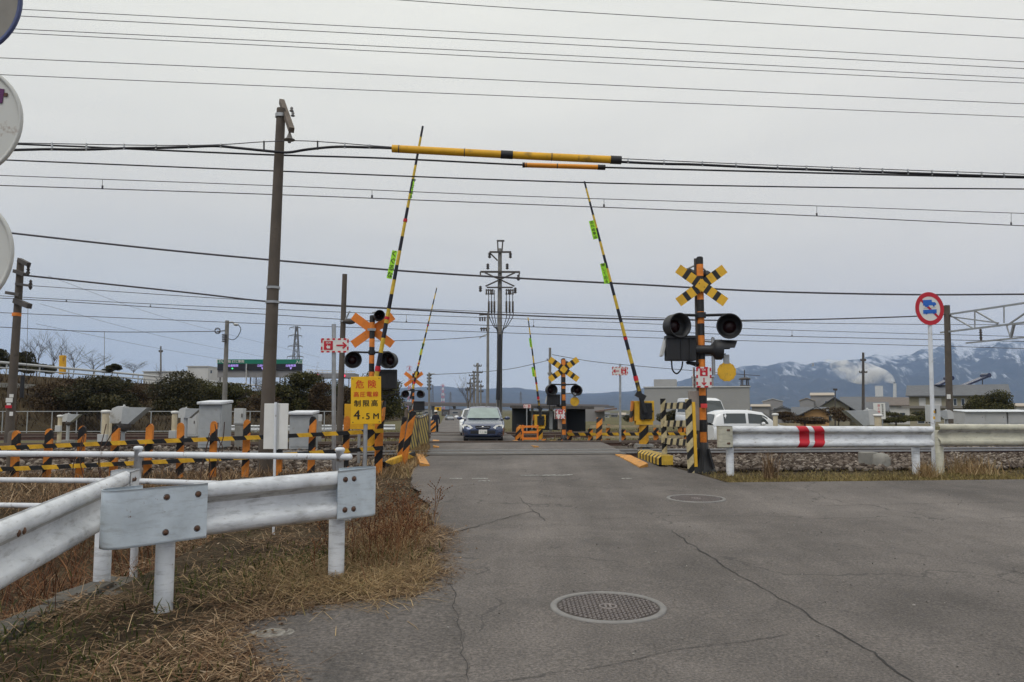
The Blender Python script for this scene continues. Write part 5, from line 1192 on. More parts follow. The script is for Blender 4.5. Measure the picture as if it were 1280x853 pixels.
M_navy = bpy.data.materials.new('navy_car_paint'); g_ = N(M_navy); b_ = g_.bsdf(rgb(.040,.058,.118), .25, .35, .5); b_.inputs['Coat Weight'].default_value = .8; b_.inputs['Coat Roughness'].default_value = .06; g_.out(b_.outputs[0])
M_wcar = bpy.data.materials.new('white_car_paint'); g_ = N(M_wcar); b_ = g_.bsdf(rgb(.74,.75,.76), .25, 0, .5); b_.inputs['Coat Weight'].default_value = .5; g_.out(b_.outputs[0])
M_scar = bpy.data.materials.new('silver_car_paint'); g_ = N(M_scar); b_ = g_.bsdf(rgb(.33,.34,.36), .3, .5, .5); g_.out(b_.outputs[0])
M_chrome = mat('chrome', rgb(.7,.7,.7), .15, 1, var=.05); M_hl = mat('headlight_glass', rgb(.72,.73,.70), .2, .0, spec=.9, var=.1)
M_wind = mat('windscreen_glass', rgb(.27,.33,.31), .15, spec=.35, var=.15, scale=2)
def nose(w, zl, zg, zp, y, hl):
    def head(s):
        def f(mb):
            poly = [(s*w*.46, zl-.04),(s*w*.58, zl-.085),(s*w*.93, zl-.06),(s*w*.97, zl+.04),(s*w*.86, zl+.095),(s*w*.60, zl+.055)]
            yy = [y-.005, y+.0, y+.13, y+.20, y+.17, y+.05]; n = len(poly)
            vs = [Vector((p[0], q, p[1])) for p, q in zip(poly, yy)] + [Vector((p[0], q+.08, p[1])) for p, q in zip(poly, yy)]
            fs = [tuple(range(n)), tuple(range(2*n-1, n-1, -1))] + [(i, i+n, (i+1)%n+n, (i+1)%n) for i in range(n)]; mb.add(vs, fs, M_hl); mb.ball((s*w*.74, y+.10, zl+.0), .045, M_black, 10, 6)
        return ('headlight', f)
    def grille(mb):
        mb.prism([(-w*.36, zg+.055),(-w*.30, zg-.055),(-.12, zg-.075),(.12, zg-.075),(w*.30, zg-.055),(w*.36, zg+.055),(.14, zg+.06),(-.14, zg+.06)][::-1], .03, M_black, Matrix.Translation((0, y-.012, 0)))
        mb.box((0, y-.02, zg), (w*.6, .02, .022), M_chrome); mb.ball((0, y-.025, zg+.01), (.055,.015,.035), M_chrome, 12, 6); mb.box((0, y-.015, zg+.062), (w*.7, .02, .014), M_chrome)
    def plate(mb):
        mb.box((0, y-.035, zp), (.33, .02, .165), M_signw); mb.text('・・ 28', .085, Matrix.Translation((0, y-.047, zp-.02)), mat('plate_green', rgb(.02,.12,.06)))
    def intake(mb): mb.box((0, y-.0, zp-.015), (w*1.15, .05, .13), M_black, None, .02); mb.box((0, y+.1, .2), (w*1.7, .2, .06), M_black, None, .01)
    def fog(s): return ('fog_light', lambda mb: mb.lathe([(0,.03),(.035,.025),(.05,0),(.06,-.01)], 14, M_hl, Matrix.Translation((s*w*.78, y+.06, zp+.0)) @ Matrix.Rotation(PI/2, 4, 'X')))
    def mirror(s): return ('wing_mirror', lambda mb: (mb.ball((s*(w+.13), y+1.45, .98), (.12,.07,.075), hl, 12, 8), mb.bar(Vector((s*(w-.06), y+1.47, .95)), Vector((s*(w+.08), y+1.46, .96)), .04, .04, M_black)))
    return [head(-1), head(1), ('grille', grille), ('number_plate', plate), ('lower_intake', intake), fog(-1), fog(1), mirror(-1), mirror(1)]
secs = [(-2.32,.60,.32,.56,4),(-2.27,.72,.25,.66,5),(-2.15,.80,.21,.74,5),(-1.9,.845,.2,.80,5.5),(-1.45,.865,.19,.87,5.5),(-.98,.87,.19,.955,5.5),(0,.87,.19,.98,5.5),(1.5,.87,.2,.99,5.5),(2.1,.83,.25,.98,5),(2.32,.72,.34,.92,4)]
gh = [(-1.05,.80,.70,.93,.945),(-.2,.79,.60,.97,1.41),(.5,.79,.61,.98,1.455),(1.5,.78,.60,.98,1.42),(2.0,.76,.58,.98,1.30),(2.28,.70,.56,.95,1.02)]
cp = G(604, 33.6); cp.z = P(604, 553, 33).z
car('parked_car' if False else 'car', 'dark blue estate car facing the camera at the crossing', (cp.x, cp.y + .6, cp.z), R(1.2), M_navy, secs, gh, [(-1.42,.315,.78),(1.25,.315,.78)],
    dict(glass={'windscreen': ((-1.0,.69,.988),(-.25,.565,1.392)), 'rear_window': ((2.24,.6,1.02),(2.03,.54,1.27))}, side=[(-.55,.25,.06,.8),(.32,1.1,.06,.85),(1.18,1.8,.06,.8)], parts=nose(.86, .655, .63, .455, -2.31, M_navy)), glassmt=M_wind)
# white car queueing behind it
secs2 = [(-2.1,.62,.3,.6,4),(-2.0,.75,.24,.75,5),(-1.5,.83,.2,.9,5.5),(-.9,.84,.2,.98,5.5),(1.6,.84,.2,1.0,5.5),(2.0,.78,.3,.98,4.5)]
gh2 = [(-1.0,.78,.7,.95,.97),(-.3,.77,.62,.98,1.36),(.5,.77,.62,.99,1.40),(1.6,.76,.6,.99,1.36),(1.95,.72,.58,.97,1.05)]
wp = dict(glass={'windscreen': ((-.975,.68,1.0),(-.35,.58,1.34)), 'rear_window': ((1.93,.6,1.1),(1.68,.55,1.3))}, side=[(-.6,.4,.06,.82),(.48,1.5,.06,.82)], parts=nose(.83, .68, .6, .44, -2.08, M_wcar))
c2 = P(595.5, 548, 39.5); car('car', 'white car mostly hidden right behind the dark blue estate car', (c2.x, 39.5, .0), R(3), M_wcar, secs2, gh2, [(-1.3,.3,.75),(1.2,.3,.75)], wp, glassmt=M_glass)
# white hatchback behind the right guardrail, nose to the right
secs3 = [(-1.7,.6,.3,.62,4),(-1.6,.7,.24,.78,5),(-1.25,.735,.2,.90,5.5),(-.8,.74,.2,.95,5.5),(1.5,.74,.2,.95,5.5),(1.7,.70,.3,.92,4.5)]
gh3 = [(-1.0,.69,.64,.92,.93),(-.35,.69,.58,.93,1.42),(.2,.69,.58,.94,1.5),(1.2,.69,.58,.94,1.5),(1.55,.68,.56,.94,1.40),(1.70,.66,.56,.93,1.0)]
k3 = dict(glass={'windscreen': ((-.985,.6,.957),(-.4,.54,1.392)), 'rear_window': ((1.69,.56,1.02),(1.58,.52,1.34))}, side=[(-.52,.28,.10,.84),(.38,1.28,.10,.84)], parts=nose(.73, .68, .58, .44, -1.69, M_wcar))
c3 = P(936, 550, 32); car('car', 'white hatchback seen side-on behind the right guardrail and warning post', (c3.x, 32, P(936, 512.5, 31.3).z - 1.52), R(90 + 7), M_wcar, secs3, gh3, [(-1.15,.28,.66),(1.15,.28,.66)], k3)
# white kei van showing beside the junction box
secs4 = [(-1.68,.66,.3,.9,5),(-1.6,.72,.22,1.0,6),(1.6,.735,.22,1.05,6),(1.7,.70,.3,1.0,5)]
gh4 = [(-1.62,.70,.68,1.0,1.02),(-1.2,.70,.62,1.03,1.72),(-.8,.70,.62,1.04,1.84),(1.5,.70,.62,1.04,1.86),(1.66,.69,.6,1.04,1.5)]
k4 = dict(glass={'windscreen': ((-1.61,.62,1.06),(-1.23,.56,1.69))}, side=[(-1.0,-.1,.08,.8),(0,1.4,.08,.8)], parts=nose(.72, .8, .62, .45, -1.67, M_wcar))
c4 = P(876, 545, 43); car('van', 'white small van whose curved windscreen edge shows behind the nearest warning post', (c4.x, 43, P(878, 497, 42).z - 1.87), R(12), M_wcar, secs4, gh4, [(-1.2,.27,.66),(1.2,.27,.66)], k4, 'van')
# distant traffic: lofted bodies, too small for more parts
for px, py, d, mt, l in ((519, 524, 150, M_wcar, 'distant white car on the far road left of the yellow sign'), (527, 523.5, 170, M_wcar, 'second distant white car on the far road nearest the yellow sign'), (536, 522.5, 150, M_scar, 'distant silver car right of the yellow sign post'), (562, 522, 190, M_scar, 'distant grey car on the far road beside the bare tree')):
    q = P(px, py, d); o = thing('car', l, 'car', (0,0,0)); mb = MB(mt); loft(mb, [ring(*s) for s in secs2], mt); rr = [[Vector((-a[1], a[0], a[3])), Vector((-a[2], a[0], a[4])), Vector((a[2], a[0], a[4])), Vector((a[1], a[0], a[3]))] for a in gh2]; loft(mb, rr, mt, False, False); mb.build('body', o)
    mb = MB(M_glass); mb.add([(-.7,-.97,1.0),(.7,-.97,1.0),(.58,-.36,1.42),(-.58,-.36,1.42)], [(0,1,2,3)], M_glass)
    for s in (-1, 1): mb.add([(s*.80,-.6,1.02),(s*.80,1.5,1.02),(s*.64,1.3,1.4),(s*.64,-.2,1.42)], [(0,1,2,3)], M_glass)
    mb.build('windows', o) if False else mb.build('glazing', o)
    for y in (-1.3, 1.2):
        for s in (-1, 1): mb = MB(M_rub); M = Matrix.Translation((s*.75, y, .3)) @ Matrix.Rotation(PI/2, 4, 'Y'); mb.lathe([(0,-.1),(.3,-.1),(.3,.1),(0,.1)], 14, M_rub, M); mb.build('wheel', o)
    o.location = (q.x, d, gz(q.x, d) if d < 60 else q.z - .75); o.rotation_euler = (0,0,R(10 + px % 7))
# ------------------------------------------------------------------ walking man
def person():
    px, d = 544.5, 50.0; base = P(px, 548.5, d); root = thing('person', 'person in dark clothes and white cap walking away at left roadside', 'person', tuple(base))
    J = {'pel':(0,0,.93),'wai':(0,.01,1.06),'che':(0,.0,1.28),'nec':(0,-.01,1.46),'neck2':(0,-.015,1.52),'hea':(0,-.03,1.60),'top':(0,-.03,1.70),
         'shl':(-.17,0,1.40),'ell':(-.235,.03,1.13),'wrl':(-.23,-.06,.90),'hal':(-.225,-.09,.82),'shr':(.17,0,1.40),'elr':(.235,-.02,1.13),'wrr':(.235,-.10,.92),'har':(.23,-.13,.84),
         'hil':(-.095,0,.88),'knl':(-.10,-.10,.50),'anl':(-.10,.02,.09),'tol':(-.11,-.15,.035),'hir':(.095,0,.88),'knr':(.10,.02,.49),'anr':(.10,.16,.10),'tor':(.11,.02,.03)}
    Rr = {'pel':.15,'wai':.135,'che':.165,'nec':.08,'neck2':.052,'hea':.092,'top':.07,'shl':.075,'ell':.048,'wrl':.034,'hal':.036,'shr':.075,'elr':.048,'wrr':.034,'har':.036,'hil':.095,'knl':.062,'anl':.045,'tol':.038,'hir':.095,'knr':.062,'anr':.045,'tor':.038}
    E = [('pel','wai'),('wai','che'),('che','nec'),('nec','neck2'),('neck2','hea'),('hea','top'),('che','shl'),('shl','ell'),('ell','wrl'),('wrl','hal'),('che','shr'),('shr','elr'),('elr','wrr'),('wrr','har'),('pel','hil'),('hil','knl'),('knl','anl'),('anl','tol'),('pel','hir'),('hir','knr'),('knr','anr'),('anr','tor')]
    ks = list(J); me = bpy.data.meshes.new('person_body'); me.from_pydata([J[k] for k in ks], [(ks.index(a), ks.index(b)) for a, b in E], [])
    o = bpy.data.objects.new('person_body', me); COL.objects.link(o); sk = o.modifiers.new('s', 'SKIN'); o.modifiers.new('u', 'SUBSURF').levels = 1
    for k, v in zip(ks, me.skin_vertices[0].data): r = Rr[k]; v.radius = (r, r * (.72 if k in ('che','wai','pel') else 1)); v.use_root = k == 'pel'
    bpy.context.view_layer.update(); m2 = bpy.data.meshes.new_from_object(o.evaluated_get(bpy.context.evaluated_depsgraph_get())); bpy.data.objects.remove(o)
    cl = mat('dark_navy_jacket', rgb(.018,.02,.035), .9); tr = mat('black_trousers', rgb(.012,.012,.014), .9); skn = mat('skin', rgb(.45,.27,.2), .6); sh = mat('black_shoe', rgb(.01,.01,.01), .6)
    bod = MB(); k0 = [bod.m(x) for x in (cl, tr, skn, sh)]; bod.v = [tuple(v.co + base) for v in m2.vertices]
    for p in m2.polygons:
        z = p.center.z; ax_ = abs(p.center.x); bod.f.append(tuple(p.vertices)); bod.sm.append(True)
        bod.mi.append(2 if z > 1.49 or (ax_ > .18 and z < .92) else (3 if z < .09 else (1 if z < .90 else 0)))
    mb = MB(mat('dark_hair', rgb(.02,.017,.015), .8)); mb.ball(Vector((0,-.02,1.625)), (.098,.105,.10), mat('dark_hair', rgb(.02,.017,.015)), 14, 10); mb.v = [tuple(Vector(v) + base) for v in mb.v]; mb.build('hair', root)
    mb = MB(M_cap); mb.lathe([(.108,1.655),(.11,1.69),(.085,1.75),(0,1.765)], 16, M_cap, Matrix.Translation(base + Vector((0,-.02,0)))); mb.box(base + Vector((0,.12,1.665)), (.15,.12,.012), M_cap, Matrix.Rotation(-.15,3,'X'), .004); mb.build('cap', root)
    # a face on the far side of the head: eyes, nose, mouth, ears
    mb = bod; mb.ball(base + Vector((0,.085,1.60)), (.014,.022,.02), skn, 8, 6)
    for s in (-1, 1): mb.ball(base + Vector((s*.095,-.01,1.605)), (.012,.02,.03), skn, 8, 6)
    for s in (-1, 1): mb.ball(base + Vector((s*.033,.068,1.625)), .010, sh, 8, 6)
    mb.box(base + Vector((0,.072,1.555)), (.045,.01,.008), mat('lip', rgb(.3,.12,.1)))
    for s, hx, hy, hz in ((-1,-.225,-.09,.80),(1,.23,-.13,.82)):
        q = base + Vector((hx, hy, hz))
        for k in range(4): mb.tube([q + Vector((.0, -.03 + k*.02, 0)), q + Vector((-.006*s, -.032 + k*.021, -.045)), q + Vector((-.02*s, -.028 + k*.02, -.075 + abs(k-1.4)*.008))], [.009,.0085,.006], 6, skn)
        mb.tube([q + Vector((0,-.03,.03)), q + Vector((-.012*s,-.06,.0)), q + Vector((-.016*s,-.062,-.03))], [.011,.009,.007], 6, skn)
    bod.build('body', root)
person()
d = 62; o = thing('road_sign', 'small yellow square sign on a post beyond the walking man', 'road sign', tuple(G(547.5, d))); b = G(547.5, d)
mb = MB(M_yel); mb.box(P(547.5, 511.5, d), (.52, .02, .32), M_yel, None, .005); mb.box(P(547.5, 511.5, d - .02), (.14, .01, .18), M_ink); mb.build('sign_plate', o); mb = MB(M_steel); mb.cyl(b, (b.x, d + .03, P(0, 509, d).z), .035, n=8, mt=M_steel); mb.build('pole', o)
# ================================================================== houses and far buildings
M_glz = mat('dark_window_glass', rgb(.04,.05,.06), .12, spec=.8, var=.2); M_roofg = mat('grey_tile_roof', rgb(.11,.115,.125), .65, var=.2, scale=2, bump=.3, bscale=6, bdist=.05)
M_roofd = mat('dark_tile_roof', rgb(.07,.068,.07), .65, var=.25, scale=2); M_roofb = mat('brown_tile_roof', rgb(.14,.115,.10), .7, var=.2, scale=2); M_rooft = mat('tan_metal_roof', rgb(.38,.32,.25), .5, var=.1)
M_wgrey = mat('grey_wall', rgb(.26,.25,.245), .8, var=.08, scale=.4); M_wbeige = mat('beige_wall', rgb(.31,.28,.2), .85, var=.08, scale=.5); M_wtan = mat('tan_wall', rgb(.42,.25,.11), .85, var=.15, scale=1); M_wwhite = mat('white_wall', rgb(.55,.54,.52), .8, var=.08, scale=.6)
def house(px0, px1, yr, ye, yb, d, wall, roof, label, dep=7, wins=(), gable='side', name='house', cat='house', over=.5, rot=None, group=None):
    """front width px0..px1 at distance d, ridge at yr, eaves at ye; gable: ridge along the front ('side'), gable facing us ('front') or flat"""
    a, b = P(px0, yb, d), P(px1, yb, d); w = b.x - a.x; cx = (a.x + b.x)/2; zg = gz(cx, d) - .1; rot = -math.atan2(cx, d) if rot is None else rot; w *= max(.6, math.cos(rot)); ze = P(0, ye, d).z - zg; zr = P(0, yr, d).z - zg
    o = thing(name, label, cat, (0,0,0), group); mb = MB(wall); mb.box((0, dep/2, ze/2), (w, dep, ze), wall)
    if gable == 'front': mb.prism([(-w/2, ze),(w/2, ze),(0, zr - .15)], dep, wall)
    elif gable == 'side':
        for x in (-w/2, w/2 - .1): mb.add([(x, 0, ze),(x, dep, ze),(x, dep/2, zr - .1),(x+.1, 0, ze),(x+.1, dep, ze),(x+.1, dep/2, zr - .1)], [(0,2,1),(3,4,5),(0,3,5,2),(1,2,5,4)], wall)
    mb.build('wall', o); mb = MB(roof); t = .14
    if gable == 'front':
        for s in (-1, 1):
            e = Vector((s*(w/2+over), 0, ze - over*(zr-ze)/(w/2))); k = Vector((0, 0, zr)); q = [e + Vector((0,-over,0)), k + Vector((0,-over,0)), k + Vector((0,dep+over,0)), e + Vector((0,dep+over,0))]; mb.add(q + [v + Vector((0,0,t)) for v in q], [(0,1,2,3),(7,6,5,4),(0,4,5,1),(1,5,6,2),(2,6,7,3),(3,7,4,0)], roof)
    elif gable == 'side':
        for y, yk in ((-over, 0), (dep+over, dep)):
            e = ze - over*(zr-ze)/(dep/2); q = [Vector((-w/2-over*.6, y, e)), Vector((w/2+over*.6, y, e)), Vector((w/2+over*.6, dep/2, zr)), Vector((-w/2-over*.6, dep/2, zr))]; mb.add(q + [v + Vector((0,0,t)) for v in q], [(0,1,2,3),(7,6,5,4),(0,4,5,1),(1,5,6,2),(2,6,7,3),(3,7,4,0)], roof)
    else: mb.box((0, dep/2, ze + .08), (w + .3, dep + .3, .16), roof)
    mb.build('roof', o)
    for wx, wz, ww, wh, *mt in wins:   # fractions of the front
        mb = MB(M_lgrey); mb.box((wx*w, -.02, wz*ze), (ww*w, .06, wh*ze), M_lgrey); f = mb.build('window', o); mb = MB(mt[0] if mt else M_glz); mb.box((wx*w, -.045, wz*ze), (ww*w - .14, .03, wh*ze - .14), mt[0] if mt else M_glz); mb.build('pane', f)
    o.location = (cx, d, zg); o.rotation_euler = (0,0,rot); return o
M_slat = mat('grey_ribbed_cladding', rgb(.30,.295,.285), .7, var=.06, scale=.3, bump=.3, bscale=1.5, bdist=.1)
hb = house(805, 937, 484, 484.5, 530, 112, M_slat, M_lgrey, 'wide plain grey industrial building behind the barricade', 20, [(-.46,.3,.04,.3)], 'flat', 'industrial_building', 'building')
mb = MB(M_slat); mb.box((hb.location.x + 4.1 - 8.5, 118, P(0,480,112).z), (3.2, 5, 1.6), M_slat); mb.build('roof_box', hb)
house(866, 893, 471, 471.5, 530, 140, M_wgrey, M_lgrey, 'taller plain block rising behind the wide grey industrial building', 10, [(.3,.8,.2,.1)], 'flat', 'industrial_building', 'building')
o = thing('roof_tank', 'dark round platform tower above right end of wide grey building', 'roof tower', tuple(P(931, 484, 122)))
mb = MB(M_dsteel); q = P(931, 484, 122)
for k in range(4): mb.cyl(q + Vector((.6*(-1 if k < 2 else 1), .6*(-1 if k % 2 else 1), -6)), q + Vector((.4*(-1 if k < 2 else 1), .4*(-1 if k % 2 else 1), 1.3)), .09, n=6, mt=M_dsteel)
mb.build('frame', o); mb = MB(M_dsteel); mb.lathe([(0,.0),(.75,.0),(.75,.12),(0,.12)], 16, M_dsteel, Matrix.Translation(q + Vector((0,0,.15)))); mb.lathe([(0,.0),(.85,.0),(.85,.2),(.4,.35),(0,.35)], 16, M_dsteel, Matrix.Translation(q + Vector((0,0,1.1)))); mb.build('platform', o); mb = MB(M_dsteel); mb.cyl(q + Vector((0,0,1.4)), q + Vector((0,0,2.6)), .08, n=6, mt=M_dsteel); mb.build('mast', o)
W2_ = [(-.3,.4,.14,.3),(.05,.4,.18,.3),(.33,.4,.12,.3)]
house(940, 962, 506, 508.5, 527, 190, M_wgrey, M_rooft, 'low tan roofed shed left of the grey gabled factory', 12, W2_[:1])
house(954, 979, 499, 502, 527, 200, M_wgrey, M_lgrey, 'pale grey gabled factory block beside the industrial building', 14, [(.1,.6,.1,.15)], 'front', over=.2)
house(967, 990, 508, 513, 527, 150, M_wgrey, M_roofg, 'small grey house with pale gable behind a cream post', 8, W2_[1:2], 'front')
house(1000, 1018, 498, 501, 520, 230, M_wgrey, M_rooft, 'lower grey building left of the tan roofed warehouse', 12, [], 'front', over=.3)
house(1014, 1043, 491, 494.5, 520, 240, M_wgrey, M_rooft, 'tall grey warehouse with tan roof against the mountain', 16, [(.2,.7,.2,.12)], 'side', over=.4)
house(992, 1034, 510, 518, 527, 118, M_wtan, M_roofg, 'small tan walled house with blue grey roof and white awning', 6, [(.15,.42,.62,.4,M_wwhite),(-.38,.5,.1,.5)], 'side', over=.6)
house(1006, 1036, 509.5, 516.5, 527, 117, M_wtan, M_roofd, 'gabled porch of tan house with dark tiled edge', 2, [(0,.5,.5,.4)], 'front', over=.7)
house(1026, 1062, 497.5, 509, 528, 124, M_wbeige, M_roofd, 'dark roofed old house with red brown gable end', 8, [(-.2,.4,.2,.3),(.25,.4,.2,.3)], 'front', over=.9)
house(1052, 1112, 496.5, 505, 528, 150, M_wgrey, M_roofg, 'long house with wide grey tiled roof, rear one of two', 9, [(-.2,.4,.1,.3),(.2,.4,.12,.3)])
house(1058, 1110, 503.5, 513.5, 529, 128, M_wbeige, M_roofg, 'long house with wide grey tiled roof, front one of two', 8, [(-.3,.4,.12,.3),(.2,.4,.14,.3)])
house(1085, 1138, 497.5, 506.5, 528, 135, M_wwhite, M_roofb, 'brown roofed house with white walls left of the beige apartment', 8, [(.1,.45,.14,.35),(.32,.45,.14,.35),(-.2,.4,.14,.3)])
ap = house(1136, 1259, 481.5, 493.5, 528, 112, M_wbeige, M_roofg, 'long beige two storey apartment house with grey roof at right', 8, [(-.36,.77,.07,.28,M_wwhite),(-.2,.77,.08,.26,M_wwhite),(-.02,.77,.04,.22),(.06,.77,.04,.22),(-.38,.25,.08,.3),(-.27,.25,.08,.3),(-.1,.25,.08,.3),(.3,.25,.09,.3)], over=.7)
mb = MB(M_wgrey); q0 = P(1136, 509, 111.6); q1 = P(1259, 509, 111.6); mb.bar(q0, q1, .5, .35, mat('grey_band', rgb(.2,.185,.165), .8)); mb.build('storey_band', ap)
house(1262, 1330, 505, 508, 528, 140, M_wwhite, M_rooft, 'low pale house at the extreme right edge beyond the apartment', 8, W2_)
M_solar = mat('solar_collector', rgb(.018,.022,.06), .25, spec=.7, var=.2)
for (x0, y0), (x1, y1), l in (((1200,484),(1233,470.5), 'long dark blue solar water heater panel tilted on the apartment roof'), ((1171,482),(1187,474), 'short dark blue solar panel behind the gantry pole on the roof')):
    mb = MB(M_solar); a, b = P(x0, y0, 116), P(x1, y1, 116); mb.bar(a, b, 1.6, .28, M_solar, bev=.05); e = (b - a).normalized(); mb.cyl(b + Vector((-.1,-.9,.1)), b + Vector((-.1,.9,.1)), .33, n=12, mt=M_solar); mb.bar(b - e*.6, P(x1 - 5, 485, 116), .1, .1, M_dsteel)
    tag(mb.build('solar_panel', loc=a), l, 'solar panel')
# notice board with vertical writing
d = 62; o = thing('notice_board', 'white notice board with columns of red and dark characters', 'notice board', tuple(G(1099.5, d))); k = d / F
mb = MB(M_signw); Mx = Matrix.Translation(P(1099.5, 514, d)); mb.merge(MB(M_signw).box((0,.03,0), (14.5*k, .06, 20*k), M_signw).xf(Mx))
for i, ch in enumerate('貸土地有'): mb.text(ch, .21, Mx @ Matrix.Translation((-.06, 0, .40 - i*.235)), M_red)
for i, ch in enumerate('駐車場募集中'): mb.text(ch, .16, Mx @ Matrix.Translation((.24, 0, .47 - i*.17)), M_ink)
mb.build('sign_plate', o); mb = MB(M_steel)
for x in (-.3, .3): mb.cyl((o.location.x + x, d + .08, o.location.z), (o.location.x + x, d + .08, P(0, 505, d).z), .04, n=8, mt=M_steel)
mb.build('pole', o)
# sheds on the right
for i, (a, b, l) in enumerate(((1206.5, 1231.5, 'left one of the white storage sheds under the round bush'), (1232.5, 1258, 'middle white storage shed between two others'), (1261, 1292, 'right one of the white storage sheds cut by the frame'))):
    cabinet(a, b, 513.5, 530, 66, l, mat('shed_white', rgb(.42,.42,.42), .6, var=.06, scale=1), True, 2.0, 'storage_shed', 'shed')
    
# dark shed and carport beyond the crossing
M_black2 = mat('charcoal_cladding', rgb(.020,.022,.025), .7, var=.2, scale=.6)
house(704, 732, 510.5, 511, 536, 62, M_black2, M_dsteel, 'charcoal black box shed right of the distant warning post', 5, [], 'flat', 'shed', 'shed')
house(640, 662, 509.5, 510, 536, 60, M_black2, M_dsteel, 'charcoal black shed left of the open carport', 5, [], 'flat', 'shed', 'shed')
o = thing('carport', 'open dark carport with pale rear wall between two black sheds', 'carport', tuple(G(683, 62)))
mb = MB(M_dsteel); a, b = P(640, 509, 60.5), P(738, 510, 60.5); mb.bar(a, b, 5.5, .2, M_dsteel); mb.build('roof', o)
mb = MB(M_wgrey); a, b = P(662, 526, 63.5), P(700, 526, 63.5); mb.box((a + b)/2, (b.x - a.x, .1, 1.5), M_wgrey); mb.build('rear_wall', o)
for px in (688.5, 665): mb = MB(M_lgrey); mb.cyl(P(px, 537, 59.5), P(px, 510, 59.5), .14 if px > 680 else .05, n=10, mt=M_lgrey); mb.build('post', o)
mb = MB(M_black2)
for x0, x1, y0, y1 in ((669,671,524,536),(675,677,522,534)): a, b = P(x0, y1, 61), P(x1, y0, 61); mb.box((a+b)/2, (abs(b.x-a.x), .3, abs(b.z-a.z)), M_black2)
mb.build('tool_rack', o)
o = thing('canopy', 'thin slanting brown canopy right of the charcoal shed', 'canopy', tuple(G(756, 90))); mb = MB(M_dsteel); mb.bar(P(744, 514.5, 90), P(769, 511, 90), 3, .16, mat('rust_canopy', rgb(.16,.11,.09), .8)); mb.build('roof', o); mb = MB(M_wgrey); mb.box(P(742, 518, 92), (2.2, 3, 1.6), M_wgrey); mb.build('wall', o)
# far houses between
for i, (px, w, yr, d, wl, rf, l) in enumerate(((757,9,516,260,M_wwhite,M_roofg,'tiny far white house nearest the thin canopy'),(768,8,517,280,M_wgrey,M_roofd,'tiny far grey house with dark roof beyond the field'),(778,8,516.5,300,M_wwhite,M_rooft,'tiny far white house with tan roof beyond the field'),(787,7,518,270,M_wwhite,M_roofg,'tiny far pale house left of the yellow barrier machine'),(705,5,515,200,M_wtan,M_roofd,'tiny tan house glimpsed beside the distant crossbuck post'))):
    house(px - w/2, px + w/2, yr, yr + 2.2, 523, d, wl, rf, l, 6, [(.1,.4,.3,.4)])
# expressway viaduct across the far plain
vd = thing('viaduct', 'long grey elevated expressway crossing the far plain behind the car', 'viaduct', (-10, 430, -1.4)); mb = MB(M_conc); a, b = P(470, 505.5, 420), P(760, 508.8, 520); mb.bar(a, b, 12, 1.3, mat('viaduct_concrete', rgb(.16,.145,.135), .85)); mb.build('deck', vd)
mb = MB(M_lgrey); mb.bar(a + Vector((0,-6,1.0)), b + Vector((0,-6,1.0)), .2, .8, mat('viaduct_barrier', rgb(.2,.17,.165), .7)); mb.build('noise_barrier', vd)
for k in range(12): q = a.lerp(b, (k + .5)/12); mb = MB(M_conc); mb.box((q.x, q.y, (q.z - 2)/2 - .6), (1.6, 3, q.z + 2), M_conc); mb.build('pier', vd)
for k, (p0, p1, y, c) in enumerate(((552,562,512.5,M_dsteel),(562,576,512,M_wgrey),(480,500,510,M_wgrey),(528,540,512,M_wgrey))):
    house(p0, p1, y - 1.5, y, 520, 330 + k*15, c, M_dsteel, ('dark distant workshop under the viaduct', 'grey distant workshop next to the bare roadside tree', 'pale distant building left of the viaduct', 'low distant building behind the small pole')[k], 10, [(0,.5,.5,.3)], 'flat', 'building', 'building')
# ================================================================== toll gate and highway on the embankment at left
M_toll = mat('toll_green', rgb(.006,.17,.105), .5, var=.1); M_led = mat('led_panel', rgb(.015,.015,.018), .4); M_ledtx = glow('led_violet', rgb(.5,.38,1), 1.0); M_ledg = glow('led_green', rgb(.1,1,.3), 1.2); M_ledr = glow('lamp_red', rgb(1,.05,.12), 2.0)
d = 152; tg = thing('toll_gate', 'toll gate sign gantry with green band and dark lit panels on the embankment', 'toll gate', tuple(P(325, 490, d)))
def tb(x0, x1, y0, y1, mt, nm, par=tg, dd=0, th=.4):
    a, b = P(x0, y1, d + dd), P(x1, y0, d + dd); mb = MB(mt); mb.box((a + b)/2, (b.x - a.x, th, b.z - a.z), mt); return mb.build(nm, par)
g1 = tb(272, 378, 449.5, 455, M_toll, 'green_band'); tb(272, 378, 463, 472, M_wgrey, 'beam', dd=.3)
mb = MB(M_signw); s = .75
mb.text('ETC', .9, Matrix.Translation(P(275.5, 451.8, d - .25)), M_signw); mb.text('一般 ETC専用', .62, Matrix.Translation(P(293, 452.3, d - .25)), M_signw); mb.text('入口', .7, Matrix.Translation(P(374, 453, d - .25)), M_signw); mb.build('lettering', g1)
for x0, x1 in ((272,307),(309,343),(345,378)):
    p_ = tb(x0, x1, 455, 463, M_led, 'led_panel', dd=-.02); c = (x0 + x1)/2; mb = MB(M_ledtx)
    mb.text('自動精算', .5, Matrix.Translation(P(c + 2, 457.5, d - .26)), M_ledtx)
    if x0 == 272: mb.text('●', .4, Matrix.Translation(P(c + 1, 461, d - .26)), M_ledg)
    else: mb.text('▼', .5, Matrix.Translation(P(c + 2, 461, d - .26)), M_ledtx)
    mb.build('led_text', p_)
for px in (308, 344): tb(px - .7, px + .7, 455, 480, M_wwhite, 'column', dd=-.3)
for px in (275, 313, 320, 350, 356): tb(px - .6, px + .6, 472, 486, M_dsteel, 'column', dd=.3)
d = 165; br = thing('truss_bridge', 'grey elevated deck with pale railing and red lamps beside the toll gate', 'bridge', tuple(P(415, 490, d)))
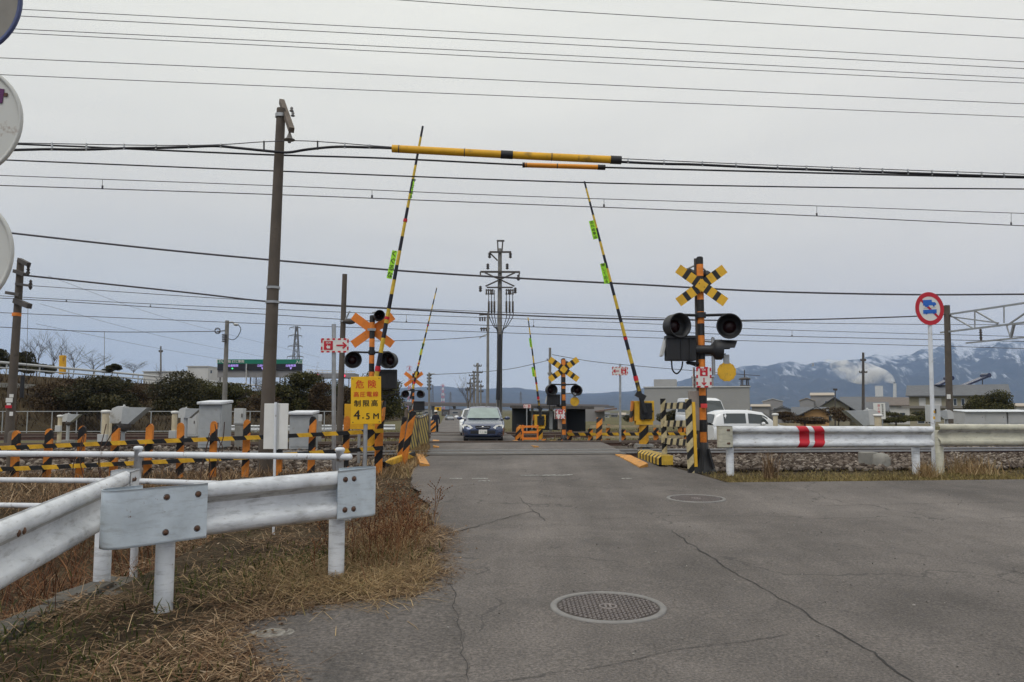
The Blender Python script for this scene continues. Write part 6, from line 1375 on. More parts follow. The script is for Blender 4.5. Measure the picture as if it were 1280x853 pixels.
tb(379, 446, 467.5, 473, mat('bridge_grey', rgb(.22,.22,.225), .7), 'deck', br, 0, 5)
for y in (462.5, 465): 
    mb = MB(M_wwhite); mb.bar(P(383, y, d - 2), P(444, y + 2, d - 2), .12, .14, M_wwhite); mb.build('railing', br)
for px in range(385, 445, 6): tb(px - .35, px + .35, 463, 468, M_wwhite, 'railing_post', br, -2, .1)
for px in (392, 404, 436): tb(px - .5, px + .5, 473, 500, M_wgrey, 'pier', br, 0, .6)
for px, py in ((396, 469), (430, 470)): mb = MB(M_ledr); mb.ball(P(px, py, d - 2.8), .26, M_ledr, 10, 6); mb.build('red_lamp', br)
d = 175; o = thing('building', 'plain white flat building left of the toll gate', 'building', tuple(P(255, 490, d))); tb(244, 270, 459.5, 490, M_wwhite, 'wall', o, 0, 9); tb(243.6, 270.4, 459, 460, M_lgrey, 'roof', o, 0, 9.4); tb(263, 265, 463, 467, M_glz, 'window', o, -4.6, .1)
d = 180; o = thing('building', 'long low pale building at left behind the embankment railing', 'building', tuple(P(215, 490, d))); tb(190, 243, 466, 490, M_wwhite, 'wall', o, 0, 9); tb(189.5, 243.5, 465.3, 466.2, M_lgrey, 'roof', o, 0, 9.6)
# embankment
E0, E1 = (-38.5, 40), (-36.5, 165)
M_bank = soil('embankment_turf', rgb(.035,.028,.016), rgb(.07,.052,.03), rgb(.10,.075,.04), .35)
mb = MB(M_bank); vs = []; n = 40; prof = [(-40,4.0),(-6,4.05),(0,4.0),(3,3.0),(6,1.6),(9.5,.2),(11,-1.6)]
for k in range(n + 1):
    t = -.35 + 1.75 * k / n; cx_, cy_ = E0[0] + (E1[0]-E0[0])*t, E0[1] + (E1[1]-E0[1])*t
    for i, (u, z) in enumerate(prof): vs.append((cx_ + u, cy_ - u*.2, (P(0, 467 + 23*max(0, min(1, t)), cy_).z - .9 if False else z) + (.35*noise.noise((k*.7, i*1.3, 2)) if 2 < i < 6 else 0)))
m = len(prof); mb.add(vs, [(k*m+i, k*m+i+1, (k+1)*m+i+1, (k+1)*m+i) for k in range(n) for i in range(m-1)], M_bank, True); mb.build('embankment', kind='structure')
def epos(t, u=0): return Vector((E0[0] + (E1[0]-E0[0])*t + u, E0[1] + (E1[1]-E0[1])*t - u*.2, 4.0))
o = thing('highway_guardrail', 'long pale guard rail along the top of the embankment at left', 'guard rail', tuple(epos(.3)))
for z, r in ((.85,.11),(.45,.07)): mb = MB(M_lgrey); mb.tube([epos(t*.05 - .2) + Vector((0,0,z)) for t in range(30)], r, 6, M_lgrey); mb.build('rail', o)
for k in range(44): mb = MB(M_lgrey); q = epos(-.2 + k*.033); mb.cyl(q, q + Vector((0,0,.95)), .06, n=6, mt=M_lgrey); mb.build('post', o)
o = thing('concrete_barrier', 'pale low concrete barrier halfway down the embankment', 'barrier', tuple(epos(.3, 2))); mb = MB(M_conc); pts = [epos(t*.08 - .1, 3.6) - Vector((0,0,1.0)) for t in range(13)]
for a, b in zip(pts, pts[1:]): mb.bar(a, b, .25, .3, M_conc)
mb.build('wall', o)
o = thing('yellow_post', 'bright yellow box shaped post standing up behind the embankment railing', 'marker post', tuple(P(78, 466, 70))); mb = MB(M_sleeve); a, b = P(78, 468, 70), P(78.5, 444.5, 70); mb.bar(a, b, .42, .4, M_sleeve, (0,1,0)); mb.build('body', o); mb = MB(M_black); mb.box(P(79.5, 449, 69.75), (.16, .05, .35), mat('amber_panel', rgb(.4,.2,.03), .5)); mb.build('panel', o)
# mesh fence in front of the embankment
d0 = 47; mf = thing('mesh_fence', 'grey wire mesh fence with posts at the foot of the embankment', 'fence', tuple(G(120, 45)))
D = lambda px: d0 / (1 - .11*(px - 640)/F)
def fz(px, v): q = G(px, D(px)); return Vector((q.x, D(px), ground_z(q.x, D(px)) + .2 + v))
for px in range(-60, 420, 31): mb = MB(M_grey); mb.cyl(fz(px, -.3), fz(px, 1.15), .03, n=6, mt=M_grey); mb.build('post', mf)
for v in (1.12, .02): mb = MB(M_grey); mb.tube([fz(px, v) for px in range(-60, 421, 30)], .022, 5, M_grey); mb.build('rail', mf)
mb = MB(M_grey)
for k in range(96):
    px = -60 + k*4.8
    for s in (-1, 1): a, b = fz(px, .02 if s > 0 else 1.12), fz(px + 24, 1.12 if s > 0 else .02); mb.bar(a, b, .006, .006, M_dsteel, (0,1,0))
mb.build('mesh', mf)
o = thing('guardrail', 'white guardrail along the far roadside beyond the tracks at left', 'guardrail', tuple(G(380, 50)))
for k, (a, b) in enumerate(((270, 374), (378, 440), (442, 494))):
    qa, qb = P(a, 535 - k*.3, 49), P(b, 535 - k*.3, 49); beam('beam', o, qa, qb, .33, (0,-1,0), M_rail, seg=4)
for px in (275, 320, 370, 420, 470): q = P(px, 535, 49.1); mb = MB(M_rail); mb.cyl((q.x, q.y, ground_z(q.x, q.y) - .1), q, .07, n=8, mt=M_rail); mb.build('post', o)
# ================================================================== lattice towers, chimney, smoke
def tower(px, yt, yb, d, wt, wb, arms, label, mt, mt2=None):
    q = P(px, yb, d); t = P(px, yt, d); H = t.z - q.z; o = thing('lattice_tower', label, 'transmission tower', tuple(q)); n = 9; mb = MB(mt); r = d * (.00042 if d < 600 else .00022)
    for i in range(n):
        m_ = mt2 if mt2 and i % 2 else mt; f0, f1 = i/n, (i+1)/n; w0, w1 = (wb + (wt-wb)*f0)*d/F/2, (wb + (wt-wb)*f1)*d/F/2
        for sx, sy in ((-1,-1),(1,-1),(1,1),(-1,1)): mb.bar(q + Vector((sx*w0, sy*w0, H*f0)), q + Vector((sx*w1, sy*w1, H*f1)), r*2, r*2, m_)
        for s in (-1, 1):
            for y in (-1, 1): mb.bar(q + Vector((-s*w0, y*w0, H*f0)), q + Vector((s*w1, y*w1, H*f1)), r, r, m_)
    mb.build('mast', o)
    for y, h in arms:
        mb = MB(mt); z = P(px, y, d); k = d/F
        for s in (-1, 1): mb.bar(z, z + Vector((s*h*k, 0, 0)), r*1.6, r*1.6, mt); mb.bar(z + Vector((0,0,2.2*k)), z + Vector((s*h*k, 0, 0)), r*1.3, r*1.3, mt); mb.bar(z + Vector((s*h*k, 0, 0)), z + Vector((s*h*k, 0, -2.4*k)), r, r, mt)
        mb.build('tower_arm', o)
M_lat = mat('lattice_steel', rgb(.16,.16,.17), .6, .3, var=.1); M_ored = mat('aviation_red', rgb(.55,.10,.06), .6)
tower(369, 408, 490, 330, 2, 12, [(410,7),(420,8.5),(433,9),(446,10)], 'grey four armed transmission tower behind the toll gate', M_lat)
tower(511.5, 458, 512, 3000, 1, 4, [(459,3.5),(463,3)], 'red and white tower above the small orange crossbuck', M_ored, M_signw)
tower(553.5, 481, 512, 3800, 1, 4.5, [(482,2.5),(487,3),(493,3)], 'red and white tower right of the walking man against the hills', M_ored, M_signw)
tower(540.5, 481, 512, 1200, .8, 3, [(483,2)], 'slim grey tower near the bracket pole against the hills', M_lat)
for px, l in ((563,'first faint mast on the plain before the blue hills'),(651,'faint pylon between the tall central pole and distant barrier')): tower(px, 490, 512, 1300, .7, 2.5, [(493,2),(498,2)], l, M_lat)
d = 1500; fa = house(1095, 1105, 482, 482.5, 520, d, M_wwhite, M_lgrey, 'white concrete factory tower block beside the chimney', 14, [], 'flat', 'factory_tower', 'building', over=0)
o = thing('chimney', 'slim white factory chimney giving off white smoke', 'chimney', tuple(G(1118, d))); mb = MB(M_wwhite); q = P(1118.5, 515, d); t = P(1118.5, 479.5, d); mb.tube([q, t], [3.4, 2.7], 14, M_wwhite); mb.build('stack', o)
# ================================================================== snow topped mountains
RG = [(-900,18),(-400,18),(0,20),(400,23),(480,25.5),(530,28),(560,28.5),(600,26),(640,27.5),(665,25),(690,22),(705,21),(740,20),(765,21.5),(790,23),(810,28),(830,31),(860,38),(880,41),(900,44.5),(925,50),(945,53),(960,54),(975,58.5),(985,59),(1000,56),(1010,57),(1030,60),(1050,60.5),(1070,64),(1085,67),(1110,67),(1140,67.5),(1155,72),(1165,73),(1180,80),(1195,83),(1210,80),(1225,79),(1240,84),(1260,88),(1280,91),(1330,96),(1420,102),(1600,112),(2000,95),(2600,70)]
M_mt = bpy.data.materials.new('forested_mountain_with_snow'); g = N(M_mt); co = g.n('NewGeometry'); pos = co.outputs['Position']
n1 = g.noise(pos, .0065, 10, .68, .5); mpn = g.n('Mapping'); mpn.inputs['Scale'].default_value = (.03, .0035, .006); g.l(pos, mpn.inputs[0]); n2 = g.noise(mpn.outputs[0], 1.0, 7, .7, .6); sp = g.n('SeparateXYZ'); g.l(pos, sp.inputs[0]); sn = g.n('SeparateXYZ'); g.l(co.outputs['Normal'], sn.inputs[0])
forest = g.ramp(n2, [(.3, rgb(.030,.034,.028)), (.7, rgb(.062,.058,.05))])
hgt = g.math('MULTIPLY_ADD', sp.outputs[2], 1/480.0, -.74); hgt = g.math('ADD', hgt, g.math('MULTIPLY_ADD', n1, 1.5, -.75)); hgt = g.math('ADD', hgt, g.math('MULTIPLY_ADD', sn.outputs[0], 1.0, .06)); hgt = g.math('ADD', hgt, g.math('MULTIPLY_ADD', n2, 2.4, -1.22))
rt = g.math('MULTIPLY_ADD', sp.outputs[0], 1/900.0, -.75); rt = g.math('MINIMUM', g.math('MAXIMUM', rt, 0), 1)
sf = g.math('MULTIPLY', g.ramp(hgt, [(-.0, rgb(0,0,0)), (.55, rgb(.66,.66,.66))]), rt)
g.out(g.bsdf(g.mix(sf, forest, rgb(.78,.80,.84)), .95, 0, .1).outputs[0])
def ridge(name, px0, px1, npx, d0, d1, scale, seed, nr=70):
    V = []; w = np.linspace(px0, px1, npx)
    for px in w:
        H = lerp_tab(RG, px) * scale / 1000 * d1
        for j in range(nr):
            t = j / (nr - 1) * 1.18; dd = d0 + (d1 - d0) * t; x = (px - 640) / F * dd
            e = min(1, t); base = H * (e ** 1.25) if t <= 1 else H * (1 - (t - 1) * 3.2)
            q = Vector((x / 760, dd / 760, seed)); rn = noise.ridged_multi_fractal(q, .9, 2.1, 6, 1.0, 2.0) - 1.05; rn2 = noise.fractal(Vector((x/240, dd/240, seed)), .8, 2.0, 4)
            amp = e * (1 - e) * 4
            V.append((x, dd, max(-6, base + H * .25 * rn * amp * (.6 + .4 * e) + H * .075 * rn2 * (e * (1.25 - e) * 3 if e < 1 else .75) + H * .012 * noise.noise((px * .09, 1, seed)))))
    V = np.array(V); i, j = np.meshgrid(np.arange(npx - 1), np.arange(nr - 1), indexing='ij'); a = (i * nr + j).ravel()
    o = raw(name, V, np.stack([a, a + nr, a + nr + 1, a + 1], 1), M_mt, 'structure', True); return o
ridge('mountains', -900, 2600, 1300, 4300, 7600, 1.0, 3.3, 120)
# ------------------------------------------------------------------ vegetation
M_ever = island('evergreen_leaves', [(0, rgb(.018,.020,.011)), (.45, rgb(.042,.044,.020)), (.85, rgb(.078,.072,.033)), (1, rgb(.13,.11,.055))], .7, .25, .15, big=.5)
M_ever2 = island('olive_leaves', [(0, rgb(.028,.03,.012)), (.5, rgb(.062,.066,.022)), (1, rgb(.13,.12,.042))], .7, .25, .15, big=.5)
M_brown = island('dry_shrub_leaves', [(0, rgb(.035,.024,.016)), (.5, rgb(.08,.058,.038)), (1, rgb(.14,.105,.065))], .85, .1, .1, big=.5)
M_bark = mat('bark', rgb(.075,.06,.05), .9, var=.3, scale=8)
def limbs(mb, base, H, n, spread, r, depth=2, mt=None):
    mt = mt or M_bark; top = base + Vector((random.uniform(-.06,.06)*H, 0, H*.45)); mb.tube([base - Vector((0,0,.2)), base.lerp(top, .5) + Vector((.02*H, 0, 0)), top], [r, r*.8, r*.6], 7, mt); tips = []
    for k in range(n):
        a = 2*PI*k/n + random.random(); s = top.lerp(base, random.uniform(0, .55)); e = s + Vector((math.cos(a)*spread*random.uniform(.5,1), math.sin(a)*spread*random.uniform(.5,1), H*random.uniform(.25,.55)))
        m = s.lerp(e, .5) + Vector((random.uniform(-.1,.1), random.uniform(-.1,.1), .08*H)); mb.tube([s, m, e], [r*.5, r*.32, r*.10], 5, mt); tips.append(e)
        if depth > 1:
            for q in range(5):
                f = s.lerp(e, random.uniform(.35, 1)); e2 = f + Vector((random.uniform(-1,1)*spread*.5, random.uniform(-1,1)*spread*.5, H*random.uniform(.08,.3))); mb.tube([f, f.lerp(e2,.5) + Vector((0,0,.03*H)), e2], [r*.22, r*.14, r*.05], 4, mt); tips.append(e2)
                if depth > 2:
                    for z in range(4): e3 = e2 + Vector((random.uniform(-1,1)*spread*.25, random.uniform(-1,1)*spread*.25, H*random.uniform(.02,.16))); mb.tube([f.lerp(e2, random.uniform(.3,1)), e3], [r*.09, r*.03], 3, mt)
    return tips
def bush(name, label, cat, base, w, h, mt, nc=16, per=260, leaf=.08, group=None, round_=False, trunk=True):
    base = Vector(base); o = thing(name, label, cat, tuple(base), group); cs, rs = [], []
    for k in range(nc):
        a = random.uniform(0, 2*PI); rr = math.sqrt(random.random()) * .78; z = random.uniform(.15, .95)
        sh = math.sqrt(max(.05, 1 - (z*1.0 - .35)**2 / .5)) if round_ else (1.05 - .55*z)
        cs.append((math.cos(a)*rr*w/2*sh, math.sin(a)*rr*w/2*sh, h*z*.9)); q = random.uniform(.16,.30); rs.append((w*q, w*q, h*q*.75))
    V, Fq = leafcloud(cs, rs, int(per * 1.9), leaf * .72); V[:, 2] = np.maximum(V[:, 2], .02); raw('crown', V, Fq, mt, parent=o)
    if trunk:
        mb = MB(M_bark); limbs(mb, base, h*.8, 5, w*.35, max(.04, w*.02), 2); mb.build('trunk', o)
    return o
def bare(label, base, h, w, r, group=None, name='leafless_tree'):
    base = Vector(base); o = thing(name, label, 'tree', tuple(base), group); mb = MB(M_bark); limbs(mb, base, h, 9, w/2, r * .62, 3); mb.build('branches', o); return o
def onbank(px, py, d): return P(px, py, d)
bush('shrub', 'broad dark evergreen shrub on the slope behind the largest hooded detector', 'shrub', P(123, 521, 54), 5.6, 2.9, M_ever, 22, 320, .10)
bush('shrub', 'dark evergreen shrub on the slope above the tall grey cabinet', 'shrub', P(222, 520, 56), 4.4, 3.3, M_ever, 18, 300, .10)
bush('shrub', 'olive brown shrub behind the white switch box', 'shrub', P(282, 520, 62), 5.5, 2.6, M_ever2, 18, 300, .11)
bush('shrub', 'olive green bush right of the big concrete pole', 'shrub', P(372, 520, 62), 5.0, 3.3, M_ever2, 20, 320, .11)
bush('shrub', 'brown dry bush between the olive bush and the SOS sign', 'shrub', P(404, 520, 60), 2.6, 2.6, M_brown, 14, 240, .09)
bush('shrub', 'grey brown dry bush behind the small left detector', 'shrub', P(60, 520, 55), 5.2, 2.3, M_brown, 18, 240, .09)
bush('shrub', 'brown dry scrub under the olive brown shrub', 'shrub', P(320, 524, 58), 4, 2.0, M_brown, 14, 220, .09)
bush('tree', 'large dark leafy tree behind the left warning lamps', 'tree', P(474, 527, 58), 4.2, 3.4, M_ever2, 26, 330, .10, round_=True)
bush('tree', 'brownish bushy tree behind the height limit sign', 'tree', P(446, 526, 60), 3.0, 2.9, M_brown, 18, 280, .10, round_=True)
bush('tree', 'small round dark pine on the embankment top', 'tree', P(140, 467, 75), 1.7, 1.0, M_ever, 10, 200, .09, round_=True)
bush('tree', 'dark rounded evergreen at the far left beside the railway pole', 'tree', P(31, 468, 75), 3.2, 2.4, M_ever, 16, 260, .10, round_=True)
bush('tree', 'low dark evergreen left of the yellow post', 'tree', P(57, 468, 76), 1.8, 1.0, M_ever, 10, 200, .09)
bush('tree', 'dark evergreen clipped by the left edge of the picture', 'tree', P(-6, 468, 74), 3, 2.6, M_ever, 14, 240, .10, round_=True)
bare('leafless tree right of the dark rounded evergreen at far left', P(45, 470, 85), 4.4, 4.2, .10); bare('leafless tree just left of the bright yellow post', P(64, 470, 82), 4.0, 3.6, .09); bare('leafless tree just right of the bright yellow post', P(91, 470, 84), 3.2, 3.6, .08); bare('wide leafless tree left of the small round pine', P(116, 470, 84), 2.4, 4.2, .08); bare('bare thorny tree on the bank right of the small pine', P(166, 470, 86), 1.6, 3.6, .07)
bare('leafless sapling in front of the toll gate', P(322, 505, 70), 2.6, 1.6, .05); bare('leafless sapling right of the olive bush below the bridge', P(398, 508, 70), 3.2, 2.2, .06); bare('bare brown shrub tree above the pale hooded detector', P(208, 500, 60), 2.4, 2.4, .06)
bare('tall bare roadside tree beside the distant pole cluster', P(584, 520, 140), 6.5, 4.5, .12)
bush('shrub', 'large round clipped dark green bush above the storage sheds', 'shrub', P(1237, 532, 76), 4.3, 3.4, M_ever2, 30, 420, .10, round_=True)
bush('shrub', 'small green bush in front of the beige apartment', 'shrub', P(1158, 527, 100), 4.2, 1.4, M_ever2, 12, 240, .12); bush('shrub', 'dark hedge bush behind the striped barricade', 'shrub', P(842, 534, 70), 3.4, 1.5, M_ever, 12, 260, .10)
bush('shrub', 'dark bush beside the yellow barrier machine', 'shrub', P(797, 531, 75), 2.2, 1.6, M_ever, 10, 220, .10, round_=True); bush('shrub', 'brown bare shrub left of the hooded detector among the houses', 'shrub', P(1048, 530, 70), 3.2, 1.6, M_brown, 10, 160, .09); bush('shrub', 'low brown hedge in front of the tan house', 'shrub', P(1006, 531, 80), 5, .9, M_brown, 14, 200, .09); bush('shrub', 'green garden shrub beside the notice board', 'shrub', P(1120, 530, 80), 4, 1.2, M_ever2, 12, 200, .1)
bush('shrub', 'low dark shrub behind the white hatchback roof', 'shrub', P(985, 529, 100), 3.5, 1.4, M_brown, 10, 200, .1)
for px, w_, h_, l in ((-8, 4.5, 2.6, 'dry brown thicket at the left edge below the embankment railing'), (92, 4.0, 2.9, 'brown thicket between the railway pole and the broad evergreen shrub'), (168, 4.2, 2.4, 'brown leafless thicket right of the broad evergreen shrub'), (250, 4.0, 3.0, 'brown green thicket behind the tall grey cabinet roof'), (345, 3.6, 2.6, 'brown green thicket peeping out beside the big concrete pole'), (425, 3.0, 2.8, 'brown thicket behind the SOS sign pole')):
    bush('shrub', l, 'shrub', P(px, 521, 57 + px * .012), w_, h_, M_brown if px < 200 else M_ever2, 20, 220, .085)
# rough undergrowth on the slope
n = 16000; t = RNG.uniform(-.2, 1.1, n); u = RNG.uniform(.5, 10.5, n); px_ = E0[0] + (E1[0]-E0[0])*t + u; py_ = E0[1] + (E1[1]-E0[1])*t - u*.2; pz = np.interp(u, [p[0] for p in prof], [p[1] for p in prof])
V, T = blades(n, np.stack([px_, py_, pz], 1), RNG.uniform(.3, .95, n), RNG.uniform(.03, .09, n), RNG.uniform(.1, .9, n)); raw('undergrowth', V, T, M_brown, 'stuff')
# dry grass by the far verge and field
def scatter(name, n, fn, h, w, lean, mt, curl=.5, kind='stuff'):
    p = np.array([fn() for _ in range(n)]); V, T = blades(n, p, RNG.uniform(*h, n), RNG.uniform(*w, n), RNG.uniform(*lean, n), curl); return raw(name, V, T, mt, kind)
def f_far():
    y = random.uniform(28, 95); x = random.uniform(lerp_tab(RT, y) + .6, .75*y) if random.random() < .7 else random.uniform(-.35*y, lerp_tab(LT, y) - .4)
    return (x, y, ground_z(x, y))
scatter('field_grass', 26000, f_far, (.08,.28), (.02,.05), (.2,1.0), island('field_grass', [(0, rgb(.09,.075,.03)), (.5, rgb(.16,.135,.065)), (.85, rgb(.22,.18,.10)), (1, rgb(.08,.095,.03))], .85, .1, .1, big=.12))
# ================================================================== foreground verge
def inside_verge(x, y):
    s = SL(x, y); l = lerp_tab(LT, s); return x < l + .12 * noise.noise((s*2.5, x*1.5, 0)) + .05
def f_mat():
    while 1:
        y = 2.2 + 11.2 * random.random() ** 1.2; x = random.uniform(-.70*y - .6, -.5)
        if not inside_verge(x, y): continue
        if noise.noise((x*1.5, y*1.5, 4.4)) < -.05 and random.random() < .75: continue
        return (x, y, ground_z(x, y) + .045 * (x > -2.9))
scatter('dead_straw', 19000, f_mat, (.08,.40), (.002,.0055), (1.25,1.62), M_straw, .45)
scatter('dead_leaf_litter', 26000, f_mat, (.02,.065), (.008,.022), (1.0,1.6), M_litter, .9)
scatter('dead_stems', 420, f_mat, (.3,.8), (.003,.006), (1.42,1.62), M_straw2, .25)
scatter('dead_stems', 160, f_mat, (.15,.5), (.003,.005), (.2,1.3), M_twig, .5)
def f_pale():   # the pale thatch along the verge edge
    while 1:
        y = random.gauss(5.95, .36); x = random.gauss(-1.15, .42)
        if x < -.58: return (x, y, gz(x, y) + .01)
scatter('dead_straw', 5200, f_pale, (.10,.30), (.002,.006), (1.15,1.6), M_straw2, .6)
def f_edge():   # straw and litter creeping over the ragged asphalt edge
    s = random.uniform(3.2, 8.2); x = lerp_tab(LT, s) + random.gauss(-.02, .11) + .12 * noise.noise((s*3, 7, 2)); return (x, s + .11*x, gz(x, s + .11*x) + .012)
scatter('dead_straw', 3600, f_edge, (.05,.30), (.002,.005), (1.3,1.62), M_straw, .4); scatter('dead_leaf_litter', 3000, f_edge, (.015,.05), (.008,.02), (1.1,1.6), M_litter, .8)
def f_green():
    c = random.choice(((-1.5,6.6,.35),(-2.2,5.7,.3),(-1.15,6.7,.25),(-1.7,6.3,.3),(-2.7,4.5,.3),(-3.1,8.5,.5),(-2.0,3.9,.35))); x, y = random.gauss(c[0], c[2]), random.gauss(c[1], c[2])
    return (x, y, gz(x, y) + .0) if inside_verge(x, y) else (-2.2, 5.6, gz(-2.2, 5.6))
scatter('green_weeds', 3200, f_green, (.03,.10), (.004,.012), (.2,1.2), M_green, .6)
def f_brush():  # red brown dry weeds at the end of the guardrail
    while 1:
        x, y = random.gauss(-1.08, .17), random.gauss(7.3, .7)
        if x < -.74 and y > 6.0: return (x, y, gz(x, y))
scatter('dry_weeds', 800, f_brush, (.12,.36), (.002,.0045), (.05,1.1), M_twig, .5); scatter('dry_weeds', 1700, f_brush, (.1,.26), (.003,.006), (.8,1.5), M_straw2, .7)
mb = MB(M_twig)
for k in range(34):     # branching dead weed stalks
    a = Vector(f_brush()); p = [a]; H = random.uniform(.2, .5); le = Vector((random.uniform(-.25,.3), random.uniform(-.3,.2), 1)).normalized()
    for q in range(4): p.append(p[-1] + (le + Vector((random.uniform(-.2,.2), random.uniform(-.2,.2), 0))) * H / 4)
    mb.tube(catmull(p, 3), .0028, 4, M_twig)
    for q in range(7):
        s = p[random.randint(1, 3)].lerp(p[4], random.random() * .6); e = s + Vector((random.uniform(-.13,.13), random.uniform(-.13,.13), random.uniform(.02,.14))); mb.tube([s, e], [.002, .0012], 3, M_twig)
        for z in range(3): mb.ball(s.lerp(e, .6 + .2*z), (.006,.006,.009), M_twig, 5, 3)
tag(mb.build('dry_weeds'), kind='stuff')
def f_ditch():
    y = random.uniform(2.6, 9.8); x = random.uniform(-5.4, -3.08); return (x, y, ground_z(x, y))
scatter('dry_weeds', 5200, f_ditch, (.15,.55), (.003,.009), (.3,1.4), M_twig, .6)
def f_rail():
    x = random.uniform(-12, -1.9); s = random.uniform(9.5, 13.5); return (x, s + .11*x, ground_z(x, s + .11*x))
scatter('dead_straw', 12000, f_rail, (.08,.30), (.004,.011), (.4,1.45), M_straw, .6)
def f_netgrass():
    s = random.uniform(12.4, 21); l = lerp_tab(LT, s); x = l - abs(random.gauss(0, .35)) - .02; return (x, s + .11*x, gz(x, s + .11*x) - .03)
scatter('dry_grass_tufts', 3600, f_netgrass, (.05,.20), (.004,.011), (.1,1.1), M_straw2, .6)
def f_rverge():
    s = 11.42 + abs(random.gauss(0, .62)); s = min(s, 13.2)
    x = random.uniform(lerp_tab(RT, s) + .1, 15); return (x, s + .11*x, gz(x, s + .11*x) - .02)
scatter('verge_grass', 30000, f_rverge, (.03,.10), (.003,.008), (.5,1.45), island('verge_grass', [(0, rgb(.12,.09,.04)), (.4, rgb(.25,.20,.085)), (.75, rgb(.38,.31,.15)), (1, rgb(.10,.12,.03))], .85, .1, .15, big=.8), .7)
def tuft(name, label, px, py, d, n, h, spread, mt, lean=(.02,.35)):
    b = G(px, d); p = np.array([(b.x + random.gauss(0, spread), b.y + random.gauss(0, spread), b.z - .02) for _ in range(n)]) - np.array(tuple(b)); V, T = blades(n, p, RNG.uniform(*h, n), RNG.uniform(.004,.010, n), RNG.uniform(*lean, n), .3)
    return tag(raw(name, V, T, mt, loc=tuple(b)), label, 'plant')
tuft('grass_plant', 'upright reddish dry grass plant in front of the chevron guardrail', 962, 590, 12.3, 150, (.2,.5), .05, M_straw)
tuft('grass_plant', 'bushy pale dry grass clump right of the sign post foot', 1212, 585, 13.2, 500, (.12,.42), .20, M_straw2, (.1,1.0)); tuft('grass_plant', 'pale dry grass clump left of the sign post foot', 1158, 590, 12.6, 320, (.1,.34), .08, M_straw2, (.1,.9))
for px, py, d, l in ((262,600,7.6,'bare thorny stem rising over the pipe fence below the grey cabinet'),(112,560,7.5,'forked dead twig leaning on the pipe fence at left')):
    b = P(px, 640, d); o = thing('dead_twig', l, 'twig', tuple(b)); mb = MB(M_bark); c = mat('thorny_stem', rgb(.07,.035,.025), .8)
    for k in range(4):
        a = b + Vector((random.uniform(-.1,.1), random.uniform(-.1,.1), 0)); pts = [a]
        for q in range(6): pts.append(pts[-1] + Vector((random.uniform(-.05,.07), random.uniform(-.03,.03), random.uniform(.09,.17))))
        mb.tube(catmull(pts, 3), .0045, 5, c)
    mb.build('stem', o)
stn = mat('loose_white_stone', rgb(.45,.43,.4), .9)
for n_, fn, sz in ((500, lambda: (lambda s, x: (x, s + .11*x, gz(x, s + .11*x) + .008))(random.uniform(3, 12), random.uniform(-1.1, 6)), .006),): stones('loose_grit', n_, fn, sz, island('grit', [(0, rgb(.1,.09,.085)), (1, rgb(.36,.34,.31))]))
# ================================================================== smoke plume
M_smk = bpy.data.materials.new('white_smoke'); g = N(M_smk); co = g.coords(); pv = g.n('VolumePrincipled'); pv.inputs['Color'].default_value = rgb(.96,.96,.97)
n1 = g.noise(co, .026, 6, .62, .8); sx = g.n('SeparateXYZ'); g.l(co, sx.inputs[0]); grad = g.math('MULTIPLY_ADD', sx.outputs[0], .0020, .03); g.l(g.math('MULTIPLY', g.ramp(g.math('ADD', n1, grad), [(.50, rgb(0,0,0)), (.66, rgb(1,1,1))]), .16), pv.inputs['Density']); g.out(pv.outputs[0], True)
mb = MB(M_smk); d = 1500; k = d / F; nseg = 16; rs = []
path = [(1118,479,1.8),(1112,474,6),(1104,471,9.5),(1095,469.5,12),(1086,468,14),(1075,466.5,15),(1062,464,14.5),(1050,461,13),(1038,458.5,11),(1026,457,8),(1016,456,3)]
pts = [P(x, y, d + 20 + (1118 - x)*1.5) for x, y, r in path]; mb.tube(catmull(pts, 3), [r*k for r in [lerp_tab([(i, p[2]) for i, p in enumerate(path)], j/3) for j in range((len(path)-1)*3 + 1)]], 18, M_smk)
sk = mb.build('smoke', loc=pts[5]); sk['kind'] = 'stuff'
# ================================================================== haze
M_hz = bpy.data.materials.new('blue_air'); g = N(M_hz); pv = g.n('VolumePrincipled'); pv.inputs['Color'].default_value = rgb(.44,.62,1.0); pv.inputs['Density'].default_value = HAZE; pv.inputs['Anisotropy'].default_value = .1; g.out(pv.outputs[0], True)
mb = MB(M_hz); mb.box((0, 0, 450 - 4.5), (19000, 19000, 909), M_hz); hz = mb.build('haze'); hz['kind'] = 'stuff'
# ================================================================== sky and sun
SUN_EL, SUN_AZ = R(52), R(215)      # azimuth clockwise from +Y: behind the camera, to the left
w = bpy.data.worlds.new('World'); SC.world = w; w.use_nodes = True; g = N(w) if False else None
nt = w.node_tree; nt.nodes.clear()
class NW(N):
    def __init__(s, t): s.t = t
g = NW(nt); tc = g.n('TexCoord'); gen = tc.outputs['Generated']; sep = g.n('SeparateXYZ'); g.l(gen, sep.inputs[0])
sky = g.n('TexSky', sky_type='NISHITA', sun_disc=False, sun_elevation=SUN_EL, sun_rotation=SUN_AZ, air_density=1.0, dust_density=2.0)
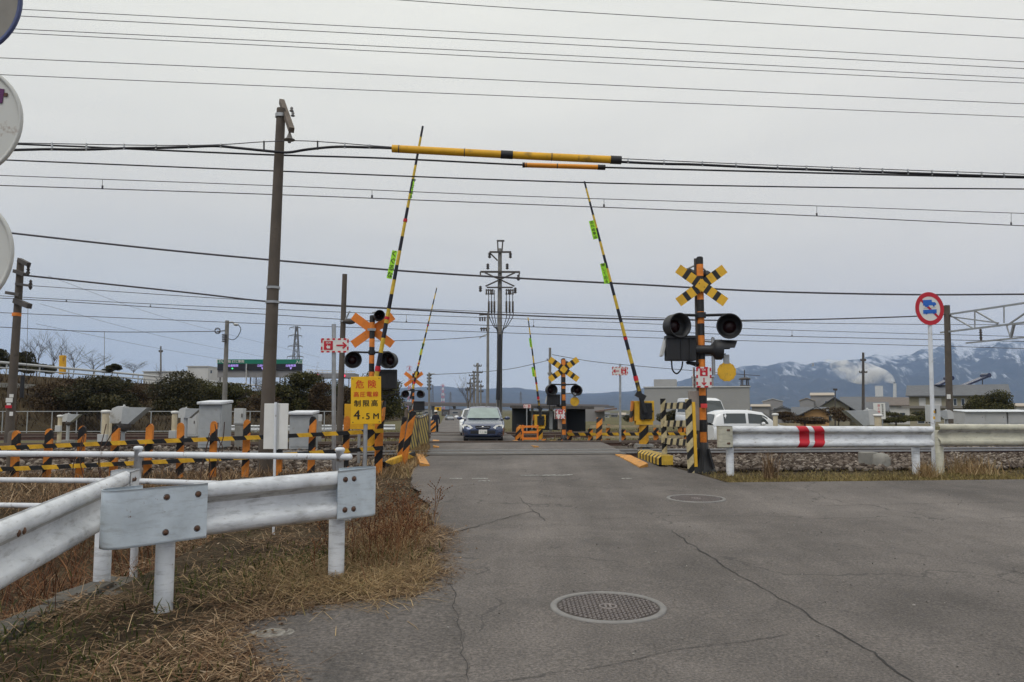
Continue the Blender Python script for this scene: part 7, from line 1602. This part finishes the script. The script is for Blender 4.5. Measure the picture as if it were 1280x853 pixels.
# overcast layer: grey blanket, brighter overhead, bluer and darker low down, streaky stratus
zz = g.math('MAXIMUM', sep.outputs[2], 0)
az = g.math('MULTIPLY_ADD', sep.outputs[0], .5, .5)
colL = g.ramp(zz, [(0, lin('#b4bdc9')), (.05, lin('#b8bfc8')), (.13, lin('#c2c4c6')), (.24, lin('#cecdcb')), (.36, lin('#d9d9d6')), (.52, lin('#e0e1de')), (1, rgb(.98,.99,1.0))])
colR = g.ramp(zz, [(0, lin('#cfd0d2')), (.05, lin('#cfcfd0')), (.13, lin('#d0cdcb')), (.24, lin('#d3d1ce')), (.36, lin('#dad9d7')), (.52, lin('#dfe0dd')), (1, rgb(.98,.99,1.0))])
cl = g.mix(g.ramp(az, [(.36, rgb(0,0,0)), (.76, rgb(1,1,1))]), colL, colR)
mp = g.n('Mapping'); mp.inputs['Scale'].default_value = (1.2, 1.2, 7.0); mp.inputs['Rotation'].default_value = (.0, .06, .3); g.l(gen, mp.inputs[0])
cl = g.mix(1, cl, rgb(1.035,1.02,.955), 'MULTIPLY'); c1 = g.noise(mp.outputs[0], 2.3, 7, .58, .5); cl = g.mix(1, cl, g.ramp(c1, [(.32, rgb(.955,.957,.965)), (.68, rgb(1.03,1.03,1.03))]), 'MULTIPLY')
sc = g.n('VectorMath', operation='SCALE'); g.l(cl, sc.inputs[0]); sc.inputs['Scale'].default_value = SKY * 10
col = g.mix(.97, sky.outputs[0], sc.outputs[0])
bg = g.n('Background'); g.l(col, bg.inputs[0]); bg.inputs[1].default_value = .1
wo = g.n('OutputWorld'); g.l(bg.outputs[0], wo.inputs[0])
sl = bpy.data.lights.new('sun', 'SUN'); sl.energy = SUN; sl.angle = R(25); sl.color = (1, .97, .93); so = bpy.data.objects.new('sun', sl); COL.objects.link(so)
dv = Vector((math.sin(SUN_AZ)*math.cos(SUN_EL), math.cos(SUN_AZ)*math.cos(SUN_EL), math.sin(SUN_EL))); so.rotation_euler = dv.to_track_quat('Z', 'Y').to_euler(); so.location = dv * 30
# ================================================================== groups of repeats
GR = {'overhead_wire':'overhead wires across the sky','overhead_catenary':'train catenary wires','cable_bundle':'sleeved cables over the crossing','utility_pole':'utility poles','shrub':'shrubs and bushes','tree':'leafy trees on the embankment','leafless_tree':'leafless trees along the embankment','house':'houses beyond the railway','car':'cars on the far road','crossing_signal':'crossing warning posts','barrier_machine':'raised crossing barriers','guardrail':'roadside guardrails','obstacle_detector':'grey hooded obstacle detectors','cable_post':'cream pipe posts with caps','relay_cabinet':'grey trackside cabinets','striped_post':'striped posts at the road edges','edge_plate':'orange plates along the road edge','railway_track':'railway tracks','lattice_tower':'transmission towers on the plain','storage_shed':'white storage sheds','solar_panel':'solar panels on the apartment roof','crossing_fence':'striped crossing fences','road_sign':'road signs','sign_board':'sign boards','building':'distant plain buildings','industrial_building':'grey industrial buildings','shed':'charcoal sheds','grass_plant':'dry grass clumps on the right verge','dead_twig':'dead stems by the pipe fence'}
for o in list(bpy.data.objects):
    if o.parent is None and 'category' in o and 'group' not in o:
        k = o.name.split('.')[0]
        if k in GR: o['group'] = GR[k]
# ================================================================== camera and output
cd = bpy.data.cameras.new('camera'); cd.sensor_width = 36; cd.lens = F / 1280 * 36; cd.clip_start = .05; cd.clip_end = 40000
ca = bpy.data.objects.new('camera', cd); COL.objects.link(ca); ca.location = (0, 0, CZ); ca.rotation_euler = (PI/2 + TH, 0, 0); SC.camera = ca
SC.view_settings.view_transform = 'Standard'; SC.view_settings.look = 'None'; SC.view_settings.exposure = EXPO; SC.view_settings.gamma = 1; SC.view_settings.use_curve_mapping = False
SC.render.engine = 'CYCLES'; SC.cycles.max_bounces = 6; SC.cycles.diffuse_bounces = 3; SC.cycles.glossy_bounces = 3; SC.cycles.transmission_bounces = 4; SC.cycles.volume_bounces = 3; SC.cycles.transparent_max_bounces = 8
SC.cycles.use_denoising = True; SC.cycles.volume_step_rate = 2; SC.cycles.use_fast_gi = False
